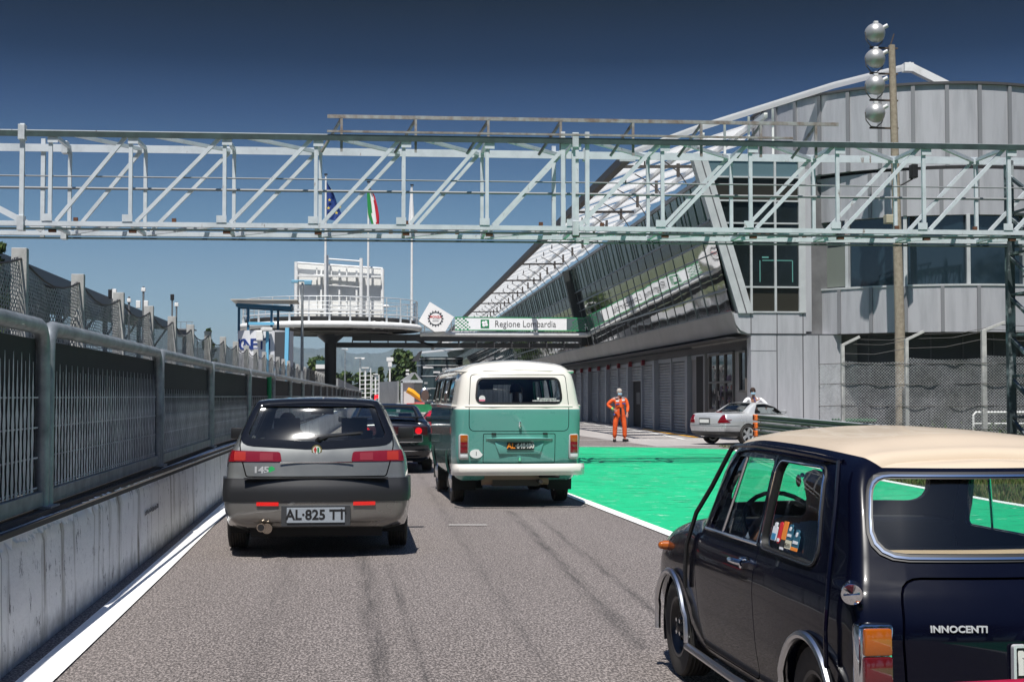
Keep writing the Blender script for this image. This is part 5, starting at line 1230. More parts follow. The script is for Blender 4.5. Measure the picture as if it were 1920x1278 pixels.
def wheel(parent, x, y, r, wd, rimr, style, rim_m, name='wheel', steer=0.0):
    sg = 1 if x > 0 else -1; M = Matrix.Rotation(R(90), 4, 'Y'); b = MB(); hw = wd / 2; ro = rimr
    prof_ = [(ro, -hw * .85), (ro + (r - ro) * .35, -hw), (r * .96, -hw * .9), (r, -hw * .68)]
    for k in range(-2, 3): q = k * hw * .26; prof_ += [(r, q - .010), (r - .007, q - .005), (r - .007, q + .005), (r, q + .010)]
    prof_ += [(r, hw * .68), (r * .96, hw * .9), (ro + (r - ro) * .35, hw), (ro, hw * .85), (ro, -hw * .85)]
    b.lathe(prof_, 40, 0, None, 'x'); o = b.build(name, tyre_m, parent, smooth=35, loc=(x, y, r)); o.rotation_euler = (0, 0, steer)
    b = MB(); e = hw * .80
    def X(h): return h * sg
    b.lathe([(ro + .004, X(e)), (ro + .006, X(e + .008)), (ro - .008, X(e + .006)), (ro - .022, X(e - .01)), (ro - .03, X(e - .05)), (ro - .035, -X(e)), (ro + .003, -X(e))], 36, 0, None, 'x')
    if style == 'steel':
        b.lathe([(ro - .028, X(e - .045)), (ro * .74, X(e - .020)), (ro * .60, X(e - .045)), (ro * .38, X(e - .015)), (ro * .2, X(e + .008)), (.004, X(e + .012))], 36, 0, None, 'x')
        for k in range(8): a = R(45 * k); b.cyl((X(e - .035), ro * .67 * math.cos(a), ro * .67 * math.sin(a)), (X(e - .026), ro * .67 * math.cos(a), ro * .67 * math.sin(a)), ro * .085, 8, 1)
    elif style == 'cap':
        b.lathe([(ro - .028, X(e - .045)), (ro * .80, X(e - .02))], 36, 0, None, 'x'); b.lathe([(ro * .80, X(e - .02)), (ro * .72, X(e + .015)), (ro * .4, X(e + .035)), (.004, X(e + .045))], 36, 2, None, 'x')
    else:
        nsp = style
        b.lathe([(ro - .03, X(-.02)), (.004, X(-.02))], 24, 1, None, 'x'); b.lathe([(ro * .26, X(-.01)), (ro * .26, X(e - .012)), (ro * .2, X(e)), (.004, X(e))], 20, 0, None, 'x')
        for k in range(nsp):
            a = 2 * math.pi * k / nsp; ca, sa = math.cos(a), math.sin(a); b.bar((X(e - .02), ro * .15 * ca, ro * .15 * sa), (X(e - .012), (ro - .01) * ca, (ro - .01) * sa), ro * (.34 if nsp < 7 else .16), .035, 0, up=(1, 0, 0))
    if style == 'steel':
        for k in range(4): a = R(45 + 90 * k); b.cyl((X(e - .04), ro * .30 * math.cos(a), ro * .30 * math.sin(a)), (X(e + .006), ro * .30 * math.cos(a), ro * .30 * math.sin(a)), .012, 6, 2)
    b.build('rim', [rim_m, black, chrome], o, smooth=35)
    return o
def seat(parent, x, y, z, m, w_=.46, h=.62, head=True, name='seat'):
    b = MB(); b.box((x, y, z + .08), (w_, .50, .16)); b.add([(x + sx * w_ / 2 * (1 if k < 2 else .88), yy, zz) for (yy, zz, k) in ((y - .22, z + .1, 0), (y - .10, z + .12, 1), (y - .24, z + h, 2), (y - .32, z + h, 3)) for sx in (-1, 1)], [(0, 1, 3, 2), (2, 3, 5, 4), (4, 5, 7, 6), (6, 7, 1, 0), (0, 2, 4, 6), (1, 7, 5, 3)])
    if head: b.box((x, y - .30, z + h + .11), (.26, .10, .17)); b.cyl((x - .06, y - .29, z + h - .03), (x - .06, y - .29, z + h + .06), .008, 6); b.cyl((x + .06, y - .29, z + h - .03), (x + .06, y - .29, z + h + .06), .008, 6)
    return b.build(name, m, parent, bevel=.03 if False else 0, smooth=40)
def steering(parent, x, y, z, r=.19, tilt=25):
    b = MB(); M = Matrix.Translation((x, y, z)) @ Matrix.Rotation(R(-tilt), 4, 'X'); n = 24; pts = [M @ Vector((r * math.cos(2 * math.pi * i / n), 0, r * math.sin(2 * math.pi * i / n))) for i in range(n)]
    b.tube(pts, .012, 6, closed=True); b.tube([M @ Vector((-r, 0, 0)), M @ Vector((0, .02, -.02)), M @ Vector((r, 0, 0))], .009, 5); b.tube([M @ Vector((0, .02, -.02)), M @ Vector((0, .4, -.12))], .018, 6)
    return b.build('steering_wheel', black, parent, smooth=40)
def paint(name, col, rough=.28, metal=0.0, flake=0.0, coat=1.0):
    m = mat(name, col, rough, metal, coat); t = NT(m)
    f = t.noise(t.mapping((1, 1, 1)), 2.3, 4, .6); t.rough(t.ramp(f, [(.35, rough * .8), (.75, min(1, rough * 1.35))]))
    c_ = t.b; cr = t.ramp(t.noise(t.mapping((1, 1, 1)), 5, 5, .7), [(.4, .015), (.8, .06)]); t.l.new(cr, c_.inputs['Coat Roughness'])
    return m
def S_(y, rows, off=None):
    """half section; rows (x,z), off = per-point y shift"""
    return [(x, y + (off[i] if off else 0), z) for i, (x, z) in enumerate(rows)]

# ------------------------------------------------------------------ small navy saloon in the foreground
def mini():
    navy = paint('navy_paint', (.0018, .0022, .008), .22, coat=.42); navy.node_tree.nodes['Principled BSDF'].inputs['Specular IOR Level'].default_value = .06; beige = paint('beige_roof', (.56, .46, .345), .38, coat=.35)
    off0 = [.10, .05, .0, .0, .05, .095, .33, .375, .40]
    full = lambda w_=1.0, zz=0: [(.60 * w_, .17), (.655 * w_, .22), (.695 * w_, .42), (.705 * w_, .62), (.692 * w_, .735), (.672 * w_, .80), (.575 * w_, 1.205 + zz), (.475 * w_, 1.283 + zz), (0, 1.322 + zz)]
    hood = lambda w_, z5, z8: [(.60 * w_, .17), (.655 * w_, .22), (.695 * w_, .42), (.705 * w_, .58), (.685 * w_, z5 - .08), (.64 * w_, z5 - .02), (.50 * w_, z5 + .015), (.36 * w_, z5 + .03), (0, z8)]
    st = [S_(.03, [(.58, .26), (.63, .30), (.665, .42), (.672, .60), (.662, .735), (.640, .80), (.53, 1.19), (.42, 1.243), (0, 1.262)], off0),
          S_(.40, full(.985, -.012), [0, 0, 0, 0, 0, 0, .15, .19, .2]), S_(.9, full(1, .0), [0, 0, 0, 0, 0, 0, .03, .03, .03]), S_(1.35, full(1, .005)), S_(1.80, full(1, -.02), [.06, .06, .06, .06, .06, .06, -.06, -.06, -.05]),
          S_(2.16, hood(.985, .845, .895), [0, 0, 0, 0, 0, 0, .03, .06, .09]), S_(2.5, hood(.97, .80, .85)), S_(2.80, hood(.94, .73, .76)), S_(2.94, [(.54, .22), (.60, .28), (.63, .40), (.635, .52), (.60, .60), (.56, .64), (.44, .66), (.3, .67), (0, .68)])]
    c = Car('classic_saloon', 'glossy navy blue classic two-door saloon with beige roof, nearest car on the right', 'car', st, [navy, beige, dark_int], lambda k: 1 if k[0] >= 7 or (k[0] == 6 and k[1] % 4 >= 2) else 0, rear_r=.055, front_r=.10, crown_r=.09, crown_f=.10, dk=4, ds=6)
    c.halfw = .70
    c.arch(.42, .245, .285, .46); c.arch(2.455, .245, .285, .46)
    # glass
    sd = dict(axis='x', lo=.42, hi=.9)
    c.window([(.41, .812), (1.06, .822), (1.03, 1.18), (.53, 1.175)], [.06, .05, .05, .08], glass=glass_clear, trim=black, tw=.016, both=True, bead=chrome, name='quarter_window', **sd)
    c.window([(1.13, .825), (1.87, .825), (1.78, .93), (1.62, 1.18), (1.11, 1.185)], [.03, .03, .02, .04, .04], glass=glass_clear, trim=None, both=True, name='door_window', **sd)
    c.window([(-.565, .885), (.565, .885), (.485, 1.150), (-.485, 1.150)], [.10, .10, .09, .09], 'y', -.3, .62, glass_dusty, black, .024, name='rear_window', bead=chrome)
    c.window([(-.53, .925), (.53, .925), (.46, 1.20), (-.46, 1.20)], .07, 'y', 1.74, 2.6, glass_clear, black, .018, name='windscreen')
    # door and boot lid
    d = c.panel('door', [(1.07, .24), (1.95, .24), (2.0, .60), (1.98, .80), (1.66, 1.225), (1.075, 1.225), (1.09, .86)], [.08, .05, .1, .08, .05, .04, .03], 'x', .40, .9, .007, both=True)
    lid = c.panel('boot_lid', [(-.50, .36), (.50, .36), (.515, .60), (.49, .805), (-.49, .805), (-.515, .60)], [.02, .02, .2, .09, .09, .2], 'y', -.3, .3, .009)[0]
    c.done()
    body = c.root
    b = MB()
    for sg in (1, -1):    # chrome frames of the door glass and sliding pane divider
        for p, q in (((1.135, .892), (1.80, .892)), ((1.66, .9), (1.57, 1.19)),):
            pass
    for sg, dd in zip((1, -1), d):
        f = MB()
        def sp(y, z): xx = .672 + (.575 - .672) * (z - .80) / (1.205 - .80); return (sg * (xx + .004), y, z)
        f.tube([sp(1.10, .822), sp(1.62, .820), sp(1.90, .820)], .008, 6); f.tube([sp(1.62, .83), sp(1.56, 1.0), sp(1.50, 1.18)], .008, 6); f.tube([sp(1.11, .83), sp(1.09, 1.0), sp(1.09, 1.19)], .006, 6)
        f.build('window_frame', chrome, dd, smooth=40)
        f = MB(); hx = sg * .712; f.cyl((hx - sg * .02, 1.185, .735), (hx + sg * .012, 1.185, .735), .026, 14); f.tube([(hx + sg * .012, 1.16, .735), (hx + sg * .03, 1.20, .738), (hx + sg * .034, 1.27, .740), (hx + sg * .024, 1.31, .742)], [.014, .013, .012, .008], 8); f.build('door_handle', chrome, dd, smooth=40)
    # rain gutter and rear seam flange
    def strip(nm, pts, r, m, n_=6, kids=None):
        for sg in (1, -1):
            q = MB(); q.tube([(sg * x, y, z) for x, y, z in pts], r, n_); q.build(nm, m, kids or body, smooth=40)
    strip('rain_gutter', [(.540, .44, 1.205), (.585, .60, 1.222), (.590, .95, 1.232), (.590, 1.35, 1.238), (.586, 1.66, 1.226), (.580, 1.76, 1.205)], .011, navy)
    strip('body_seam', [(.572, .40, 1.21), (.618, .315, 1.06), (.668, .235, .90), (.694, .20, .78), (.712, .19, .60), (.705, .20, .44), (.67, .22, .28)], .009, navy)
    strip('body_seam', [(.590, 1.72, 1.22), (.640, 1.90, 1.02), (.675, 2.06, .88), (.708, 2.12, .72), (.712, 2.14, .58), (.708, 2.15, .50)], .012, black)
    # wheel arch lips and sill trim
    for sg in (1, -1):
        for yc in (.42, 2.455):
            q = MB(); pts = [(sg * (.708 if abs(a - 90) < 70 else .700), yc + .300 * math.cos(R(a)), .245 + .300 * math.sin(R(a))) for a in range(-8, 189, 8)]; q.tube(pts, .017, 8); q.build('arch_trim', alu, body, smooth=40)
        q = MB(); q.tube([(sg * .70, .72, .205), (sg * .70, 1.4, .195), (sg * .70, 2.155, .205)], .019, 8); q.build('sill_trim', alu, body, smooth=40)
    # rear lamps
    for sg in (1, -1):
        fr_ = MB(); n_ = 4; x0 = sg * .612; yb = .0
        def yr(z): return .03 - .055 + .012 + (.0 if z > .42 else .02)
        fr_.box((x0, -.005, .51), (.136, .07, .30)); f = c.stick(fr_.build('tail_lamp', chrome, body, bevel=.018, smooth=40), x0 * .96, .52, -.028)
        q = MB(); q.prism([(x0 - .052, .55), (x0 + .052, .55), (x0 + .050, .645), (x0 - .050, .645)], 'y', -.062, -.03); q.build('indicator_lens', amber_lens, f, bevel=.008, smooth=40)
        q = MB(); q.prism([(x0 - .053, .43), (x0 + .053, .43), (x0 + .052, .547), (x0 - .052, .547)], 'y', -.064, -.03); q.build('stop_lens', dred_lens, f, bevel=.008, smooth=40)
        q = MB(); q.prism([(x0 - .053, .385), (x0 + .053, .385), (x0 + .053, .427), (x0 - .053, .427)], 'y', -.062, -.03); q.build('reversing_lens', clear_lens, f, bevel=.006, smooth=40)
    # fuel cap on the left
    q = MB(); M = Matrix.Translation((-.672, .03, .765)) @ Matrix.Rotation(R(105), 4, 'X') @ Matrix.Rotation(R(-20), 4, 'Y'); q.lathe([(.030, -.03), (.030, .01), (.036, .012), (.040, .02), (.038, .032), (.012, .040), (.001, .041)], 24, 0, M); q.box((0, 0, .045), (.058, .012, .016), 0, .2, M); q.build('fuel_cap', chrome, body, smooth=40)
    # boot furniture
    text('badge_lettering', 'INNOCENTI', .033, badge_m, lid, (-.325, -.005, .640), (R(90), 0, math.atan((c.ry(-.25, .64) - c.ry(-.42, .64)) / .17)), .003, .0008, sx=1.12).location.y = c.ry(-.325, .64) - .004
    q = MB(); q.cyl((0, -.075, .755), (0, -.045, .755), .022, 12); q.box((0, -.085, .755), (.12, .02, .022)); q_bh = q.build('boot_handle', chrome, lid, bevel=.004, smooth=40); c.stick(q_bh, 0, .755, -.05)
    q = MB(); q.prism([(-.11, .60), (.11, .60), (.07, .66), (-.07, .66)], 'y', -.15, -.06); c.stick(q.build('plate_lamp', chrome, lid, bevel=.01, smooth=40), 0, .63, -.065)
    q = MB(); q.box((0, -.088, .47), (.28, .012, .225)); pl = c.stick(q.build('number_plate', black, lid, bevel=.003), 0, .47, -.078)
    q = MB(); q.add([(0, 0, 0)], []); 
    fr2 = ringmesh(rpoly([(-.148, .352), (.148, .352), (.148, .590), (-.148, .590)], .012), rpoly([(-.138, .362), (.138, .362), (.138, .580), (-.138, .580)], .006), 'y', -.102, -.08); o = bpy.data.objects.new('plate_frame', fr2); fr2.materials.append(badge_m); link(o, pl)
    wl_ = mat('plate_white', (.66, .66, .62), .5)
    text('plate_lettering', 'M', .115, wl_, pl, (-.088, -.0955, .522), (R(90), 0, 0), .002, .004); text('plate_lettering', '2', .115, wl_, pl, (-.090, -.0955, .415), (R(90), 0, 0), .002, .004, sx=.80)
    # bumpers
    q = MB(); q.tube([(-.70, .10, .32), (-.66, -.05, .32), (-.55, -.085, .32), (0, -.105, .32), (.55, -.085, .32), (.66, -.05, .32), (.70, .10, .32)], .042, 12); 
    for sg in (1, -1): q.cyl((sg * .40, -.115, .25), (sg * .40, -.115, .41), .022, 10)
    q.build('rear_bumper', chrome, body, smooth=50).location.y = -.07
    q = MB(); q.tube([(-.60, 2.96, .34), (-.54, 3.04, .34), (0, 3.10, .34), (.54, 3.04, .34), (.60, 2.96, .34)], .035, 12); q.build('front_bumper', chrome, body, smooth=50)
    # front lamps, grille, side repeaters
    for sg in (1, -1):
        q = MB(); M = Matrix.Translation((sg * .47, 2.93, .60)) @ Matrix.Rotation(R(-90), 4, 'X'); q.lathe([(.10, -.06), (.10, .08), (.085, .10), (.001, .125)], 24, 0, M); q.build('headlight', clear_lens, body, smooth=50)
        q = MB(); q.cyl((sg * .655, 2.68, .655), (sg * .684, 2.69, .655), .026, 12); q.sphere((sg * .692, 2.69, .655), .022, 10, 6, 0, (1.0, 1, 1)); q.build('side_indicator', amber_lens, body, smooth=50)
    q = MB()
    for k in range(7): q.box((0, 3.04, .40 + k * .032), (.70 - k * .01, .02, .012))
    q.build('grille', chrome, body)
    for y in (.42, 2.455):
        for x in (-.60, .60): wheel(c.root, x, y, .255, .155, .150, 'steel', mat('wheel_black', (.022, .022, .024), .30, .3))
    # interior
    seat(c.root, -.32, 1.40, .28, dark_int, .46, .46, False, 'front_seat'); seat(c.root, .32, 1.40, .28, dark_int, .46, .46, False, 'front_seat')
    q = MB(); q.box((0, .62, .42), (1.1, .42, .2)); q.box((0, .42, .62), (1.1, .12, .5)); q.build('rear_seat', dark_int, c.root, bevel=.02)
    q = MB(); q.add([(-.48, .12, .875), (.48, .12, .875), (.56, .42, .868), (-.56, .42, .868), (-.48, .12, .86), (.48, .12, .86), (.56, .42, .853), (-.56, .42, .853)], [(0, 1, 2, 3), (7, 6, 5, 4), (0, 4, 5, 1), (2, 6, 7, 3)]); q.build('parcel_shelf', mat('shelf_tan', (.48, .34, .22), .7), c.root)
    q = MB(); q.box((0, 2.02, .74), (1.2, .34, .22)); q.build('dashboard', dark_int, c.root, bevel=.03); steering(c.root, -.32, 1.80, .84, .19, 40)
    q = MB(); q.box((0, 1.66, 1.14), (.20, .015, .055)); q.cyl((0, 1.66, 1.16), (0, 1.70, 1.23), .006, 6); q.build('rear_view_mirror', black, c.root)
    # stickers on the left quarter glass
    gx = lambda z: -(.672 + (.575 - .672) * (z - .80) / .405) + .004
    cols = {'w': mat('st_white', (.70, .72, .74), .5), 'b': mat('st_blue', (.04, .22, .40), .5), 'r': mat('st_red', (.60, .02, .03), .5), 'o': mat('st_orange', (.78, .24, .03), .5), 'k': mat('st_black', (.02, .02, .02), .5), 't': mat('st_teal', (.02, .11, .17), .5), 'c': mat('st_cream', (.62, .60, .45), .5)}
    def stk(y0, y1, z0, z1, m, rnd_=0, d=0.0):
        q = MB(); poly = [(y0, z0), (y1, z0), (y1, z1), (y0, z1)]
        if rnd_: poly = rpoly(poly, rnd_)
        vs = [(gx(z) - .004 - d, y, z) for y, z in poly]; n_ = len(vs); vs2 = [(x + .003, y, z) for x, y, z in vs]
        q.add(vs + vs2, [tuple(range(n_)), tuple(range(2 * n_ - 1, n_ - 1, -1))] + [(i, (i + 1) % n_, n_ + (i + 1) % n_, n_ + i) for i in range(n_)]); q.build('sticker', cols[m], c.root)
    stk(0.905, 0.965, 0.855, 0.913, 'w', .006); stk(0.912, 0.958, 0.860, 0.885, 'b', 0, .002); stk(0.918, 0.950, 0.910, 0.930, 'w', .008)
    stk(0.852, 0.890, 0.850, 0.937, 'r', .015); stk(0.858, 0.884, 0.857, 0.870, 'w', 0, .002)
    stk(0.792, 0.842, 0.870, 0.943, 'o', .003); stk(0.792, 0.842, 0.840, 0.870, 'k', 0); stk(0.796, 0.838, 0.830, 0.841, 'w', 0)
    stk(0.718, 0.785, 0.875, 0.920, 't', .006); stk(0.730, 0.770, 0.915, 0.937, 't', .012); stk(0.718, 0.785, 0.840, 0.873, 'c'); stk(0.730, 0.775, 0.888, 0.898, 'w', 0, .002); stk(0.742, 0.762, 0.911, 0.927, 'w', .006, .002)
    stk(0.630, 0.705, 0.845, 0.900, 't', .006); stk(0.645, 0.690, 0.895, 0.923, 't', .012); stk(0.630, 0.705, 0.840, 0.853, 'o', 0, .002); stk(0.640, 0.695, 0.867, 0.878, 'w', 0, .002); stk(0.657, 0.677, 0.895, 0.913, 'w', .006, .002)
    for body_, sz, (y, z) in (('MERCATO', .016, (.751, .856)),):
        tm = cols['w'] if y > .78 else cols['k']; text('sticker_text', body_, sz, tm, c.root, (gx(z) - .0075, y, z), (R(90), 0, R(-90)), .0005)
    c.root.location = (2.455, 4.92, 0); c.root.rotation_euler = (0, 0, R(1.7))
    return c
# ------------------------------------------------------------------ grey hatchback
def hatch():
    gp = paint('grey_metallic', (.165, .172, .168), .34, .45); 
    off0 = [.0, .0, .0, .05, .10, .165, .375, .40, .42]
    rows0 = [(.62, .27), (.76, .34), (.825, .56), (.815, .72), (.795, .90), (.725, 1.05), (.585, 1.36), (.55, 1.405), (0, 1.43)]
    full = lambda g=1.0, dz=0: [(.66, .20), (.80, .25), (.852, .52), (.850, .72), (.835, .88), (.775, 1.0), (.615 * g, 1.375 + dz), (.56 * g, 1.42 + dz), (0, 1.455 + dz)]
    st = [S_(.0, rows0, off0), S_(.42, full(.985, -.005), [0, 0, 0, 0, 0, 0, .22, .24, .26]), S_(1.0, full()), S_(1.7, full(1, .0)), S_(2.35, full(.97, -.06), [0, 0, 0, .06, .1, .1, 0, 0, 0]),
          S_(2.98, [(.66, .20), (.80, .25), (.852, .52), (.848, .72), (.82, .86), (.77, .92), (.66, .945), (.45, .96), (0, .98)]), S_(3.5, [(.66, .20), (.79, .25), (.84, .50), (.83, .68), (.79, .78), (.73, .82), (.60, .835), (.4, .85), (0, .86)]), S_(3.95, [(.5, .24), (.62, .28), (.68, .42), (.68, .55), (.62, .62), (.55, .65), (.42, .67), (.3, .68), (0, .69)])]
    c = Car('hatchback', 'dark grey metallic three-door hatchback following the pit wall, seen from behind', 'car', st, [gp, dark_int], rear_r=.07, front_r=.12, crown_r=.09, crown_f=.15, ds=5); c.halfw = .845
    c.arch(.78, .29, .335, .50); c.arch(3.32, .29, .335, .50)
    c.window([(-.645, 1.075), (-.1, 1.045), (.1, 1.045), (.645, 1.075), (.535, 1.365), (-.535, 1.365)], [.05, .3, .3, .05, .04, .04], 'y', -.3, .65, glass_dusty, mat('window_black', (.006, .006, .007), .06), .070, name='rear_window')
    c.window([(.62, 1.02), (1.15, 1.02), (1.15, 1.33), (.78, 1.32)], .04, 'x', .3, .95, glass_clear, black, .02, both=True, name='quarter_window')
    c.window([(1.25, 1.01), (2.62, 1.0), (2.25, 1.30), (1.25, 1.34)], .05, 'x', .3, .95, glass_clear, black, .02, both=True, name='door_window')
    c.window([(-.60, 1.01), (.60, 1.01), (.50, 1.33), (-.50, 1.33)], .06, 'y', 2.2, 3.1, glass_clear, black, .02, name='windscreen')
    tg = c.panel('tailgate', [(-.635, .725), (.635, .725), (.685, .9), (.708, 1.03), (.62, 1.40), (-.62, 1.40), (-.708, 1.03), (-.685, .9)], [.03, .03, .4, .3, .03, .03, .3, .4], 'y', -.3, .48, .011)[0]
    c.panel('door', [(1.2, .30), (2.5, .30), (2.68, .60), (2.68, .98), (1.2, .98)], .05, 'x', .5, 1.0, .007, both=True)
    c.done(); r = c.root
    # bumper: dark upper band, painted lower
    bp = c.slab('bumper', [(-.2, .505), (.36, .505), (.40, .60), (.36, .712), (-.2, .712)], .02, 'x', -1, 1, .026, -.01, dark_plastic)[0]
    lo = c.slab('lower_bumper', [(-.2, .262), (.30, .262), (.42, .50), (-.2, .50)], .01, 'x', -1, 1, .018, -.012, paint('bounce_lit_grey', (.20, .19, .175), .3, .5))[0]  # body grey lightened here, light bounced off the road painted in
    q = MB(); q.box((0, -.085, .715), (1.30, .06, .012)); c.stick(q.build('bumper_step', dark_plastic, r), 0, .72, -.075)
    # lamps
    for sg in (1, -1):
        pts = [(sg * .315, .862), (sg * .86, .862), (sg * .86, .965), (sg * .33, .950)]; f = c.slab('tail_lamp', pts, [.02, .004, .004, .03], 'y', -.3, .20, .008, -.01, red_lens)[0]
        pts = [(sg * .395, .872), (sg * .515, .872), (sg * .515, .942), (sg * .395, .940)]; c.slab('reversing_lens', pts, .004, 'y', -.3, .12, .011, .003, pink_lens, f)
        pts = [(sg * .645, .872), (sg * .75, .872), (sg * .75, .952), (sg * .645, .950)]; c.slab('indicator_lens', pts, .004, 'y', -.3, .16, .0115, .003, mat('orange_red_lens', (.32, .022, .006), .12, 0, 1.0), f)
        pts = [(sg * .335, .468), (sg * .535, .468), (sg * .535, .502), (sg * .335, .502)]; c.slab('reflector', pts, .003, 'y', -.3, .12, .034, .0, mat('reflector_red', (.85, .015, .01), .15, 0, 1.0, emit=None), lo)
    q = MB(); q.box((0, -.078, .855), (.66, .010, .010)); c.stick(q.build('chrome_strip', chrome, tg), 0, .855, -.074)
    # number plate recess and plate
    q = MB(); q.box((.0, -.105, .378), (.62, .02, .19)); f = c.stick(q.build('plate_recess', mat('plate_surround', (.045, .048, .052), .4), r, bevel=.004), 0, .38, -.083)
    q = MB(); q.box((.0, -.120, .385), (.52, .012, .135)); pl = c.stick(q.build('number_plate', mat('plate_bluegrey', (.30, .335, .375), .35), r, bevel=.002), 0, .38, -.083)
    text('plate_lettering', 'AL·825 TT', .125, black, pl, (0, -.1275, .385), (R(90), 0, 0), .001, .0035, sx=.98)
    q = MB()
    for sx_ in (-.23, .23): q.cyl((sx_, -.13, .435), (sx_, -.12, .435), .008, 8)
    q.build('plate_screw', black, pl)
    # badges
    q = MB(); q.cyl((0, -.075, .965), (0, -.055, .965), .047, 24, 0); q.cyl((0, -.080, .965), (0, -.070, .965), .036, 20, 1); q.box((-.013, -.082, .968), (.012, .005, .05), 2); q.box((-.013, -.0825, .972), (.026, .005, .012), 2); q.box((.014, -.082, .966), (.015, .005, .045), 3); q.build('round_badge', [mat('badge_gold', (.35, .30, .10), .3, .8), mat('badge_white', (.65, .68, .62), .4), mat('badge_red', (.5, .03, .02), .4), greenlogo], tg, smooth=40).location.y = c.ry(0, .965) + .066
    text('model_lettering', '145', .078, mat('badge_dull', (.60, .61, .62), .35, .3), tg, (-.50, c.ry(-.50, .785) - .004, .785), (R(90), 0, R(-6)), .004, .003, sx=1.25)
    q = MB(); q.add([(-.405 + .032 * math.cos(R(30 + 60 * k)), -.062, .788 + .034 * math.sin(R(30 + 60 * k))) for k in range(6)] + [(-.405 + .032 * math.cos(R(30 + 60 * k)), -.05, .788 + .034 * math.sin(R(30 + 60 * k))) for k in range(6)], [tuple(range(6)), tuple(range(11, 5, -1))] + [(i, (i + 1) % 6, 6 + (i + 1) % 6, 6 + i) for i in range(6)]); q.build('clover_badge', mat('badge_green', (.03, .40, .12), .4), tg).location.y = c.ry(-.405, .788) + .058
    q = MB(); q.tube([(.0, .075, 1.045), (.02, .05, 1.06), (.10, .10, 1.085), (.40, .14, 1.115)], [.022, .028, .016, .010], 8); q.bar((-.02, .11, 1.085), (.42, .165, 1.118), .018, .03); q.build('rear_wiper', black, tg, smooth=40).location.y = c.ry(.1, 1.085) - .085
    # exhaust, tow flap, underside
    q = MB(); q.cyl((-.49, -.12, .275), (-.49, .2, .29), .040, 16); q.cyl((-.44, -.075, .262), (-.46, .2, .28), .048, 16); q_ex = q.build('exhaust', mat('exhaust_steel', (.42, .36, .30), .25, 1.0), r, smooth=40)
    q = MB(); q.cyl((-.49, -.125, .275), (-.49, -.10, .275), .030, 14); q.build('exhaust_bore', black, r).location.y = -.06; q_ex.location.y = -.06
    ring = ringmesh(rpoly([(.41, .305), (.56, .305), (.56, .415), (.41, .415)], .03), rpoly([(.417, .312), (.553, .312), (.553, .408), (.417, .408)], .026), 'y', -.3, .1); t_ = boolean(c.sh(.0165, .0, gp), ring, 'INTERSECT'); c.put('tow_flap', t_, lo)
    q = MB(); q.box((0, .5, .24), (1.2, .9, .14)); q.box((0, 2.0, .20), (1.3, 2.6, .06)); q.cyl((-.6, .78, .30), (.6, .78, .30), .05, 8); q.build('underbody', blackm, r)
    for y in (.78, 3.32):
        for x in (-.762, .762): wheel(r, x, y, .288, .185, .19, 7, alu)
    for sg in (1, -1):
        q = MB(); q.box((sg * .90, 2.42, 1.06), (.17, .10, .13)); q.bar((sg * .80, 2.42, 1.02), (sg * .88, 2.42, 1.03), .06, .05); q.build('door_mirror', dark_plastic, r, bevel=.02, smooth=40)
    q = MB(); q.box((-.0, 2.12, 1.30), (.24, .02, .07)); q.cyl((0, 2.12, 1.33), (0, 2.2, 1.42), .008, 6); q.build('rear_view_mirror', black, r, bevel=.006)
    seat(r, -.34, 1.75, .42, dark_int, .50, .62); seat(r, .34, 1.75, .42, dark_int, .50, .62)
    q = MB(); q.box((0, .98, .50), (1.25, .5, .2)); q.box((0, .72, .78), (1.25, .14, .52)); q.box((-.4, .70, 1.08), (.24, .08, .10)); q.box((.4, .70, 1.08), (.24, .08, .10)); q.build('rear_seat', dark_int, r, bevel=.02)
    q = MB(); q.box((0, 2.60, .88), (1.4, .45, .25)); q.build('dashboard', dark_int, r, bevel=.03); steering(r, -.36, 2.25, .95)
    q = MB(); q.box((0, .50, 1.00), (1.2, .4, .02)); q.build('parcel_shelf', dark_int, r)
    r.location = (-.295, 13.22, 0); r.rotation_euler = (0, 0, R(-.3)); return c

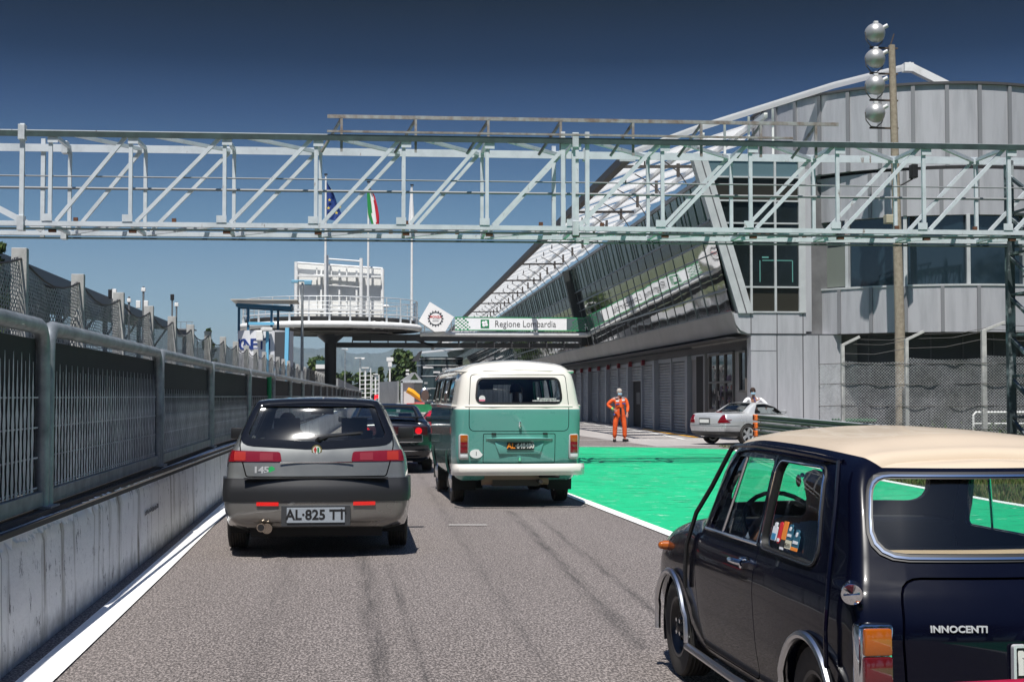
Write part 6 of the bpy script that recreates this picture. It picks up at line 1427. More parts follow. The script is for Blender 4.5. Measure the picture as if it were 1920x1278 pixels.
# ------------------------------------------------------------------ two-tone camper van
def van():
    teal = paint('teal_paint', (.105, .33, .285), .30); cream = paint('cream_paint', (.70, .67, .60), .32); 
    rows = [(.66, .42), (.76, .46), (.825, .66), (.832, .95), (.835, 1.26), (.815, 1.34), (.735, 1.735), (.60, 1.858), (0, 1.925)]
    off = [.10, .08, .05, .02, .0, .02, .10, .14, .22]
    full = lambda dz=0: [(.72, .33), (.80, .38), (.855, .62), (.86, .95), (.86, 1.27), (.842, 1.345), (.765, 1.755), (.63, 1.878), (0, 1.945)]
    st = [S_(.0, rows, off), S_(.35, full(), [0] * 6 + [.05, .07, .1]), S_(1.2, full()), S_(2.3, full()), S_(3.3, full()), S_(3.85, [(.72, .33), (.80, .38), (.855, .62), (.86, .95), (.855, 1.24), (.835, 1.33), (.75, 1.72), (.68, 1.78), (0, 1.88)], [0, 0, 0, 0, 0, 0, -.1, -.15, -.2]), S_(4.18, [(.62, .36), (.70, .40), (.76, .60), (.76, .90), (.74, 1.17), (.72, 1.24), (.66, 1.60), (.58, 1.66), (0, 1.72)], [0, 0, .03, .03, -.02, -.06, -.26, -.3, -.34])]
    c = Car('camper_van', 'teal and cream split-tone classic camper van seen from behind, mid lane', 'van', st, [teal, cream, dark_int], lambda k: 1 if k[0] >= 5 or (k[0] == 4 and k[1] % 4 >= 1) else 0, rear_r=.13, front_r=.15, crown_r=.07, crown_f=.18, ds=5); c.halfw = .85
    c.arch(1.0, .325, .40, .50); c.arch(3.4, .325, .40, .50)
    rub = mat('window_rubber', (.012, .012, .012), .4)
    c.window([(-.565, 1.375), (.565, 1.375), (.530, 1.685), (-.530, 1.685)], .085, 'y', -.3, .5, glass_clear, rub, .022, name='rear_window')
    for y0, y1 in ((.40, 1.22), (1.38, 2.16), (2.36, 3.05)): c.window([(y0, 1.385), (y1, 1.385), (y1 - .02, 1.69), (y0 + .03, 1.69)], .07, 'x', .4, 1.0, glass_clear, rub, .02, both=True, name='side_window')
    c.window([(3.20, 1.38), (3.88, 1.36), (3.70, 1.68), (3.20, 1.68)], .06, 'x', .4, 1.0, glass_clear, rub, .02, both=True, name='cab_window')
    c.window([(-.66, 1.30), (.66, 1.30), (.60, 1.64), (-.60, 1.64)], .12, 'y', 3.6, 4.6, glass_clear, rub, .03, name='windscreen')
    tg = c.panel('tailgate', [(-.66, 1.0), (.66, 1.0), (.66, 1.33), (.63, 1.74), (-.63, 1.74), (-.66, 1.33)], [.08, .08, .3, .05, .05, .3], 'y', -.3, .5, .009)[0]
    el_ = c.panel('engine_lid', [(-.475, .585), (.475, .585), (.475, .965), (-.475, .965)], .02, 'y', -.3, .5, .009)[0]
    c.panel('side_door', [(1.30, .42), (3.12, .42), (3.12, 1.33), (1.30, 1.33)], .05, 'x', .5, 1.0, .008, both=False)
    c.done(ang=34); r = c.root
    # waist moulding and roof gutter
    q = MB()
    for sg in (1, -1): q.tube([(sg * .846, .16, 1.325), (sg * .872, .5, 1.330), (sg * .875, 2.2, 1.332), (sg * .872, 3.6, 1.325), (sg * .80, 4.1, 1.30)], .022, 8)
    q.tube([(sg_ * xx, yy, 1.322) for xx, yy, sg_ in ((.846, .16, -1), (.80, -.015, -1), (.70, -.105, -1), (.35, -.165, -1), (0, -.178, 1), (.35, -.165, 1), (.70, -.105, 1), (.80, -.015, 1), (.846, .16, 1))], .020, 8)
    q.build('waist_moulding', cream, r, smooth=50)
    q = MB(); pts = [(-.78, 4.0, 1.72), (-.80, 3.0, 1.79), (-.80, 1.5, 1.80), (-.795, .5, 1.795), (-.765, .17, 1.785), (-.70, .06, 1.782), (0, -.02, 1.80), (.70, .06, 1.782), (.765, .17, 1.785), (.795, .5, 1.795), (.80, 1.5, 1.80), (.80, 3.0, 1.79), (.78, 4.0, 1.72)]; q.tube(pts, .018, 8); q.build('roof_gutter', cream, r, smooth=50)
    # rear lamps
    for sg in (1, -1):
        x = sg * .728; q = MB(); q.box((x, -.045, .795), (.135, .10, .335)); f = c.stick(q.build('tail_lamp', mat('lamp_rim', (.55, .56, .55), .35, .3), r, bevel=.03, smooth=40), x * .96, .80, -.06)
        for nm, z0, z1, m_ in (('indicator_lens', .855, .95, amber_lens), ('stop_lens', .790, .855, red_lens), ('tail_lens', .715, .790, mat('deep_red_lens', (.16, .008, .01), .12, 0, 1.0)), ('reversing_lens', .655, .700, clear_lens)):
            q = MB(); q.box((x, -.092, (z0 + z1) / 2), (.098, .03, z1 - z0)); q.build(nm, m_, f, bevel=.006, smooth=40)
        q = MB(); q.tube([(sg * .80, 3.55, 1.33), (sg * .93, 3.66, 1.38), (sg * .97, 3.66, 1.42)], .008, 6); q.build('mirror_arm', chrome, r)
    q = MB(); M = Matrix.Translation((-.975, 3.62, 1.47)) @ Matrix.Rotation(R(90), 4, 'X'); q.lathe([(.001, .03), (.07, .025), (.095, .0), (.085, -.012)], 20, 0, M @ Matrix.Diagonal((.85, 1.25, 1, 1))); q.lathe([(.001, .031), (.072, .028)], 20, 1, M @ Matrix.Diagonal((.85, 1.25, 1, 1))); q.build('wing_mirror', [alu, mat('mirror_face', (.13, .09, .08), .15)], r, smooth=50)
    # handles, plate, lamp moulding
    q = MB(); q.box((0, -.125, 1.09), (.032, .04, .07)); q.cyl((0, -.145, 1.10), (0, -.12, 1.04), .012, 8); c.stick(q.build('tailgate_handle', chrome, tg, bevel=.005), 0, 1.09, -.11)
    q = MB(); q.box((0, -.115, .635), (.036, .035, .06)); c.stick(q.build('lid_handle', chrome, el_, bevel=.005), 0, .635, -.10)
    q = MB(); 
    vs = []
    for x, d, h in ((-.44, .0, .004), (-.30, .035, .02), (-.1, .075, .032), (.1, .075, .032), (.30, .035, .02), (.44, .0, .004)): vs += [(x, -.075, .905 + h), (x, -.09 - d, .905), (x, -.085 - d, .895), (x, -.075, .865 + (.44 - abs(x)) * .0)]
    fs = []
    for k in range(5):
        for j in range(4): fs.append((k * 4 + j, (k + 1) * 4 + j, (k + 1) * 4 + (j + 1) % 4, k * 4 + (j + 1) % 4))
    fs += [(0, 1, 2, 3), (23, 22, 21, 20)]; q.add(vs, fs); c.stick(q.build('plate_light_hood', teal, el_, smooth=50), .35, .90, -.085)
    q = MB(); q.prism([(-.33, .86), (.33, .86), (.27, .70), (-.27, .70)], 'y', -.098, -.07); c.stick(q.build('plate_pressing', paint('teal_pressing', (.11, .34, .295), .3), el_, bevel=.008, smooth=40), .2, .78, -.088)
    q = MB(); q.box((.01, -.108, .805), (.355, .012, .10)); pl = c.stick(q.build('number_plate', black, el_, bevel=.003), .15, .80, -.093); text('plate_lettering', 'AL', .092, mat('plate_orange', (.85, .26, .02), .5), pl, (-.115, -.1155, .805), (R(90), 0, 0), .001, .003); text('plate_lettering', '·648480', .088, mat('plate_white', (1, 1, 1)), pl, (.065, -.1155, .805), (R(90), 0, 0), .001, .003, sx=.88)
    q = MB()
    for x in (-.34, .34): q.box((x, -.085, .965), (.06, .02, .025))
    c.stick(q.build('lid_hinge', black, el_), .34, .965, -.080)
    q = MB(); M = Matrix.Translation((-.565, -.105, .705)) @ Matrix.Rotation(R(90), 4, 'X'); q.lathe([(.001, .006), (.085, .006), (.085, -.01)], 28, 0, M @ Matrix.Diagonal((1, .68, 1, 1))); st_ = c.stick(q.build('oval_sticker', mat('sticker_white', (.74, .74, .72), .5), r, smooth=30), -.565, .705, -.100); text('sticker_letter', 'I', .075, mat('ink', (0, 0, 0)), st_, (-.565, -.113, .705), (R(90), 0, 0), .001)
    # window stickers
    q = MB(); M = Matrix.Translation((-.49, -.075, 1.425)) @ Matrix.Rotation(R(90), 4, 'X'); q.lathe([(.001, .004), (.042, .004), (.042, 0)], 20, 0, M); q.box((-.49, -.082, 1.402), (.075, .004, .022), 1); q.build('round_sticker', [mat('sticker_white', (1, 1, 1)), mat('sticker_pink', (.75, .20, .30), .5)], r).location.y = c.ry(-.49, 1.425) + .075
    q = MB(); rnd = random.Random(5); q.cyl((.25, -.002, 1.425), (.25, .002, 1.425), .016, 12)
    for i in range(13): q.box((.285 + i * .0165, 0, 1.423), (.011, .003, rnd.uniform(.010, .018)))
    for i in range(22): q.box((.18 + i * .0165, 0, 1.397), (.011, .003, rnd.uniform(.012, .022)))
    q.build('window_sticker', mat('sticker_white', (1, 1, 1)), r).location.y = c.ry(.37, 1.41) - .006
    # bumper
    q = MB(); prof_ = [(-.88, .16), (-.87, .02), (-.80, -.085), (-.6, -.125), (0, -.145), (.6, -.125), (.80, -.085), (.87, .02), (.88, .16)]
    vs = []; 
    for x, y in prof_:
        for dz, dy in ((.0, 0), (.035, -.035), (.075, -.045), (.115, -.035), (.150, 0), (.14, .02), (.01, .02)): vs.append((x, y + dy, .425 + dz))
    fs = []
    for k in range(len(prof_) - 1):
        for j in range(7): fs.append((k * 7 + j, (k + 1) * 7 + j, (k + 1) * 7 + (j + 1) % 7, k * 7 + (j + 1) % 7))
    fs += [tuple(range(7)), tuple(len(vs) - 1 - j for j in range(7))]; q.add(vs, fs); q_rb = q.build('rear_bumper', paint('cream_bumper', (.72, .69, .63), .35), r, smooth=40); q_rb.location.y = -.10
    q = MB(); q.tube([(-.80, 4.30, .5), (-.6, 4.44, .5), (0, 4.50, .5), (.6, 4.44, .5), (.80, 4.30, .5)], .07, 10); q.build('front_bumper', cream, r, smooth=50)
    q = MB()
    for sg in (1, -1): q.cyl((sg * .56, 4.2, .86), (sg * .56, 4.38, .86), .10, 18)
    q.build('headlight', clear_lens, r, smooth=40)
    q = MB(); q.box((0, .65, .36), (.62, .9, .20), 0); q.cyl((-.62, 1.0, .33), (.62, 1.0, .33), .055, 8, 1); q.box((0, .18, .385), (.85, .12, .07), 2); q.cyl((-.45, .3, .34), (.45, .3, .34), .07, 12, 2); q.cyl((.30, .1, .40), (.55, -.02, .40), .025, 8, 1); q.cyl((.30, -.06, .33), (.30, .3, .33), .025, 10, 1); q.box((0, 2.3, .34), (1.4, 3.0, .06), 1)
    for sx_ in (-.42, .42): q.box((sx_, .95, .30), (.10, .12, .22), 1)
    q.build('underbody', [mat('engine_grey', (.05, .045, .04), .7), blackm, mat('exhaust_tan', (.24, .17, .12), .7)], r)
    for y in (1.0, 3.4):
        for x in (-.715, .715): wheel(r, x, y, .325, .185, .185, 'cap', mat('wheel_silver', (.45, .46, .47), .4, .4))
    sm = mat('seat_vinyl', (.035, .035, .04), .6); seat(r, -.42, 3.25, .78, sm, .50, .50, False, 'front_seat'); seat(r, .42, 3.25, .78, sm, .50, .50, False, 'front_seat'); q = MB(); q.box((0, 2.0, .86), (1.4, .5, .14)); q.box((0, 1.75, 1.12), (1.4, .12, .46)); q.build('bench_seat', sm, r, bevel=.02)
    q = MB(); q.box((0, 3.82, 1.16), (1.4, .2, .14)); q.build('dashboard', sm, r); steering(r, -.42, 3.6, 1.17, .21, 65)
    # curtains pillars
    q = MB(); q.box((0, 3.70, 1.60), (.22, .02, .08)); q.build('rear_view_mirror', black, r)
    r.location = (2.215, 18.70, 0); r.rotation_euler = (0, 0, R(1.0)); return c

# ------------------------------------------------------------------ black coupe, red car, silver roadster
def coupe():
    bp = paint('black_navy_paint', (.006, .008, .014), .22)
    rows0 = [(.66, .26), (.78, .32), (.83, .55), (.835, .75), (.80, .88), (.70, .955), (.62, .985), (.5, 1.0), (0, 1.02)]
    full = [(.68, .20), (.80, .25), (.86, .52), (.865, .75), (.82, .90), (.76, .96), (.60, 1.24), (.52, 1.285), (0, 1.31)]
    st = [S_(.0, rows0, [.05, .02, 0, 0, .02, .04, .06, .07, .08]), S_(.38, [(.68, .20), (.80, .25), (.86, .52), (.87, .75), (.83, .90), (.77, .965), (.70, 1.0), (.55, 1.03), (0, 1.05)]), S_(1.15, full, [0, 0, 0, 0, 0, 0, .05, .08, .1]), S_(1.75, full), S_(2.2, [(.68, .20), (.80, .25), (.86, .52), (.865, .75), (.82, .89), (.75, .94), (.59, 1.19), (.52, 1.23), (0, 1.26)]),
          S_(2.95, [(.68, .20), (.80, .25), (.86, .52), (.86, .72), (.81, .85), (.74, .88), (.62, .90), (.4, .91), (0, .92)]), S_(3.7, [(.68, .20), (.80, .25), (.85, .48), (.83, .60), (.78, .68), (.7, .71), (.55, .73), (.35, .74), (0, .75)]), S_(4.15, [(.5, .24), (.62, .28), (.66, .38), (.66, .46), (.6, .50), (.52, .53), (.42, .54), (.3, .55), (0, .56)])]
    c = Car('coupe', 'black coupe with twin round red tail lamps, between the hatchback and the van', 'car', st, [bp, dark_int], rear_r=.07, front_r=.12, crown_r=.08, ds=5, crown_f=.2); c.halfw = .855
    c.arch(.82, .30, .345, .5); c.arch(3.36, .30, .345, .5)
    c.window([(-.60, .40), (.60, .40), (.50, 1.02), (-.50, 1.02)], .08, 'z', .99, 1.5, glass_tint, black, .03, name='rear_window')
    c.window([(1.15, .98), (2.75, .93), (2.2, 1.17), (1.35, 1.22)], .04, 'x', .3, .95, glass_tint, black, .02, both=True, name='side_window')
    c.window([(-.58, 2.32), (.58, 2.32), (.62, 2.85), (-.62, 2.85)], .05, 'z', .80, 1.5, glass_tint, black, .02, name='windscreen')
    c.done(); r = c.root
    for sg in (1, -1):
        for k, x in enumerate((.40, .58)):
            q = MB(); q.cyl((sg * x, -.10, .80), (sg * x, -.04, .80), .065, 20); q.build('tail_lamp', mat('lit_red_lens', (.5, .005, .01), .15, 0, 1.0, emit=((1, .01, .02), .3)), r, smooth=40).location.y = -.07
        q = MB(); q.box((sg * .90, 2.5, .98), (.18, .10, .12)); q.bar((sg * .80, 2.5, .94), (sg * .86, 2.5, .95), .05); q.build('door_mirror', black, r, bevel=.03, smooth=40)
    q = MB(); q.box((0, -.07, .80), (1.50, .05, .17)); q.build('lamp_panel', mat('lamp_strip', (.035, .004, .006), .2, 0, 1.0), r, bevel=.01).location.y = -.07
    f = ringmesh(rpoly([(-.02, .58), (.66, .58), (.66, .74), (-.02, .74)], .03), rpoly([(-.005, .595), (.645, .595), (.645, .725), (-.005, .725)], .025), 'y', -.13, -.09)
    o = bpy.data.objects.new('plate_frame', f); f.materials.append(chrome); link(o, r); o.location.y = -.07
    q = MB(); q.box((.32, -.10, .66), (.65, .02, .14)); q.build('plate_recess', black, r).location.y = -.06; q = MB(); q.box((0, -.10, .42), (1.62, .06, .018)); q.build('bumper_strip', chrome, r).location.y = -.07
    q = MB(); q.box((0, .05, 1.06), (1.35, .22, .03)); q.box((-.55, .07, 1.02), (.05, .12, .08)); q.box((.55, .07, 1.02), (.05, .12, .08)); q.build('spoiler', bp, r, bevel=.01)
    for y in (.82, 3.36):
        for x in (-.775, .775): wheel(r, x, y, .305, .195, .205, 5, alu)
    seat(r, -.36, 1.7, .34, dark_int, .5, .58); seat(r, .36, 1.7, .34, dark_int, .5, .58)
    r.location = (.73, 27.2, 0); r.rotation_euler = (0, 0, R(-.8)); return c
def redcar():
    rp = paint('red_paint', (.52, .006, .012), .25)
    rows0 = [(.66, .24), (.76, .30), (.80, .50), (.80, .66), (.76, .76), (.68, .79), (.55, .80), (.4, .805), (0, .81)]
    full = [(.68, .18), (.80, .22), (.85, .45), (.855, .68), (.80, .80), (.73, .84), (.56, 1.07), (.48, 1.11), (0, 1.14)]
    st = [S_(.0, rows0), S_(.7, [(.68, .18), (.80, .22), (.86, .45), (.865, .70), (.82, .80), (.75, .83), (.66, .845), (.5, .86), (0, .875)]), S_(1.5, full), S_(2.1, full), S_(2.8, [(.68, .18), (.80, .22), (.85, .45), (.84, .64), (.79, .73), (.72, .76), (.6, .78), (.4, .79), (0, .80)]), S_(3.9, [(.5, .20), (.62, .24), (.68, .32), (.68, .40), (.62, .46), (.54, .48), (.42, .49), (.3, .50), (0, .51)])]
    c = Car('sports_car', 'low red sports car half hidden behind the camper van', 'car', st, [rp, dark_int], rear_r=.07, front_r=.10, crown_r=.08, ds=5, crown_f=.2); c.halfw = .85
    c.arch(.8, .29, .33, .5); c.arch(3.1, .29, .33, .5)
    c.window([(1.1, .86), (2.6, .83), (2.05, 1.02), (1.35, 1.05)], .04, 'x', .3, .95, glass_tint, black, .02, both=True, name='side_window')
    c.window([(-.52, .85), (.52, .85), (.44, 1.35), (-.44, 1.35)], .05, 'z', .8, 1.3, glass_tint, black, .02, name='rear_window')
    c.done(); r = c.root
    for sg in (1, -1):
        q = MB(); q.box((sg * .58, -.07, .62), (.34, .06, .12)); q.build('tail_lamp', mat('pale_red_lens', (.45, .10, .10), .15, 0, 1.0), r, bevel=.02)
        q = MB(); q.cyl((sg * .70, -.09, .60), (sg * .70, -.05, .60), .05, 14); q.build('reversing_lens', clear_lens, r, smooth=40)
        q = MB(); q.box((sg * .90, 2.2, .88), (.16, .10, .11)); q.build('door_mirror', black, r, bevel=.03)
    q = MB(); q.box((0, -.085, .36), (1.5, .05, .12)); q.build('lower_bumper', black, r)
    for y in (.8, 3.1):
        for x in (-.77, .77): wheel(r, x, y, .30, .2, .20, 5, alu)
    r.location = (2.42, 33.4, 0); r.rotation_euler = (0, 0, R(-2)); return c
def roadster():
    sp_ = paint('silver_paint', (.55, .56, .57), .32, .35)
    rows0 = [(.62, .30), (.74, .36), (.80, .55), (.80, .72), (.765, .86), (.70, .93), (.60, .945), (.45, .95), (0, .96)]
    mid = [(.66, .20), (.78, .25), (.85, .50), (.855, .72), (.82, .86), (.76, .92), (.68, .945), (.5, .96), (0, .97)]
    full = [(.66, .20), (.78, .25), (.85, .50), (.855, .72), (.82, .86), (.76, .92), (.57, 1.21), (.50, 1.25), (0, 1.27)]
    st = [S_(.0, rows0, [.06, .03, 0, .02, .05, .07, .09, .1, .11]), S_(.45, mid), S_(.78, mid), S_(1.30, full, [0, 0, 0, 0, 0, 0, .05, .08, .1]), S_(1.75, full), S_(2.05, [(.66, .20), (.78, .25), (.85, .50), (.855, .70), (.82, .84), (.75, .87), (.56, 1.17), (.5, 1.20), (0, 1.22)]), S_(2.75, [(.66, .20), (.78, .25), (.84, .50), (.84, .66), (.80, .76), (.72, .80), (.62, .815), (.4, .825), (0, .84)]), S_(3.5, [(.66, .20), (.76, .25), (.81, .46), (.80, .60), (.75, .68), (.66, .71), (.5, .73), (.3, .74), (0, .75)]), S_(3.85, [(.5, .24), (.62, .28), (.68, .38), (.68, .48), (.62, .54), (.54, .57), (.42, .58), (.3, .59), (0, .60)])]
    c = Car('roadster', 'silver two-seat roadster with hardtop turning in at the guardrail end', 'car', st, [sp_, dark_int], rear_r=.07, front_r=.10, crown_r=.10, ds=5, crown_f=.15); c.halfw = .845
    c.arch(.80, .30, .345, .5); c.arch(3.20, .30, .345, .5)
    c.window([(-.52, .84), (.52, .84), (.44, 1.30), (-.44, 1.30)], .07, 'z', .97, 1.4, glass_tint, black, .012, name='rear_window')
    c.window([(1.18, .94), (2.55, .90), (2.1, 1.12), (1.75, 1.20), (1.42, 1.19)], [.02, .05, .1, .1, .08], 'x', .3, .95, glass_clear, black, .022, both=True, name='side_window')
    c.window([(-.55, 2.20), (.55, 2.20), (.62, 2.66), (-.62, 2.66)], .05, 'z', .80, 1.4, glass_clear, black, .02, name='windscreen')
    bl = c.panel('boot_lid', [(-.60, .62), (.60, .62), (.62, 1.2), (-.62, 1.2)], .05, 'y', -.3, .2, .008)[0]
    c.panel('door', [(1.35, .34), (2.5, .34), (2.58, .60), (2.55, .86), (1.35, .90)], .06, 'x', .5, 1.0, .007, both=True)
    c.done(); r = c.root
    for sg in (1, -1):
        pts = [(sg * .50, .66), (sg * .82, .66), (sg * .80, .73), (sg * .70, .90), (sg * .62, .90)]; f = c.slab('tail_lamp', pts, [.02, .01, .01, .02, .02], 'y', -.3, .36, .008, -.01, red_lens)[0]
        pts = [(sg * .56, .735), (sg * .82, .735), (sg * .82, .755), (sg * .56, .755)]; c.slab('lamp_stripe', pts, .003, 'y', -.3, .36, .011, .0, pink_lens, f)
        q = MB(); q.box((sg * .89, 2.25, .98), (.18, .10, .11)); q.build('door_mirror', sp_, r, bevel=.03, smooth=40)
        q = MB(); q.cyl((sg * .862, 1.52, .80), (sg * .885, 1.52, .80), .012, 8); q.box((sg * .872, 1.53, .80), (.02, .16, .022)); q.build('door_handle', black, r, bevel=.004)
    q = MB(); q.box((.0, -.175, .73), (.46, .02, .15)); q.build('plate_recess', mat('recess_grey', (.10, .105, .11), .5), bl); q = MB(); q.box((0, -.187, .71), (.40, .012, .10)); q.build('number_plate', white_p, bl)
    q = MB(); q.box((0, .42, .985), (.22, .04, .025)); q.build('third_stop_lamp', mat('deep_red_lens', (1, 1, 1)), r)
    c.slab('lower_bumper', [(-.2, .25), (.5, .25), (.50, .40), (-.2, .40)], .01, 'x', -1, 1, .012, -.01, mat('charcoal_plastic', (.035, .036, .038), .5)); c.slab('bumper_line', [(-.2, .585), (.45, .585), (.45, .60), (-.2, .60)], .004, 'x', -1, 1, .010, -.01, sp_)  # dark grey strip low on the bumper, silver line above it
    for y in (.80, 3.20):
        for x in (-.765, .765): wheel(r, x, y, .310, .205, .225, 5, mat('rim_bright', (.62, .63, .64), .3, .6))
    seat(r, -.36, 1.62, .36, dark_int, .5, .60); seat(r, .36, 1.62, .36, dark_int, .5, .60)
    q = MB(); q.box((0, 2.35, .80), (1.3, .35, .18)); q.build('dashboard', dark_int, r, bevel=.03)
    q = MB(); q.tube([(.40, 1.28, .9), (.40, 1.28, 1.1), (.28, 1.28, 1.14), (.20, 1.28, 1.1), (.20, 1.28, .9)], .02, 6); q.build('roll_hoop', chrome, r)
    r.location = (10.75, 41.9, 0); r.rotation_euler = (0, 0, R(-62)); return c
M_ = mini(); H_ = hatch(); V_ = van(); C_ = coupe(); RC_ = redcar(); RO_ = roadster()
# the photographer's own red open car: just the top of its bonnet enters the frame
def own_car():
    rp = paint('red_bonnet_paint', (.40, .004, .03), .35)
    root = empty('open_car', (.42, 0.0, 0), R(-1), 'glossy red body edge of the car the photographer rides in, bottom right', 'car')
    ns = 12; nx = 16; vs = []; fs = []
    for i in range(ns + 1):
        y = 1.55 + i / ns * 1.25
        for j in range(nx + 1):
            t_ = -1 + 2 * j / nx; vs.append((t_ * .80, y, .93 - .07 * abs(t_) ** 3 - .10 * (i / ns) ** 2 - .3 * max(0, i / ns - .9) / .1 - .4 * max(0, abs(t_) - .93) / .07))
    for i in range(ns):
        for j in range(nx): fs.append((i * (nx + 1) + j, i * (nx + 1) + j + 1, (i + 1) * (nx + 1) + j + 1, (i + 1) * (nx + 1) + j))
    b = MB(); b.add(vs, fs); b.build('bonnet', rp, root, smooth=60, fixn=False)
    b = MB(); b.tube([(-.62, 1.50, .93), (-.56, 1.22, 1.14), (-.52, 1.10, 1.185), (-.3, 1.08, 1.202), (0.1, 1.07, 1.216), (.5, 1.08, 1.226), (.62, 1.12, 1.20), (.66, 1.25, 1.10), (.72, 1.52, .92)], .024, 10); b.build('windscreen_frame', rp, root, smooth=50)
    b = MB(); b.add([(-.60, 1.49, .93), (.69, 1.51, .93), (.50, 1.09, 1.21), (-.50, 1.11, 1.175)], [(0, 1, 2, 3)]); b.build('windscreen', glass_clear, root, fixn=False)
    b = MB()
    for sx_ in (-.78, .78): b.box((sx_, .6, .60), (.06, 4.0, .50))
    b.box((0, 2.76, .45), (1.5, .06, .42)); b.box((0, -1.2, .62), (1.5, .9, .5)); b.build('body_side', rp, root, bevel=.02)
    b = MB(); b.box((0, 1.45, .86), (1.4, .25, .10)); b.box((0, .5, .35), (1.4, 2.2, .06)); b.build('dashboard', dark_int, root)
    for y in (2.1, -.9):
        for x in (-.72, .72): wheel(root, x, y, .29, .18, .19, 5, alu)
own_car()
# ================================================================== PEOPLE
def skinmesh(joints, edges, name, m, parent, sub=1, fing=None):
    """joints: name -> ((x,y,z), radius); grown into one continuous surface"""
    names = list(joints); V = [joints[k][0] for k in names]; E = [(names.index(a), names.index(b)) for a, b in edges]; rad = [joints[k][1] for k in names]
    me = bpy.data.meshes.new(name); me.from_pydata(V, E, []); o = bpy.data.objects.new(name, me); COL.objects.link(o)
    md = o.modifiers.new('s', 'SKIN'); md.use_smooth_shade = True; md.branch_smoothing = .6
    sv = me.skin_vertices[0].data
    for i, r in enumerate(rad): sv[i].radius = r if isinstance(r, tuple) else (r, r); sv[i].use_root = (i == 0)
    s2 = o.modifiers.new('u', 'SUBSURF'); s2.levels = sub; s2.render_levels = sub
    m2 = evalmesh(o); bpy.data.objects.remove(o); m2.name = name; m2.materials.clear(); m2.materials.append(m)
    for p in m2.polygons: p.use_smooth = True; p.material_index = 0
    n = bpy.data.objects.new(name, m2); link(n, parent); return n
def figure(root, J, cloth, skin_m, arm_sleeve=True, legs=True, cloth_name='shirt', hair=None, sub=1, legcloth=None):
    """J gives the pose: hip, chest, neck, head, sho/elb/wri L R, hipL/kneeL/ankL/toeL ..."""
    v = {k: Vector(p) for k, p in J.items()}
    up = (v['head'] - v['neck']).normalized(); fwd = v.get('face', Vector((0, -1, 0)))
    jt = {'hip': (v['hip'], (.150, .105)), 'waist': (v['hip'].lerp(v['chest'], .5), (.135, .10)), 'chest': (v['chest'], (.165, .115)), 'neckb': (v['neck'] - up * .03, .062), 'neck': (v['neck'], .052), 'chin': (v['head'] - up * .055 + fwd * .012, (.062, .07)), 'head': (v['head'], (.076, .092)), 'crown': (v['head'] + up * .065, (.066, .078)), 'nose': (v['head'] + fwd * .100 - up * .012, .013)}
    ed = [('hip', 'waist'), ('waist', 'chest'), ('chest', 'neckb'), ('neckb', 'neck'), ('neck', 'chin'), ('chin', 'head'), ('head', 'crown'), ('head', 'nose')]
    for s in 'LR':
        jt['sho' + s] = (v['sho' + s], .062); jt['elb' + s] = (v['elb' + s], .044); jt['wri' + s] = (v['wri' + s], .030)
        d = (v['hand' + s] - v['wri' + s]).normalized(); side = d.orthogonal().normalized(); sd = d.cross(fwd)
        if sd.length < .2: sd = side
        sd.normalize(); nrm = sd.cross(d).normalized(); jt['palm' + s] = (v['wri' + s] + d * .055, (.036, .022))
        ed += [('chest', 'sho' + s), ('sho' + s, 'elb' + s), ('elb' + s, 'wri' + s), ('wri' + s, 'palm' + s)]
        for q, (o_, L) in enumerate(((-.030, .062), (-.010, .074), (.011, .070), (.030, .055))):
            a = v['wri' + s] + d * .085 + sd * o_; jt[f'f{s}{q}a'] = (a, .0095); jt[f'f{s}{q}b'] = (a + d * L * .55 + nrm * .010, .0085); jt[f'f{s}{q}c'] = (a + d * L * .9 + nrm * .030, .007); ed += [('palm' + s, f'f{s}{q}a'), (f'f{s}{q}a', f'f{s}{q}b'), (f'f{s}{q}b', f'f{s}{q}c')]
        a = v['wri' + s] + d * .030 - sd * .036; jt[f't{s}a'] = (a, .012); jt[f't{s}b'] = (a + d * .035 - sd * .020 + nrm * .012, .0095); ed += [('palm' + s, f't{s}a'), (f't{s}a', f't{s}b')]
        if legs: jt['hj' + s] = (v['hj' + s], .095); jt['kne' + s] = (v['kne' + s], .060); jt['ank' + s] = (v['ank' + s], .040); jt['toe' + s] = (v['toe' + s], (.042, .032)); ed += [('hip', 'hj' + s), ('hj' + s, 'kne' + s), ('kne' + s, 'ank' + s), ('ank' + s, 'toe' + s)]
    body = skinmesh(jt, ed, 'body', skin_m, root, sub)
    cj = {k: (jt[k][0], tuple(q + .016 for q in (jt[k][1] if isinstance(jt[k][1], tuple) else (jt[k][1],) * 2))) for k in ('hip', 'waist', 'chest')}
    cj['neckb'] = (jt['neckb'][0] - up * .02, .062 + .014); ce = [('hip', 'waist'), ('waist', 'chest'), ('chest', 'neckb')]
    for s in 'LR':
        cj['sho' + s] = (v['sho' + s], .078); cj['elb' + s] = (v['elb' + s], .060); ce += [('chest', 'sho' + s), ('sho' + s, 'elb' + s)]
        if arm_sleeve: cj['cuf' + s] = (v['elb' + s].lerp(v['wri' + s], .9), .046); ce += [('elb' + s, 'cuf' + s)]
        if legs and legcloth is None: cj['hj' + s] = (v['hj' + s], .112); cj['kne' + s] = (v['kne' + s], .082); cj['hem' + s] = (v['kne' + s].lerp(v['ank' + s], .93), .075); ce += [('hip', 'hj' + s), ('hj' + s, 'kne' + s), ('kne' + s, 'hem' + s)]
    skinmesh(cj, ce, cloth_name, cloth, root, sub)
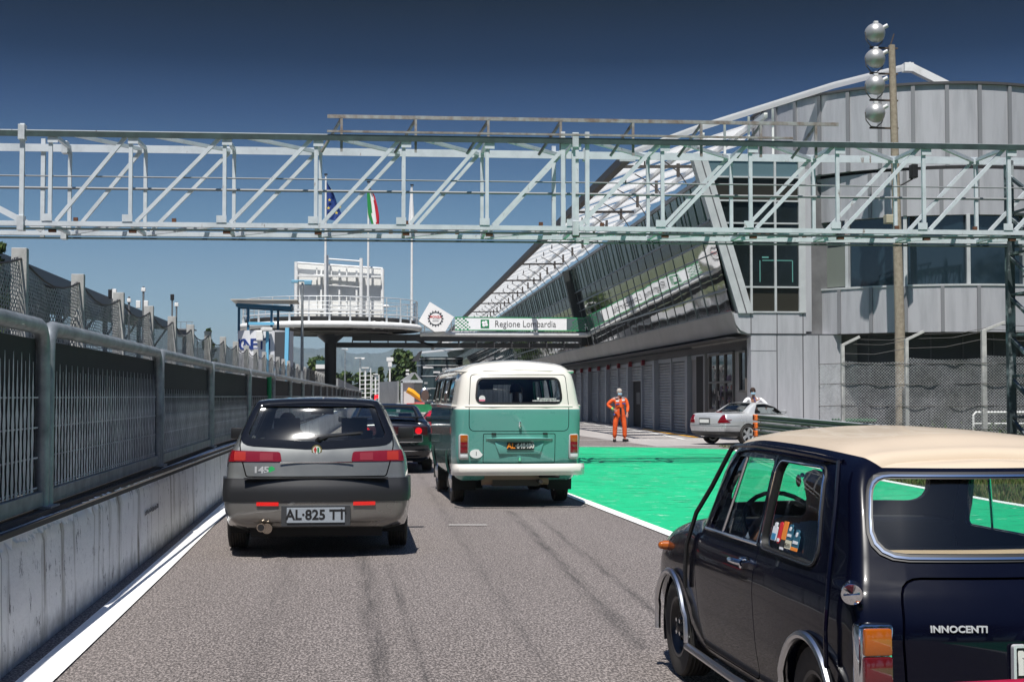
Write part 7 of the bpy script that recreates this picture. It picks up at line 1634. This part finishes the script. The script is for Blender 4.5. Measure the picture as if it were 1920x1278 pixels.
    if legs and legcloth is not None:
        cj = {'hip': (v['hip'], (.168, .125))}; ce = []
        for s in 'LR': cj['hj' + s] = (v['hj' + s], .110); cj['kne' + s] = (v['kne' + s], .078); cj['hem' + s] = (v['kne' + s].lerp(v['ank' + s], .93), .070); ce += [('hip', 'hj' + s), ('hj' + s, 'kne' + s), ('kne' + s, 'hem' + s)]
        skinmesh(cj, ce, 'trousers', legcloth, root, sub)
    sd = fwd.cross(up).normalized(); hd = v['head']
    b = MB()
    for q in (-1, 1): b.sphere(hd + fwd * .086 + sd * q * .030 + up * .012, .011, 8, 6)
    b.build('eyes', black, root, smooth=60)
    b = MB()
    for q in (-1, 1): b.sphere(hd + sd * q * .080 - up * .008, .024, 8, 6, 0, (.5, .8, 1.2))
    b.build('ears', skin_m, root, smooth=60)
    b = MB(); b.bar(hd + fwd * .088 - up * .052 - sd * .022, hd + fwd * .088 - up * .052 + sd * .022, .012, .010); b.build('mouth', mat('lips', (.30, .10, .09), .5), root)
    if legs:
        for s in 'LR':
            f = (v['toe' + s] - v['ank' + s]); f.z = 0; f.normalize(); b = MB(); c_ = v['ank' + s] + f * .06; ang = math.atan2(f.y, f.x); b.box((c_.x, c_.y, .045), (.28, .10, .09), 0, ang); b.build('shoe', black, root, bevel=.025, smooth=60)
    if hair:
        b = MB(); T = hd + up * .035 - fwd * .018; prof_ = [(.001, .092), (.045, .085), (.075, .055), (.088, .015), (.088, -.03), (.080, -.05)]; rot = up.to_track_quat('Z', 'Y').to_matrix().to_4x4(); b.lathe(prof_, 16, 0, Matrix.Translation(T) @ rot @ Matrix.Diagonal((.98, 1.12, 1, 1))); b.build('hair', hair, root, smooth=60)
    return body
def face_mask(root, hd, fwd, m):
    b = MB(); sd = fwd.cross(Vector((0, 0, 1))).normalized(); up = Vector((0, 0, 1)); vs = []; fs = []
    for i in range(7):
        a = (i - 3) / 3
        for j, z in enumerate((-.018, -.050, -.088)): rr_ = .098 - .035 * a * a + (.012 if j == 1 else 0); vs.append(hd + fwd * rr_ + sd * a * .068 + up * (z - .0))
    for i in range(6):
        for j in range(2): fs.append((i * 3 + j, (i + 1) * 3 + j, (i + 1) * 3 + j + 1, i * 3 + j + 1))
    b.add(vs, fs); return b.build('face_mask', m, root, smooth=60)
mask_m = mat('mask_blue', (.30, .48, .60), .8); orange_c = dirty('orange_cloth', (.85, .13, .02), (.62, .07, .01), .85, 0, 7, bump=.4, bscale=12); grey_hair = mat('grey_hair', (.42, .38, .34), .9); dark_hair = mat('dark_hair', (.035, .02, .015), .9); white_c = mat('white_cloth', (.78, .78, .80), .8)
def marshal():
    root = empty('person', (8.62, 45.0, 0), 0, 'marshal in bright orange overalls and face mask, hand on hip, before the garages', 'person')
    J = dict(hip=(0, 0, .90), chest=(-.0, -.01, 1.26), neck=(-.01, -.02, 1.45), head=(-.012, -.04, 1.575), face=(.05, -1, -.03),
             shoL=(-.20, 0, 1.37), elbL=(-.40, .02, 1.17), wriL=(-.235, -.12, 1.03), handL=(-.15, -.15, .99),
             shoR=(.19, 0, 1.37), elbR=(.27, -.02, 1.10), wriR=(.22, -.13, .90), handR=(.20, -.17, .82),
             hjL=(-.11, 0, .86), kneL=(-.155, -.02, .48), ankL=(-.165, .02, .09), toeL=(-.20, -.14, .04), hjR=(.11, 0, .86), kneR=(.155, -.02, .48), ankR=(.165, .02, .09), toeR=(.21, -.14, .04))
    J['face'] = Vector(J['face']).normalized()
    figure(root, J, orange_c, mat('skin_red', (.45, .20, .14), .55), True, True, 'overalls', grey_hair, 1)
    face_mask(root, Vector(J['head']), J['face'], mask_m)
    b = MB(); b.box((-.10, -.145, 1.30), (.10, .02, .05)); b.box((.09, -.145, 1.33), (.09, .02, .06)); b.box((-.13, -.05, 1.405), (.07, .16, .02), 0, .5); b.box((.12, -.05, 1.405), (.07, .16, .02), 0, -.5); b.build('patch', white_c, root, bevel=.004)
    b = MB(); b.box((-.09, -.148, 1.20), (.13, .02, .03)); b.box((.11, -.148, 1.22), (.10, .02, .035)); b.box((-.19, -.10, .87), (.05, .03, .05)); b.build('name_strip', mat('patch_blue', (.05, .09, .35), .7), root, bevel=.003)
    b = MB(); b.box((0, -.128, 1.02), (.05, .02, .14)); b.box((.02, -.135, .94), (.03, .02, .30)); b.build('lanyard', black, root)
    b = MB(); b.lathe([(.052, -.03), (.056, 0), (.052, .03)], 12, 0, Matrix.Translation((-.255, -.095, 1.045)) @ Matrix.Rotation(R(70), 4, 'Y')); b.build('wristband', mat('wrist_green', (.2, .55, .15), .6), root)
    root.scale = (1.0, 1.0, 1.0); return root
def official():
    root = empty('person', (12.72, 44.0, 0), 0, 'man in white shirt and blue face mask standing behind the silver roadster', 'person')
    J = dict(hip=(0, 0, .92), chest=(.03, -.03, 1.28), neck=(0, -.06, 1.47), head=(-.02, -.09, 1.60), face=(-.12, -1, -.10),
             shoL=(-.19, -.03, 1.37), elbL=(-.36, -.14, 1.18), wriL=(-.24, -.34, 1.10), handL=(-.18, -.42, 1.09), shoR=(.23, -.02, 1.37), elbR=(.42, -.10, 1.18), wriR=(.34, -.32, 1.08), handR=(.30, -.40, 1.07),
             hjL=(-.11, 0, .88), kneL=(-.13, -.02, .49), ankL=(-.13, .02, .09), toeL=(-.15, -.14, .04), hjR=(.11, 0, .88), kneR=(.13, -.02, .49), ankR=(.13, .02, .09), toeR=(.15, -.14, .04))
    J['face'] = Vector(J['face']).normalized(); figure(root, J, white_c, skin_dark, True, True, 'shirt', dark_hair, 1, mat('trousers_dark', (.03, .03, .04), .8)); face_mask(root, Vector(J['head']), J['face'], mask_m)
    b = MB(); b.bar((-.01, -.13, 1.42), (.03, -.19, 1.28), .02, .012); b.build('lanyard', mat('patch_blue', (1, 1, 1)), root)
marshal(); official()
def driver(car, x, y, zseat, label, cloth, hair, skin_m, name='person', lean=0.0, scale=1.0, wheelz=None, dx=0.18):
    """seated figure inside a vehicle (own top-level thing), facing the vehicle's front"""
    a = car.root.rotation_euler.z; L = car.root.location; ca, sa = math.cos(a), math.sin(a); root = empty(name, (L.x + x * ca - y * sa, L.y + x * sa + y * ca, 0), a, label, 'person')
    z = zseat; wz = wheelz or z + .42
    J = dict(hip=(0, 0, z + .12), chest=(lean * .5, -.06, z + .46), neck=(lean, -.07, z + .64), head=(lean, -.05, z + .765), face=(0, 1, 0),
             shoL=(.20 + lean * .6, -.03, z + .56), elbL=(.27, .17, z + .36), wriL=(dx, .38, wz), handL=(dx * .9, .46, wz + .05), shoR=(-.20 + lean * .6, -.03, z + .56), elbR=(-.27, .17, z + .36), wriR=(-dx, .38, wz), handR=(-dx * .9, .46, wz + .05),
             hjL=(.10, .06, z + .11), kneL=(.14, .46, z + .22), ankL=(.13, .70, z - .14), toeL=(.13, .82, z - .10), hjR=(-.10, .06, z + .11), kneR=(-.14, .46, z + .22), ankR=(-.13, .70, z - .14), toeR=(-.13, .82, z - .10))
    J['face'] = Vector((0, 1, 0)); v = figure(root, J, cloth, skin_m, True, False, 'shirt', hair, 1)
    t_ = {'hip': (Vector(J['hip']), .15)}; e = []
    for s in 'LR': t_['hj' + s] = (Vector(J['hj' + s]), .10); t_['kne' + s] = (Vector(J['kne' + s]), .075); t_['ank' + s] = (Vector(J['ank' + s]), .05); e += [('hip', 'hj' + s), ('hj' + s, 'kne' + s), ('kne' + s, 'ank' + s)]
    skinmesh(t_, e, 'trousers', mat('trousers_dark', (1, 1, 1)), root)
    return root
driver(M_, -.31, 1.42, .32, 'bald driver in pale blue shirt at the wheel of the navy classic saloon', mat('shirt_blue', (.33, .38, .48), .85), None, skin_dark, wheelz=.78)
driver(V_, -.40, 3.02, .84, 'dark haired driver silhouetted inside the camper van', mat('shirt_dark', (.03, .03, .035), .85), dark_hair, skin_dark)
driver(V_, .24, 2.05, .76, 'dark haired passenger sitting mid-van, seen through the camper van rear window', mat('shirt_dark', (1, 1, 1)), dark_hair, skin_dark, wheelz=1.0)
driver(H_, -.34, 1.62, .40, 'driver of the grey hatchback behind the left headrest', mat('shirt_dark', (1, 1, 1)), dark_hair, skin_dark, wheelz=.85)
driver(C_, -.36, 1.55, .30, 'driver low in the black coupe', mat('shirt_dark', (1, 1, 1)), dark_hair, skin_dark, wheelz=.72)
driver(RO_, -.36, 1.50, .30, 'driver of the silver roadster leaning to the side window', white_c, grey_hair, skin, wheelz=.72)
# ================================================================== HAZE
hz = bpy.data.materials.new('haze_air'); hz.use_nodes = True; hn = hz.node_tree.nodes; hn.clear(); ho = hn.new('ShaderNodeOutputMaterial'); pv = hn.new('ShaderNodeVolumePrincipled')
pv.inputs['Color'].default_value = (.62, .80, 1.0, 1); pv.inputs['Density'].default_value = .000075; hz.node_tree.links.new(pv.outputs[0], ho.inputs['Volume'])
b = MB(); b.box((0, 4350, 105), (13000, 9900, 212)); o = b.build('haze', hz); tag(o, 'thin bluish summer haze over the whole valley', 'haze', kind='stuff')
